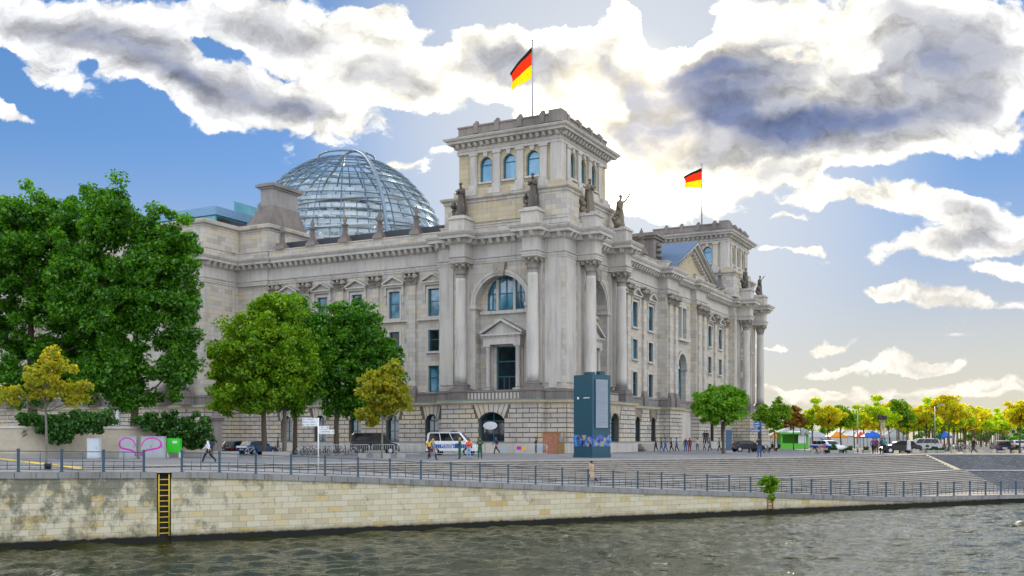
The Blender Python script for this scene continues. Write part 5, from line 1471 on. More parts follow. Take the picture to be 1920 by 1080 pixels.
simple('tyre', (.015,.015,.015), .9); simple('tail_lamp', (.5,.01,.01), .3); simple('head_lamp', (.8,.8,.75), .15); simple('number_plate', (.8,.8,.78), .4); simple('police_blue', (.01,.06,.35), .35); simple('lime_strip', (.3,.55,.05), .4)
CARS = {
 'car': dict(L=4.4, W=1.78, body=[(-2.2,.32),(-2.22,.75),(-2.05,.95),(-1.2,1.0),(.9,.95),(1.9,.82),(2.18,.62),(2.2,.32)], cab=[(-1.75,.95),(-1.35,1.38),(-.9,1.46),(.25,1.45),(.6,1.32),(1.2,.93)], wx=(-1.3,1.35), wr=.32),
 'wagon': dict(L=4.5, W=1.8, body=[(-2.25,.32),(-2.28,.8),(-2.2,1.0),(-1.2,1.02),(.9,.98),(1.9,.85),(2.2,.62),(2.22,.32)], cab=[(-2.2,.97),(-1.95,1.42),(-1.5,1.5),(.1,1.5),(.5,1.4),(1.15,.95)], wx=(-1.35,1.38), wr=.33),
 'suv': dict(L=4.6, W=1.88, body=[(-2.3,.42),(-2.32,.95),(-2.2,1.12),(-1.2,1.15),(.95,1.1),(2.0,1.0),(2.28,.78),(2.3,.42)], cab=[(-2.2,1.1),(-1.95,1.62),(-1.5,1.72),(.1,1.72),(.5,1.62),(1.15,1.1)], wx=(-1.4,1.42), wr=.37),
 'van': dict(L=5.3, W=2.0, body=[(-2.6,.4),(-2.62,1.2),(-2.58,1.45),(1.3,1.45),(1.75,1.25),(2.4,1.08),(2.65,.85),(2.68,.4)], cab=[(-2.58,1.4),(-2.5,2.1),(-2.3,2.3),(.6,2.32),(1.0,2.22),(1.85,1.3)], wx=(-1.6,1.65), wr=.36)}
def car(kind, loc, face, pmat, label, police=False):
    D = CARS[kind]; hw = D['W']/2
    e = empty('parked_car' if kind != 'van' else 'parked_van', loc, radians(face), label, 'van' if kind == 'van' else 'car')
    b_ = rounded(D['body'], hw)
    for x in D['wx']:
        for s in (-1, 1): b_.lathe([(D['wr']+.07,-.02),(D['wr']+.07,.02)], 16, (0,0,0), 1, False, fr=lambda px_, py_, pz_, x=x, s=s: (x+px_, s*(hw-.0)+pz_, D['wr']+py_))
    b_.build('body', [pmat, 'tyre'], e)
    rounded(D['cab'], hw-.10, .14, .93).build('cabin', [pmat], e)
    c = D['cab']; cw = hw-.06
    zb, zt = max(c[0][1], c[-1][1])+.05, max(p[1] for p in c)-.10
    def xat(z, side):
        pts = c[:3] if side < 0 else c[-3:]
        for (x0, z0), (x1, z1) in zip(pts[:-1], pts[1:]):
            if min(z0, z1) <= z <= max(z0, z1) and z0 != z1: return x0+(x1-x0)*(z-z0)/(z1-z0)
        return pts[-1][0] if side < 0 else pts[0][0]
    xl0, xl1, xr0, xr1 = xat(zb,-1)+.22, xat(zt,-1)+.16, xat(zb,1)-.2, xat(zt,1)-.14
    n = 3 if kind in ('wagon','suv','van') else 2
    for s in (-1, 1):
        for k in range(n):
            t0, t1 = k/n+.012, (k+1)/n-.012
            q = MB(); P = [(xl0+(xr0-xl0)*t0, zb),(xl0+(xr0-xl0)*t1, zb),(xl1+(xr1-xl1)*t1, zt),(xl1+(xr1-xl1)*t0, zt)]
            q.hexa([(P[0][0], s*(cw-.08), P[0][1]),(P[1][0], s*(cw-.08), P[1][1]),(P[1][0], s*(cw+.0), P[1][1]),(P[0][0], s*(cw+.0), P[0][1]),
                    (P[3][0], s*(cw-.10), P[3][1]),(P[2][0], s*(cw-.10), P[2][1]),(P[2][0], s*(cw-.03), P[2][1]),(P[3][0], s*(cw-.03), P[3][1])])
            q.build('side_window', 'car_glass', e)
    for side, nm in ((-1,'rear_window'), (1,'windscreen')):
        a0, a1 = xat(zb, side), xat(zt, side); o_ = .03*side
        q = MB(); w0, w1 = cw-.16, cw-.26
        q.hexa([(a0+o_,-w0,zb),(a0+o_,w0,zb),(a0-o_,w0,zb),(a0-o_,-w0,zb),(a1+o_,-w1,zt),(a1+o_,w1,zt),(a1-o_,w1,zt),(a1-o_,-w1,zt)])
        q.build(nm, 'car_glass', e)
    for x in D['wx']:
        for s in (-1, 1):
            q = MB(); r = D['wr']; f = lambda a, b2, c2, x=x, s=s: (x+a, s*(hw-.10)+c2*s, r+b2)
            q.lathe([(r*.62,-.1),(r*.96,-.1),(r,-.06),(r,.09),(r*.95,.115),(r*.64,.12)], 18, fr=f)
            w_ = q.build('wheel', 'tyre', e)
            q = MB(); q.lathe([(.02,.10),(r*.2,.125),(r*.6,.11),(r*.64,.125)], 12, fr=f); q.build('rim', 'steel_light', w_)
    X0, X1 = D['body'][0][0], D['body'][-1][0]; zl = D['body'][1][1]-.08
    for s in (-1, 1):
        q = MB(); q.box((X0-.02, s*(hw-.12)-.14, zl-.1), (X0+.12, s*(hw-.12)+.08, zl+.12)); q.build('tail_light', 'tail_lamp', e)
        q = MB(); q.box((X1-.2, s*(hw-.2)-.16, zl-.16), (X1+.01, s*(hw-.2)+.12, zl-.0)); q.build('headlight', 'head_lamp', e)
        q = MB(); q.box((xat(zb,1)-.42, s*(hw+.02)-.07, zb), (xat(zb,1)-.25, s*(hw+.02)+.09, zb+.14)); q.build('mirror', pmat, e)
    for bx in ((X0-.025,X0,.52),(X1,X1+.025,.42)): q = MB(); q.box((bx[0],-.26,bx[2]),(bx[1],.26,bx[2]+.11)); q.build('number_plate', 'number_plate', e)
    for bx in ((X0-.03,X0+.1),(X1-.1,X1+.03)): q = MB(); q.box((bx[0],-hw+.1,.3),(bx[1],hw-.1,.42)); q.build('bumper', 'tyre', e)
    if police:
        z0 = .72 if kind == 'van' else .62
        q = MB()
        for s in (-1, 1): q.box((X0+.12, s*(hw-.03)-.04, z0), (X1-.5, s*(hw-.03)+.04, z0+(.42 if kind == 'van' else .25)))
        q.build('blue_stripe', 'police_blue', e)
        q = MB(); zt2 = max(p[1] for p in c)
        q.box((-.1 if kind == 'van' else -.5,-.6,zt2),(.35 if kind == 'van' else -.2,.6,zt2+.14)); q.build('light_bar', 'police_blue', e)
        for s in (-1, 1):
            cu = bpy.data.curves.new('lettering', 'FONT'); cu.body = 'POLIZEI'; cu.size = .40 if kind == 'van' else .24; cu.align_x = 'CENTER'; cu.extrude = .006
            to = bpy.data.objects.new('lettering', cu); COL.objects.link(to)
            dg = bpy.context.evaluated_depsgraph_get(); tm = bpy.data.meshes.new_from_object(to.evaluated_get(dg)); bpy.data.objects.remove(to)
            tm.materials.append(MATS['white_paint']); to = bpy.data.objects.new('lettering', tm); COL.objects.link(to); to.parent = e
            to.location = (-.3, s*(hw+.018), z0+.07); to.rotation_euler = (pi/2, 0, 0 if s < 0 else pi)
    return e
paint('paint_white', (.72,.75,.76)); paint('paint_black', (.012,.014,.018)); paint('paint_navy', (.015,.03,.07)); paint('paint_silver', (.45,.46,.47)); paint('paint_blue', (.03,.10,.25))
car('van', pg(849, 853.5), -8, 'paint_white', 'white and blue police van parked behind the crowd barriers', True)
car('van', gb_(702, 113), 12, 'paint_black', 'black van parked between the tree trunk and the yellow tree')
car('car', gb_(446, 107), 70, 'paint_navy', 'dark blue car parked behind the seated person, left of its neighbour')
car('car', gb_(482, 106), 60, 'paint_blue', 'blue car with red tail lights parked beside the leftmost trunk')
car('wagon', pg(1553, 849), -68, 'paint_white', 'white police car with blue markings behind the red bicycle', True)
car('car', pg(1688, 849.5), 175, 'paint_black', 'black car behind the small stone blocks, beside the silver one')
car('suv', gb_(1726, 124), 170, 'paint_silver', 'silver off-road car parked behind the black car')
car('car', pg(1877, 849), 75, 'paint_navy', 'dark blue car driving away on the road at the right')
car('car', gb_(1906, 158), 80, 'paint_silver', 'white car farther down the road at the right edge')
car('car', gb_(1400, 132), 10, 'paint_black', 'black car parked before the last tower, behind the bicycles')

# ================================================================ bicycles, barriers, street furniture
def bicycle(fm):
    e = empty('bicycle', (0,0,0), 0, 'x', 'bicycle')
    for x in (-.52, .52):
        q = MB(); n = 18
        for k in range(n):
            a0, a1 = 2*pi*k/n, 2*pi*(k+1)/n
            q.tube((x+.33*cos(a0),0,.35+.33*sin(a0)), (x+.33*cos(a1),0,.35+.33*sin(a1)), .022, None, 5, cap=False)
            if k % 2 == 0: q.tube((x,0,.35), (x+.33*cos(a0),0,.35+.33*sin(a0)), .004, None, 3, cap=False)
        q.build('wheel', 'tyre', e)
    q = MB(); B_, S_, H_, Fk = (-.06,0,.3), (-.2,0,.82), (.36,0,.85), (.52,0,.35)
    for a, b_ in ((B_,S_),(B_,(.38,0,.72)),((-.18,0,.74),H_),((-.52,0,.35),B_),((-.52,0,.35),(-.18,0,.74)),(H_,Fk),((.36,0,.85),(.33,0,1.0))): q.tube(a, b_, .022, None, 6)
    q.build('frame', fm, e)
    q = MB(); q.box((-.33,-.07,.84),(-.07,.07,.9)); q.build('saddle', 'black_metal', e)
    q = MB(); q.tube((.3,-.28,1.02),(.33,0,1.0),.014); q.tube((.3,.28,1.02),(.33,0,1.0),.014); q.build('handlebar', 'black_metal', e)
    return e
simple('bike_red', (.7,.03,.02), .4)
bk_d, bk_l, bk_r = bicycle('black_metal'), bicycle('steel_light'), bicycle('bike_red')
ub = set()
def bike(p, loc, rz, label, group):
    place(p, id(p) in ub, loc, radians(rz), label, group); ub.add(id(p))
for i, px in enumerate((468,512,520,560,571,583,594,604,612,622,641,651,662,672,683)):
    bike(bk_d if i % 3 else bk_l, (G(px, 103+(i % 3)).x, 103+(i % 3), 0), random.choice((20,-30,60,75,-60)), ('pale' if i % 3 == 0 else 'dark')+' bicycle in the rack under the trees, behind the barriers', 'bicycles parked under the trees')
for i, px in enumerate((1405,1412,1419,1430,1437)):
    bike(bk_d, (G(px, 120).x, 120, 0), 70+i*9, 'dark bicycle parked near the blue direction sign', 'bicycles by the blue sign')
bike(bk_r, tuple(pg(1388,847)), 75, 'red bicycle parked just right of the blue-grey stele', None)
bike(bk_r, tuple(pg(1541,851)), 10, 'red bicycle standing in front of the police car', None)
for i, px in enumerate((1770,1776,1783,1789,1795,1801,1807,1813)):
    bike(bk_l if i % 2 else bk_d, (G(px, 131).x, 131, 0), 40+i*13, ('pale' if i % 2 else 'dark')+' bicycle in the cluster around the tallest avenue tree', 'bicycles at the head of the avenue')

def barrier():
    q = MB()
    P = [(-1.1,0,.2),(-1.1,0,1.0),(-1.0,0,1.1),(1.0,0,1.1),(1.1,0,1.0),(1.1,0,.2),(-1.1,0,.2)]
    q.pipe(P, .022, 6); 
    o = q.build('crowd_barrier', 'steel_light'); tag(o, 'x', 'barrier')
    for i in range(11):
        b_ = MB(); x = -1.0+i*.2; b_.tube((x,0,.2),(x,0,1.1),.011,None,5); b_.build('bar', 'steel_light', o)
    for s in (-.85,.85): b_ = MB(); b_.box((s-.03,-.32,0),(s+.03,.32,.03)); b_.box((s-.02,-.02,.03),(s+.02,.02,.2)); b_.build('foot', 'steel_grey', o)
    return o
ba = barrier(); ubb = False
for k, (x0, x1, Y0, Y1, lb) in enumerate([(600,790,98,100,'galvanised crowd barrier in the line before the tree trunks'), (800,910,101,101,'galvanised crowd barrier in front of the police van'), (968,1042,103,103,'galvanised crowd barrier in the line left of the brick shed')]):
    n = max(1, int(abs(x1-x0)/F*Y0/2.25))
    for i in range(n):
        t = (i+.5)/n; px = x0+(x1-x0)*t; Y = Y0+(Y1-Y0)*t
        place(ba, ubb, (G(px, Y).x, Y, 0), 0, lb, ['crowd barriers under the trees','crowd barriers by the police van','crowd barriers by the brick shed'][k]); ubb = True
for px, c, lb in ((942,'sky','pale blue placard hanging on the barrier left of the magenta one'), (973,'purple','magenta placard hanging on a crowd barrier'), (982,'yellow','yellow placard hanging beside the magenta one'), (1013,'sky','blue and white placard on the barrier right of the person in black')):
    q = MB(); q.box((-.22,-.02,0),(.22,.0,.36)); nm = pc(c)
    if c == 'purple': nm = flatmat('placard_magenta', (.5,.01,.35))
    o = q.build('placard', nm); Y = 100.6 if px < 960 else 102.9; o.location = (G(px, Y).x, Y-.04, .55); tag(o, lb, 'placard')

# blue-green info tower
simple('tower_teal', (.012,.06,.095), .3, .2, var=.1); simple('tower_side', (.014,.075,.115), .3, .2, var=.1)
m, nt, b, out = newmat('louvre'); co = objco(nt)
s = nt.nodes.new('ShaderNodeSeparateXYZ'); nt.links.new(co, s.inputs[0])
nt.links.new(mixc(nt, noise(nt, mapping(nt, co, sc=(.3,.3,9)), 1.0, 2), (.30,.36,.42), (.55,.62,.68)), b.inputs['Base Color']); b.inputs['Roughness'].default_value = .35; b.inputs['Metallic'].default_value = .5
m, nt, b, out = newmat('poster'); co = objco(nt)
nz = nd(nt, 'ShaderNodeTexNoise'); nt.links.new(co, nz.inputs[0]); nz.inputs['Scale'].default_value = 2.2
s = nt.nodes.new('ShaderNodeSeparateXYZ'); nt.links.new(nz.outputs['Color'], s.inputs[0])
nt.links.new(mixc(nt, ramp(nt, s.outputs[1], [(.52,0.0),(.62,1.0)]), ramp(nt, s.outputs[0], [(.35,(.005,.02,.06)),(.5,(.01,.06,.3)),(.62,(.05,.25,.6))]), (.35,.28,.18)), b.inputs['Base Color']); b.inputs['Roughness'].default_value = .3
pc_ = GY(1110.5, 858.5)
py_ = empty('info_tower', (pc_.x, pc_.y, 0), radians(45-4), 'tall dark teal box tower with a louvred panel on the plaza', 'info tower')
H_ = 7.3; w1, w2 = 2.3, 2.3   # local: corner at the origin, faces along +x (right) and +y (left)
q = MB(); q.box((0,0,.02),(w1,w2,H_)); q.box((-.04,-.04,0),(w1+.04,w2+.04,.25)); q.box((.3,.5,H_),(.9,1.3,H_+.25),1); q.box((1.4,.4,H_),(2.0,.9,H_+.35),1); q.build('body', ['tower_side','tower_teal'], py_)
q = MB(); q.box((.30,-.05,2.55),(w1-.35,-.001,H_-.45)); fr0 = q.build('louvre_frame', 'tower_teal', py_)
q = MB()
for k in range(46): z = 2.65+k*.092; q.hexa([(.38,-.10,z),(w1-.43,-.10,z),(w1-.43,-.06,z+.075),(.38,-.06,z+.075),(.38,-.085,z),(w1-.43,-.085,z),(w1-.43,-.052,z+.08),(.38,-.052,z+.08)])
q.build('louvre_blades', 'louvre', fr0, fixn=False)
q = MB(); q.box((.02,-.02,1.0),(w1-.02,-.001,2.0)); q.build('poster', 'poster', py_)
q = MB(); q.box((-.02,.02,1.0),(-.001,w2-.02,2.0)); q.build('poster', 'poster', py_)
q = MB(); q.lathe([(.01,0),(.12,0),(.12,.02),(.01,.02)], 16, fr=lambda x, y, z: (-.002-z, 1.75+x, 5.25+y)); q.build('emblem', 'white_paint', py_)
q = MB(); [q.box((-.015,.35+k*.085,5.22),(-.002,.41+k*.085,5.28+(.02 if k % 3 else .04))) for k in range(9)]; q.build('lettering', 'white_paint', py_)

# brick shed with a board, by the corner of the building
m, nt, b, out = newmat('brick_red'); co = objco(nt); wv2, _z = wallvec(nt, co)
br = nd(nt, 'ShaderNodeTexBrick', offset=.5); nt.links.new(wv2, br.inputs[0]); br.inputs['Scale'].default_value = 1; br.inputs['Brick Width'].default_value = .26; br.inputs['Row Height'].default_value = .09; br.inputs['Mortar Size'].default_value = .008
br.inputs['Color1'].default_value = (.30,.09,.04,1); br.inputs['Color2'].default_value = (.42,.16,.08,1); br.inputs['Mortar'].default_value = (.3,.26,.2,1); nt.links.new(br.outputs[0], b.inputs['Base Color']); b.inputs['Roughness'].default_value = .9
sh_ = empty('brick_shed', gb_(1037, 113), radians(-6), 'small red brick wall block with a wooden frame, near the building corner', 'shed')
q = MB(); q.box((-1.15,0,0),(.6,.9,2.35)); q.build('brick_wall', 'brick_red', sh_)
q = MB(); q.box((.6,-.08,0),(.75,.95,2.4)); q.box((1.1,-.08,0),(1.22,.95,2.4)); q.box((.75,-.03,.0),(1.1,.4,1.3)); q.box((-1.2,-.06,2.35),(1.25,1.0,2.45)); q.build('frame', 'rust_wood', sh_)
q = MB(); q.box((.68,-.13,1.35),(1.12,-.09,1.85)); q.build('plaque', 'pane_dark', sh_)

# cabinets with the pink heart, white cabinet, green box
simple('heart_pink', (.62,.01,.42), .6); simple('box_green', (.04,.62,.02), .5); simple('cabinet', (.40,.43,.45), .5, .1, var=.12, scale=4); simple('cabinet_pale', (.55,.62,.66), .5)
def cabinet(px0, px1, ytop, Y, mat, label, heart=None, doors=1):
    x0 = (px0-960)/F*Y; x1 = (px1-960)/F*Y; h = CH+(HZ-ytop)*Y/F; w_ = x1-x0
    e = empty('utility_cabinet', (x0, Y, 0), 0, label, 'cabinet')
    q = MB(); q.box((0,0,.12),(w_,.5,h-.05)); q.box((-.03,-.03,h-.05),(w_+.03,.53,h)); q.build('body', mat, e)
    q = MB(); q.box((-.02,-.01,0),(w_+.02,.5,.12)); q.build('plinth', 'concrete', e)
    for k in range(doors):
        q = MB(); a = .06+k*(w_-.12)/doors; b2 = .06+(k+1)*(w_-.12)/doors-.03; q.box((a,-.025,.22),(b2,-.001,h-.12)); d = q.build('door', mat, e)
        q = MB(); q.box((b2-.12,-.05,h*.5),(b2-.08,-.026,h*.5+.12)); q.build('handle', 'black_metal', d)
    if heart:
        q = MB(); s = heart; C_ = w_/2
        P = [(.95,.10),(.93,.34),(.70,.52),(.35,.62),(.12,.72),(.03,.98),(.12,1.26),(.34,1.42),(.58,1.42),(.78,1.30),(.90,1.08),(.96,.85)]
        Q = []
        for i in range(len(P)-1):
            p0, p1, p2, p3 = P[max(0,i-1)], P[i], P[i+1], P[min(len(P)-1,i+2)]
            for t in (0,.25,.5,.75): Q.append(tuple(.5*((2*p1[j])+(-p0[j]+p2[j])*t+(2*p0[j]-5*p1[j]+4*p2[j]-p3[j])*t*t+(-p0[j]+3*p1[j]-3*p2[j]+p3[j])*t**3) for j in (0,1)))
        Q.append(P[-1])
        X = [((a if s < 0 else 1-a)*w_*(.9 if s > 0 else 1), .12+b2/1.5*(h-.2)) for a, b2 in Q]
        for i, (a, b2) in enumerate(zip(X[:-1], X[1:])):
            wv = .075 if i < 22 else .05
            dx_, dz_ = b2[0]-a[0], b2[1]-a[1]; L_ = hypot(dx_, dz_) or 1; nx, nz_ = -dz_/L_*wv, dx_/L_*wv; ex_ = (dx_/L_*.02, dz_/L_*.02)
            yy = -.03-.0006*(i % 2)
            q.quad([(a[0]-ex_[0]+nx, yy, a[1]-ex_[1]+nz_),(b2[0]+ex_[0]+nx, yy, b2[1]+ex_[1]+nz_),(b2[0]+ex_[0]-nx, yy, b2[1]+ex_[1]-nz_),(a[0]-ex_[0]-nx, yy, a[1]-ex_[1]-nz_)])
        q.build('graffiti', 'heart_pink', e, fixn=False)
    return e
cabinet(223, 255.5, 818, 87, 'cabinet', 'grey utility cabinet with the left half of a pink graffiti heart', -1, 1)
cabinet(264, 308, 818, 87, 'cabinet', 'grey utility cabinet with the right half of a pink graffiti heart', 1, 2)
cabinet(163, 185, 822, 84.5, 'cabinet_pale', 'pale blue-grey cabinet standing alone left of the graffiti heart', None, 1)
e = empty('green_box', gb_(327, 89), 0, 'bright green metal box on white legs beside the ivy', 'box')
q = MB(); q.box((-.55,-.3,.48),(.55,.3,1.7)); q.build('body', 'box_green', e)
for s in (-1,1):
    q = MB(); q.box((s*.5-.03,-.28,.05),(s*.5+.03,.28,.48)); q.build('leg', 'white_paint', e)
q = MB(); q.box((-.75,-.35,0),(.75,.35,.05)); q.build('base', 'concrete', e)
q = MB(); q.box((-.08,-.31,1.28),(.32,-.301,1.48)); q.build('sticker', 'white_paint', e)
e = empty('parasol', gb_(221, 98, 2.5), 0, 'closed white parasol standing on the terrace above the ivy', 'parasol')
q = MB()
for k in range(10): pass
q.lathe([(.26,.35),(.25,.8),(.22,1.3),(.16,1.7),(.07,2.0),(.02,2.15)], 12); q.build('canopy', 'white_paint', e)
q = MB(); q.tube((0,0,0),(0,0,.5),.03); q.lathe([(.3,0),(.3,.08),(.05,.1)],12); q.build('stand', 'steel_grey', e)
# yellow cable duct, plant pot and concrete blocks
q = MB(); a, b_ = GY(-30, 857.5), GY(153, 879); dv = (b_-a).normalized(); n = Vector((-dv.y, dv.x, 0))*.10
q.hexa([a-n, b_-n, b_+n, a+n, a-n*.7+Vector((0,0,.09)), b_-n*.7+Vector((0,0,.09)), b_+n*.7+Vector((0,0,.09)), a+n*.7+Vector((0,0,.09))])
o = q.build('cable_duct', 'yellow_paint'); tag(o, 'long yellow cable duct lying on the paving at the left', 'cable duct')
e = empty('plant_pot', gb_(90, 57.6, -.04), 0, 'black round plant pot at the foot of the yellow tree', 'pot')
q = MB(); q.lathe([(.17,0),(.2,.28),(.22,.3),(.22,.34),(.18,.34),(.17,.3)],14); q.build('pot', 'black_metal', e)
cbk = None
for px0, px1, Y, h, lb in ((402,447,92,.55,'long concrete block under the seated person'), (493,545,93,.5,'long pale concrete block right of the seated person'), (672,688,90,.42,'small concrete block left of the yellow tree trunk'), (700,714,90,.42,'small concrete block touching the yellow tree trunk on the left'), (719,732,88,.42,'small concrete block just right of the yellow tree trunk'), (745,760,89,.42,'small concrete block farthest right of the yellow tree'),
    (1520,1529,122,.4,'stone block right of the bench left of the police car'),(1571,1578,120,.45,'stone block beside the dark green planter'),(1666,1675,119,.45,'stone block under the front wheel of the black car'),(1687,1695,119,.45,'stone block at the middle of the black car'),(1709,1722,118,.45,'wide stone block before the silver car'),(1783,1791,118,.45,'stone block left of the row across the road end'),(1808,1815,118,.45,'second stone block across the road end'),(1833,1840,118,.45,'stone block right of the person crossing in black'),(1858,1866,117,.45,'stone block before the left rear wheel of the driving car'),(1884,1891,117,.45,'stone block before the right rear wheel of the driving car'),(1901,1907,117,.4,'last stone block of the row, at the right edge')):
    w_ = (px1-px0)/F*Y; q = MB(); q.box((-w_/2,-.3,0),(w_/2,.3,h-.04)); q.box((-w_/2+.03,-.27,h-.04),(w_/2-.03,.27,h)); o = q.build('stone_block', 'concrete_warm' if px0 > 1000 else 'concrete'); o.location = gb_((px0+px1)/2, Y); tag(o, lb, 'block')
for px, s, lb in ((1563,1.0,'dark green planter just right of the police car'), (1593,.8,'dark green planter left of the people in purple and red'), (1624,.75,'dark green planter beside the purple jacket'), (1745,1.1,'dark green planter right of the silver car'), (1762,.8,'small dark green planter beside the lamp post'), (1905,1.0,'dark green planter at the right edge of the road')):
    me, _ = leaf_mesh('planting', [(0,0,.45,.55*s,.5*s,.42*s)], 700, .14, 'ivy', jitter=.2, seed=int(px)); e = empty('planter', gb_(px, 119), 0, lb, 'planter')
    o = bpy.data.objects.new('planting', me); COL.objects.link(o); o.parent = e
    q = MB(); q.box((-.5*s,-.4,0),(.5*s,.4,.35)); q.build('trough', 'concrete', e)
# steps, ledge and bench at the foot of the north front
q = MB()
for i, (d0, h) in enumerate(((2.2,.33),(1.7,.66),(1.2,1.0))): q.box((.95, 17.5, 0),(2.2+d0*.6, 46+i, h))
o = q.build('stone_bench', 'concrete'); o.parent = None; o.location = (P0[0], P0[1], 0); o.rotation_euler = (0,0,-AB); tag(o, 'long low stone ledge along the foot of the side facade', 'ledge')

# signposts
e = empty('signpost', (G(597, 63.6).x, 63.6, -.55), 0, 'white signpost with pale direction boards standing by the railing', 'signpost')
q = MB(); q.tube((0,0,0),(0,0,3.52),.045,None,10); q.build('pole', 'white_paint', e)
simple('sign_print', (.12,.25,.35), .5)
for x0, x1, z0, z1, nl in ((-.98,-.03,3.0,3.52,3), (.04,.66,2.82,3.02,1), (.04,.98,2.52,2.8,1)):
    q = MB(); q.box((x0,-.03,z0),(x1,.0,z1)); b_ = q.build('sign_board', 'white_paint', e)
    q = MB(); s = -1 if x0 < -.5 else 1
    for i in range(nl):
        z = z0+(z1-z0)*(i+.5)/nl; u = x0+.14
        for k in range(int((x1-x0-.3)/.07)):
            if random.random() < .8: q.box((u+k*.07,-.034,z-.025),(u+k*.07+.045,-.031,z+.03))
        ax = x0+.07 if s < 0 else x1-.07
        q.extr([(ax+s*.05, z),(ax-s*.04, z+.06),(ax-s*.04, z-.06)], .031, .035)
    q.build('lettering', 'sign_print', b_)
simple('sign_blue', (.02,.12,.42), .4)
e = empty('direction_sign', gb_(1427, 118), 0, 'blue street signs on a post in front of the last columns', 'sign')
q = MB(); q.tube((0,0,0),(0,0,3.7),.07,None,8); q.build('pole', 'steel_dark', e)
for x0, x1, z0, z1 in ((-.85,-.08,2.95,3.55),(-1.25,-.08,2.45,2.75)):
    q = MB(); q.box((x0,-.06,z0),(x1,0,z1)); b_ = q.build('sign_board', 'sign_blue', e)
    q = MB()
    for r in range(2 if z1-z0 > .5 else 1):
        z = z1-.2-r*.27
        for k in range(int((x1-x0-.15)/.11)): q.box((x0+.08+k*.11,-.066,z),(x0+.15+k*.11,-.062,z+.1))
    q.build('lettering', 'white_paint', b_)
simple('stele_blue', (.05,.11,.18), .4)
e = empty('info_stele', gb_(1366.5, 124), 0, 'slim blue-grey information stele on a pale base, right of the clipped tree', 'stele')
q = MB(); q.box((-.35,-.1,.25),(.35,.1,2.75)); q.build('panel', 'stele_blue', e)
q = MB(); q.box((-.42,-.25,0),(.42,.25,.25)); q.build('base', 'concrete', e)
def lamp(px, Y, h, label, box=False):
    e = empty('street_lamp', gb_(px, Y), 0, label, 'street lamp')
    q = MB(); q.tube((0,0,0),(0,0,1.0),.11,.09,8); q.tube((0,0,1.0),(0,0,h),.07,.05,8); q.build('pole', 'steel_grey', e)
    q = MB(); q.tube((0,0,h-.15),(.9,0,h+.25),.035); q.box((.5,-.12,h+.2),(1.15,.12,h+.3)); q.build('lamp_head', 'steel_grey', e)
lamp(1608, 123, 5.2, 'slim grey lamp post left of the blue tent')
lamp(1753, 122, 5.5, 'grey lamp post right of the silver car, arm to the right')
e = empty('lattice_mast', gb_(1655, 128), 0, 'pale lattice mast with black loudspeakers on top, above the black car', 'mast')
q = MB(); [q.tube((sx_*.18,sy_*.18,0),(sx_*.18,sy_*.18,4.2),.035,None,5) for sx_ in (-1,1) for sy_ in (-1,1)]
for k in range(10):
    z = .2+k*.4; q.tube((-.18,-.18,z),(.18,-.18,z+.4),.02,None,4); q.tube((.18,.18,z),(.18,-.18,z+.4),.02,None,4); q.tube((-.18,.18,z),(.18,.18,z+.4),.02,None,4)
q.build('lattice', 'concrete_warm', e)
q = MB(); q.box((-.5,-.25,4.0),(-.05,.3,4.6)); q.box((.05,-.25,4.0),(.45,.3,4.5)); q.build('loudspeakers', 'black_metal', e)
e = empty('floodlight_mast', gb_(1509, 133), 0, 'short pole with two grey floodlight boxes in front of the green kiosk', 'floodlight')
q = MB(); q.tube((0,0,0),(0,0,2.4),.05); q.build('pole', 'steel_grey', e)
q = MB(); q.box((-.55,-.2,2.2),(-.05,.2,2.9)); q.build('lamp_housing', 'steel_grey', e); q = MB(); q.box((.12,-.2,2.25),(.5,.2,2.75)); q.build('lamp_housing', 'steel_grey', e)

# tents and stalls -------------------------------------------------
m, nt, b, out = newmat('tent_white'); 
d_ = nd(nt, 'ShaderNodeBsdfDiffuse'); d_.inputs[0].default_value = (.78,.80,.84,1); t_ = nd(nt, 'ShaderNodeBsdfTranslucent'); t_.inputs[0].default_value = (.7,.72,.78,1); mx = nd(nt, 'ShaderNodeMixShader'); mx.inputs[0].default_value = .35
nt.links.new(d_.outputs[0], mx.inputs[1]); nt.links.new(t_.outputs[0], mx.inputs[2]); nt.links.new(mx.outputs[0], out.inputs[0])
simple('tent_blue', (.01,.13,.65), .6); simple('tent_orange', (.85,.30,.01), .6); simple('tent_red', (.7,.07,.02), .6); simple('kiosk_green', (.12,.55,.04), .5)
def marquee(px0, px1, Y, ztop, zeave, rz, label, dep=12):
    x0 = (px0-960)/F*Y; x1 = (px1-960)/F*Y; w_ = (x1-x0)
    e = empty('marquee', ((x0+x1)/2, Y, 0), radians(rz), label, 'tent')
    q = MB(); q.extr([(-w_/2-.3, zeave),(w_/2+.3, zeave),(0, ztop)], 0, -dep); q.build('roof', 'tent_white', e)
    q = MB(); q.box((-w_/2,.1,0),(w_/2,dep-.1,zeave-.002)); q.build('wall', 'tent_white', e)
    q = MB(); [q.box((u-.06,-.02,0),(u+.06,.1,zeave-.01)) for u in (-w_/2,-w_/6,w_/6,w_/2-.05)]; q.build('post', 'steel_grey', e)
marquee(1440, 1540, 205, 4.3, 2.2, -12, 'largest white marquee, right beside the building end', 18)
marquee(1500, 1560, 190, 3.1, 1.9, 8, 'white tent behind the police car, right of the green kiosk')
marquee(1570, 1615, 215, 3.6, 2.2, -5, 'white tent between the orange and the blue tent')
marquee(1612, 1655, 200, 3.3, 2.2, 5, 'white tent directly behind the blue tent')
marquee(1655, 1700, 210, 3.8, 1.9, 0, 'white tent behind the black car, farthest right of the tents')
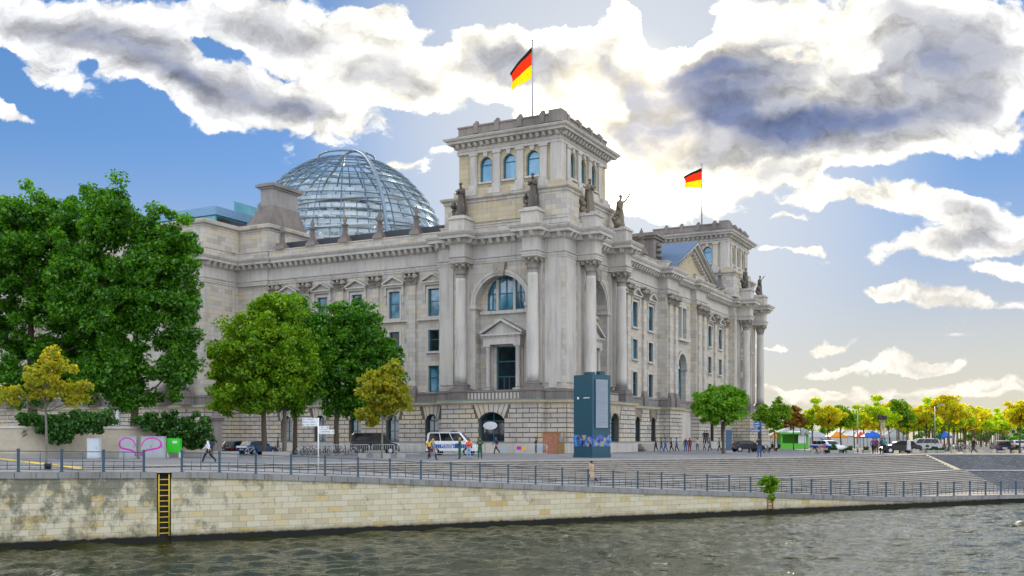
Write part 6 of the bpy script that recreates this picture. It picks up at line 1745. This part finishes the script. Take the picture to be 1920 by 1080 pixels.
def popup(px, Y, w_, mat, label):
    e = empty('pavilion_tent', gb_(px, Y), 0, label, 'tent')
    q = MB(); n = 0; a = w_/2
    for P in ([(-a,-a),(a,-a)],[(a,-a),(a,a)],[(a,a),(-a,a)],[(-a,a),(-a,-a)]):
        q.quad([(P[0][0],P[0][1],2.0),(P[1][0],P[1][1],2.0),(0,0,2.95)]); q.quad([(P[0][0],P[0][1],1.75),(P[1][0],P[1][1],1.75),(P[1][0],P[1][1],2.0),(P[0][0],P[0][1],2.0)])
    q.build('canopy', mat, e, fixn=False)
    for sx_ in (-1,1):
        for sy_ in (-1,1): q = MB(); q.box((sx_*(a-.05)-.03,sy_*(a-.05)-.03,0),(sx_*(a-.05)+.03,sy_*(a-.05)+.03,1.98)); q.build('leg', 'steel_light', e)
popup(1635, 165, 2.9, 'tent_blue', 'blue pop-up tent behind the person in the purple jacket')
popup(1568, 170, 2.9, 'tent_orange', 'orange pop-up tent above the police car')
popup(1455, 175, 1.6, 'tent_orange', 'small orange umbrella tent left of the green kiosk')
popup(1613, 178, 1.8, 'tent_red', 'red sunshade left of the blue tent')
popup(1771, 172, 1.8, 'tent_blue', 'small blue canopy among the trunks at the head of the avenue')
e = empty('kiosk', gb_(1490, 170), 0, 'green market kiosk with an open counter, under the trees', 'kiosk')
q = MB(); q.box((-2.3,0,0),(2.3,2.5,.9)); q.box((-2.3,0,.9),(-2.0,2.5,2.4)); q.box((2.0,0,.9),(2.3,2.5,2.4)); q.box((-2.3,2.3,.9),(2.3,2.5,2.4)); q.build('stall', 'kiosk_green', e)
q = MB(); q.box((-2.5,-.4,2.4),(2.5,2.7,2.7)); q.build('roof', 'kiosk_green', e)
q = MB(); q.box((.6,-.02,.9),(1.9,.1,2.3)); q.build('panel', 'white_paint', e)
# distant building at the right edge
e = empty('office_building', gb_(1905, 520), 0, 'far grey flat-roofed building above the road at the right edge', 'building')
q = MB(); q.box((-5.5,0,0),(12,12,10.3)); q.build('wall', 'concrete', e); q = MB(); q.box((-2,1,10.3),(4,9,12.2)); q.build('roof_hut', 'stele_blue', e)
for i in range(6):
    for j in range(3): q = MB(); q.box((-4.8+i*2.6,-.05,1.2+j*3.0),(-3.2+i*2.6,.0,2.9+j*3.0)); q.build('window', 'pane_dark', e)
for px, hh in ((1822,11),(1845,10)):
    pass

# ================================================================ flags and statues
fmats = []
for nme, c in (('flag_black', (.02,.015,.015)), ('flag_red', (.75,.03,.01)), ('flag_gold', (.95,.55,.01))):
    m, nt, b, out = newmat(nme)
    d_ = nd(nt, 'ShaderNodeBsdfDiffuse'); d_.inputs[0].default_value = c+(1,); t_ = nd(nt, 'ShaderNodeBsdfTranslucent'); t_.inputs[0].default_value = c+(1,); mx = nd(nt, 'ShaderNodeMixShader'); mx.inputs[0].default_value = .65
    nt.links.new(d_.outputs[0], mx.inputs[1]); nt.links.new(t_.outputs[0], mx.inputs[2]); nt.links.new(mx.outputs[0], out.inputs[0]); fmats.append(nme)
def flagpole(lx, ly, zb, zt, hoist, fx, drop, endw, label, flabel):
    p = L2W(lx, ly, zb)
    e = empty('flagpole', p, 0, label, 'flagpole')
    q = MB(); q.tube((0,0,0),(0,0,zt-zb),.13,.08,10); q.lathe([(.02,0),(.16,.1),(.12,.25),(.02,.3)],10,(0,0,zt-zb)); q.build('pole', 'steel_light' if False else 'steel_grey', e)
    q = MB(); nu, nv = 22, 12; H = zt-zb-.6
    def S(u, v_):
        top = Vector((-fx*u, .25*sin(u*7)*u, H-drop*u**1.15)); bot = Vector((-fx*(.10+.80*u)*u**.25 if u > 0 else 0, .35*sin(u*6+1.0)*u+.2*u, H-hoist-(drop+endw-hoist)*u))
        P = top.lerp(bot, v_)
        P.y += .22*sin(u*9+v_*4)*u; P.x += .10*sin(v_*7+u*5)*u
        return P
    for i in range(nu):
        for j in range(nv):
            q.quad([S(i/nu,j/nv), S((i+1)/nu,j/nv), S((i+1)/nu,(j+1)/nv), S(i/nu,(j+1)/nv)], (0 if j < 2 else 1 if j < 7 else 2), True)
    f = q.build('flag', fmats, None, fixn=False); f.location = p; tag(f, flabel, 'flag')
flagpole(-8.3, 8.3, 38.7, 51.8, 3.9, 2.75, 3.3, 2.0, 'flagpole on top of the nearer corner tower', 'black, red and gold flag hanging folded over the nearer tower')
flagpole(-8.0, 77.9, 38.7, 52.6, 3.7, 3.3, 1.6, 2.0, 'flagpole on top of the farther corner tower', 'black, red and gold flag flying over the farther tower')
def statue(lx, ly, z, face, mat, label, attr, h=3.6, arms='down', lump=True):
    p = L2W(lx, ly, z)
    rng = random.Random(hash(label) % 999)
    ob = person(tuple(p), face, label, 'black', 'black', 'brown', 'stand', arms=arms, bald=True, h=h)
    ob.name = 'statue'; ob['category'] = 'statue'
    ob.data.materials.clear(); ob.data.materials.append(MATS[mat]); ob.data.polygons.foreach_set('material_index', [0]*len(ob.data.polygons))
    m = MB()
    prof = [(.27,0),(.27,.1),(.22,.35),(.20,.6),(.19,.85),(.15,1.02),(.17,1.25),(.18,1.36),(.09,1.45)]
    m.lathe(prof, 26, fr=lambda x, y, z_: (x*.9*(1+.13*sin(9*atan2(y, x)+z_*2)), y*(1+.13*sin(9*atan2(y, x)+z_*2)), z_), sm=True)
    m.hexa([(-.26,-.2,.15),(-.12,-.2,.15),(-.1,.22,.25),(-.24,.24,.25),(-.14,-.17,1.42),(-.06,-.17,1.42),(-.06,.17,1.42),(-.14,.17,1.42)])
    m.build('robe', mat, ob)
    m = MB(); m.box((-.35,-.35,-.10),(.35,.35,0.0)); m.build('statue_base', mat, ob)
    m = MB(); m.lathe([(.03,0),(.09,.02),(.10,.07),(.06,.12)],10,(.015,0,1.66)); m.build('hair', mat, ob)
    if attr:
        m = MB()
        if attr == 'shield':
            m.lathe([(.03,-.03),(.26,-.02),(.29,0),(.26,.03),(.03,.05)],16,fr=lambda x,y,z_: (.2+z_, .3+x*.2, .35+y)); 
        if attr == 'cross': m.tube((.33,.40,.9),(.36,.40,2.0),.018); m.box((.34,.27,1.84),(.38,.53,1.88))
        if attr == 'staff': m.tube((.30,.42,.0),(.30,.42,1.9),.02)
        if attr == 'wheel':
            for k in range(12):
                a0, a1 = 2*pi*k/12, 2*pi*(k+1)/12; m.tube((.3,-.45+.3*cos(a0),.35+.3*sin(a0)),(.3,-.45+.3*cos(a1),.35+.3*sin(a1)),.04)
        if attr == 'child' or lump:
            for k in range(7):
                r = rng.uniform(.12,.18); m.lathe([(r*.5,-r),(r,-.3*r),(r,.3*r),(r*.4,r)],8,(-.15+rng.uniform(-.1,.25), -.38+rng.uniform(-.12,.1), .08+k*.085))
            m.lathe([(.03,-.16),(.085,-.03),(.08,.03),(.04,.08)],10,(.0,-.40,.72))
        m.build('companion', mat, ob)
    return ob
zb = 28.4
statue(CL[0], -1.15, zb, -118, 'bronze_dark', 'dark bronze warrior statue on the pedestal right of the near tower front', 'shield', h=4.0, arms='fold')
statue(CL[1], -1.15, zb, -118, 'bronze_dark', 'dark bronze statue at the left end of the near tower', 'shield', h=4.0, arms='fold')
statue(1.3, CR[0], zb, -60, 'bronze_mid', 'robed stone statue with a child figure at the near tower corner', 'child', h=4.0, arms='fold')
statue(1.3, CR[1], zb, -30, 'bronze_mid', 'statue with a raised cross staff, glowing before the bright sky', 'cross', arms='up', h=4.1)
statue(1.3, CF[0]+.1, zb, -40, 'bronze_dark', 'dark statue with a wheel on the far tower', 'wheel')
statue(1.3, CF[1]+.2, zb, -20, 'bronze_dark', 'outermost dark statue against the sky on the far tower', 'child', arms='up')
statue(-16.0, -1.0+1.2, 31.5-3.1, 240, 'bronze_mid', 'x', None) if False else None
# ================================================================ camera, sun, sky
cam = bpy.data.cameras.new('camera'); co_ = bpy.data.objects.new('camera', cam); COL.objects.link(co_)
co_.location = (0, 0, CH); co_.rotation_euler = (pi/2, 0, 0)
cam.sensor_width = 36; cam.lens = 36*F/1920; cam.shift_y = (HZ-540)/1920; cam.clip_end = 6000; cam.clip_start = .5
scene.camera = co_
SAZ = math.atan((1165-960)/F); SEL = radians(17.2)
sd = Vector((sin(SAZ)*cos(SEL), cos(SAZ)*cos(SEL), sin(SEL)))
sl = bpy.data.lights.new('sun', 'SUN'); sl.energy = 5.0; sl.angle = radians(.53); sl.color = (1.0, .80, .52)
so = bpy.data.objects.new('sun', sl); COL.objects.link(so); so.rotation_euler = (-sd).to_track_quat('-Z', 'Y').to_euler()
so.location = (0, 0, 80)
wd = bpy.data.worlds.new('World'); scene.world = wd; wd.use_nodes = True
nt = wd.node_tree; nt.nodes.clear()
out = nt.nodes.new('ShaderNodeOutputWorld'); bg = nt.nodes.new('ShaderNodeBackground'); nt.links.new(bg.outputs[0], out.inputs[0])
sky = nt.nodes.new('ShaderNodeTexSky'); sky.sky_type = 'NISHITA'; sky.sun_disc = False
sky.sun_elevation = SEL; sky.sun_rotation = SAZ; sky.altitude = 100; sky.air_density = 1.0; sky.dust_density = .1; sky.ozone_density = 2.5
gen = nt.nodes.new('ShaderNodeTexCoord').outputs['Generated']
sp = nt.nodes.new('ShaderNodeSeparateXYZ'); nt.links.new(gen, sp.inputs[0])
dx, dy, dz = sp.outputs
ady = mathn(nt, 'MAXIMUM', mathn(nt, 'ABSOLUTE', dy), .05)
ca = mathn(nt, 'DIVIDE', dx, ady); cb = mathn(nt, 'DIVIDE', dz, ady)
cmb = nt.nodes.new('ShaderNodeCombineXYZ'); nt.links.new(ca, cmb.inputs[0]); nt.links.new(cb, cmb.inputs[1])
# offset the pattern behind the viewer so it is not a mirror image
bk = mathn(nt, 'LESS_THAN', dy, 0.0)
nt.links.new(mathn(nt, 'MULTIPLY', bk, 7.3), cmb.inputs[2])
ab = cmb.outputs[0]
# warped coordinates give ragged, billowing outlines
def vmath(op, a, b=None):
    n = nt.nodes.new('ShaderNodeVectorMath'); n.operation = op
    for i, v in enumerate((a, b)):
        if v is None: continue
        if isinstance(v, tuple): n.inputs[i].default_value = v
        else: nt.links.new(v, n.inputs[i])
    return n
nw = nt.nodes.new('ShaderNodeTexNoise'); nw.inputs['Scale'].default_value = 9; nw.inputs['Detail'].default_value = 6; nw.inputs['Roughness'].default_value = .58
nt.links.new(ab, nw.inputs['Vector'])
wv_ = vmath('SUBTRACT', nw.outputs['Color'], (.5,.5,.5)).outputs[0]
sc_ = vmath('MULTIPLY', wv_, (.11,.075,0)).outputs[0]
abw = vmath('ADD', ab, sc_).outputs[0]
BL = [ # px, py, rx, ry, rotation (clockwise on screen), weight
 (90,35,230,62,8,1.0),(210,95,250,55,27,1.0),(110,130,110,30,38,.75),(330,140,170,60,28,1.0),(440,65,220,62,10,1.0),(620,60,190,68,12,1.0),(740,60,60,60,0,.6),
 (480,170,150,48,10,1.0),(560,200,140,50,25,1.0),(650,205,110,35,15,.7),(700,150,130,45,5,.95),(830,130,150,65,-6,1.0),(940,90,110,62,-8,1.0),(1000,130,80,60,0,.9),
 (25,196,75,18,24,.9),(1165,45,75,52,0,1.0),(1120,105,70,45,0,.9),(1420,30,110,62,0,.9),(1180,130,150,75,0,1.0),(1075,180,130,90,0,1.0),(1330,140,170,85,-5,1.0),
 (1450,170,250,110,0,1.45),(1350,255,220,80,4,1.35),(1560,260,190,70,-8,.9),(1650,50,190,95,5,1.05),(1790,80,160,120,0,1.05),(1870,150,130,140,0,.95),(1690,190,170,90,-10,.95),
 (1760,235,150,60,-12,.8),(1640,300,140,32,-8,.7),(1220,310,140,90,0,1.0),(1160,240,110,100,0,1.0),(1290,370,150,42,0,.85),(1540,376,85,24,0,.85),(1450,335,120,24,0,.7),
 (1620,385,60,20,10,.5),(1740,380,150,36,8,1.0),(1880,400,110,44,8,1.0),(1770,462,145,30,-6,.95),(1890,505,90,26,0,.95),(1850,440,120,30,0,.8),(1770,566,170,22,3,.75),(1670,556,60,14,0,.55),
 (1480,411,32,10,0,.6),(1455,476,28,8,0,.55),(1503,476,22,7,0,.5),(1555,648,70,14,-3,.7),(1450,648,40,7,0,.45),(1700,690,190,14,-2,.7),(1560,686,80,9,0,.55),(1720,678,90,16,0,.7),(1650,728,330,16,0,.7),(1780,745,220,10,0,.5),(1490,722,140,7,0,.5),(1740,650,30,6,0,.4),
 (770,300,48,18,10,.62),(845,285,34,14,0,.5),(790,325,20,12,0,.4),(100,270,40,8,10,.35),(720,12,60,18,0,.6),(1800,640,70,8,0,.4),(1275,50,75,75,0,-1.1),(420,88,60,20,5,-.8),(355,75,30,18,0,-.5),(900,28,120,26,0,-.9),(1010,20,50,50,0,-.9),(40,105,40,45,30,-.8),(185,118,28,18,20,-.5),(800,70,60,14,0,-.5),(1460,95,50,16,10,-.8),(1620,110,30,20,0,-.5),(1690,150,30,16,0,-.4),(1160,200,20,20,0,-.3)]
tot = None; abk = abw
for bi, (x, y, rx, ry, rot, wt) in enumerate(BL):
    if bi and bi % 8 == 0:      # evaluate the clouds in small groups, so that the node stack stays short
        abk = vmath('ADD', abw, vmath('SCALE', abw).outputs[0]).outputs[0]
        nt.links.new(mathn(nt, 'MULTIPLY', tot, 1e-7), nt.nodes[-2].inputs['Scale']) if False else None
        sc1 = [n for n in nt.nodes if n.type == 'VECT_MATH' and n.operation == 'SCALE'][-1]
        nt.links.new(mathn(nt, 'MULTIPLY', tot, 1e-7), sc1.inputs['Scale'])
    mp = nt.nodes.new('ShaderNodeMapping'); mp.vector_type = 'TEXTURE'; nt.links.new(abk, mp.inputs[0])
    mp.inputs[1].default_value = ((x-960)/F, (HZ-y)/F, 0); mp.inputs[2].default_value = (0, 0, -radians(rot)); mp.inputs[3].default_value = (rx/F, ry/F, 1e3)
    ln = vmath('LENGTH', mp.outputs[0]).outputs['Value']
    s = mathn(nt, 'MULTIPLY', mathn(nt, 'SUBTRACT', 1.25, ln, True), wt)
    s = mathn(nt, 'MINIMUM', s, 1.0)
    tot = s if tot is None else mathn(nt, 'SMOOTH_MAX' if False else 'ADD', tot, s)
tot = mathn(nt, 'MAXIMUM', mathn(nt, 'MINIMUM', tot, 2.4), -.2)
# elsewhere (sides, behind, overhead): generic broken cumulus
pz = mathn(nt, 'ADD', mathn(nt, 'MAXIMUM', dz, 0.0), .12)
pc = nt.nodes.new('ShaderNodeCombineXYZ'); nt.links.new(mathn(nt, 'DIVIDE', dx, pz), pc.inputs[0]); nt.links.new(mathn(nt, 'DIVIDE', dy, pz), pc.inputs[1])
gn = noise(nt, pc.outputs[0], .8, 6, .55)
gen_f = mathn(nt, 'MULTIPLY', mathn(nt, 'SUBTRACT', gn, .40), 5.5)
inside = mathn(nt, 'MULTIPLY', mathn(nt, 'GREATER_THAN', dy, 0.0), mathn(nt, 'MULTIPLY', mathn(nt, 'LESS_THAN', mathn(nt, 'ABSOLUTE', ca), .62), mathn(nt, 'LESS_THAN', cb, .5)))
tot = mathn(nt, 'ADD', mathn(nt, 'MULTIPLY', tot, inside), mathn(nt, 'MULTIPLY', gen_f, mathn(nt, 'SUBTRACT', 1.0, inside)))
# fine detail
nf_ = nt.nodes.new('ShaderNodeTexNoise'); nf_.inputs['Scale'].default_value = 26; nf_.inputs['Detail'].default_value = 8; nf_.inputs['Roughness'].default_value = .6
nt.links.new(vmath('MULTIPLY', abw, (.75,1.15,1)).outputs[0], nf_.inputs['Vector'])
fd = mathn(nt, 'SUBTRACT', nf_.outputs[0], .5)
nm_ = nt.nodes.new('ShaderNodeTexNoise'); nm_.inputs['Scale'].default_value = 7; nm_.inputs['Detail'].default_value = 5
nt.links.new(vmath('MULTIPLY', ab, (.8,1.3,1)).outputs[0], nm_.inputs['Vector'])
md = mathn(nt, 'SUBTRACT', nm_.outputs[0], .5)
field = mathn(nt, 'ADD', tot, mathn(nt, 'ADD', mathn(nt, 'MULTIPLY', fd, 1.5), mathn(nt, 'MULTIPLY', md, .9)))
def mrange(v, a, b, c=0.0, d=1.0):
    n = nt.nodes.new('ShaderNodeMapRange'); n.interpolation_type = 'SMOOTHSTEP'; nt.links.new(v, n.inputs[0])
    n.inputs[1].default_value = a; n.inputs[2].default_value = b; n.inputs[3].default_value = c; n.inputs[4].default_value = d
    return n.outputs[0]
alpha = mrange(field, .30, .60)
core = mrange(mathn(nt, 'ADD', tot, mathn(nt, 'ADD', mathn(nt, 'MULTIPLY', md, 1.6), mathn(nt, 'MULTIPLY', fd, 1.0))), .80, 1.45)
# sun closeness
dt_ = vmath('DOT_PRODUCT', gen, tuple(sd)).outputs['Value']
glow = mrange(dt_, .990, 1.0); glow2 = mrange(dt_, .93, 1.0)
halo = mrange(dt_, .9965, 1.0)
K = 1.0
skyc = vmath('SCALE', sky.outputs[0]).outputs[0]
nt.nodes[-1].inputs['Scale'].default_value = 1.0
SKYN = sky.outputs[0]
hs = nt.nodes.new('ShaderNodeHueSaturation'); hs.inputs['Saturation'].default_value = 1.15; hs.inputs['Value'].default_value = 1.4
nt.links.new(SKYN, hs.inputs['Color']); hs.inputs['Fac'].default_value = 1.0
ssep = nt.nodes.new('ShaderNodeSeparateColor'); nt.links.new(hs.outputs[0], ssep.inputs[0])
scomb = nt.nodes.new('ShaderNodeCombineColor')
for i_ in range(3): nt.links.new(mathn(nt, 'DIVIDE', ssep.outputs[i_], mathn(nt, 'ADD', 1.0, mathn(nt, 'DIVIDE', ssep.outputs[i_], (6.0, 9.0, 16.0)[i_]))), scomb.inputs[i_])
skyc = mixc(nt, 1.0, scomb.outputs[0], (.80, 1.0, 1.2), 'MULTIPLY')
hz_ = mrange(dz, -.02, .28, 1.0, 0.0)
skyc = mixc(nt, mathn(nt, 'MULTIPLY', hz_, .8), skyc, (9.0, 7.7, 5.3))
skyc = mixc(nt, mathn(nt, 'MULTIPLY', mrange(dt_, .95, .998), .75), skyc, (8.2, 8.3, 8.2))
edge = mixc(nt, glow2, (10.0, 10.1, 10.3), (13.5, 12.9, 11.2))
edge = mixc(nt, glow, edge, (42, 38, 29))
edge = mixc(nt, mathn(nt, 'MULTIPLY', hz_, .6), edge, (9.6, 8.4, 6.2))
corec = mixc(nt, glow2, (4.7, 4.85, 5.4), (5.0, 5.1, 5.6))
corec = mixc(nt, mathn(nt, 'MULTIPLY', halo, .9), corec, (15, 13.5, 10))
shade = mathn(nt, 'ADD', tot, mathn(nt, 'ADD', mathn(nt, 'MULTIPLY', md, 1.2), mathn(nt, 'MULTIPLY', fd, .55)))
cl = mixc(nt, mathn(nt, 'MULTIPLY', mrange(shade, .90, 1.7), .95), edge, corec)
cl = mixc(nt, mrange(shade, 1.6, 2.35), cl, (1.7, 2.2, 3.9))
nr_ = nt.nodes.new('ShaderNodeTexNoise'); nr_.inputs['Scale'].default_value = 26; nr_.inputs['Detail'].default_value = 8; nr_.inputs['Roughness'].default_value = .6
nt.links.new(vmath('MULTIPLY', vmath('ADD', abw, (.006, -.012, 0)).outputs[0], (.75,1.15,1)).outputs[0], nr_.inputs['Vector'])
rel = mathn(nt, 'MULTIPLY', mathn(nt, 'SUBTRACT', nf_.outputs[0], nr_.outputs[0]), 1.9)
relf = mathn(nt, 'MAXIMUM', mathn(nt, 'ADD', mathn(nt, 'ADD', 1.0, rel), mathn(nt, 'MULTIPLY', md, -.5)), .5)
relf = mathn(nt, 'MINIMUM', relf, 1.15)
cl = vmath('SCALE', cl).outputs[0]; nt.links.new(relf, nt.nodes[-1].inputs['Scale'])
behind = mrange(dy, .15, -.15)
cl = mixc(nt, behind, cl, (21.5, 22.5, 24.5))  # unseen clouds behind the camera, brightness added to light the shaded facades
# bright unseen cloud deck overhead in front, added to make the waves glint
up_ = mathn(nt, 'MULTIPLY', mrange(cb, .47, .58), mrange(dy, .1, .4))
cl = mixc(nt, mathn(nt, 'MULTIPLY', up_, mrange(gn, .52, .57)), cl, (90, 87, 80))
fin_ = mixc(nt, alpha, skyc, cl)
fin_ = mixc(nt, 1.0, fin_, mixc(nt, glow, (0,0,0), (.6, .5, .3)), 'ADD')
fin_ = mixc(nt, 1.0, fin_, mixc(nt, halo, (0,0,0), (4, 3.5, 2.3)), 'ADD')
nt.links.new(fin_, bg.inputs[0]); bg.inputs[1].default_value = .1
wd.cycles.sampling_method = 'MANUAL'; wd.cycles.sample_map_resolution = 1024
scene.view_settings.view_transform = 'Standard'; scene.view_settings.look = 'None'; scene.view_settings.exposure = EXPO; scene.view_settings.gamma = 1
scene.cycles.max_bounces = 8; scene.cycles.transparent_max_bounces = 12; scene.cycles.diffuse_bounces = 3; scene.cycles.glossy_bounces = 4
scene.cycles.sample_clamp_indirect = 8
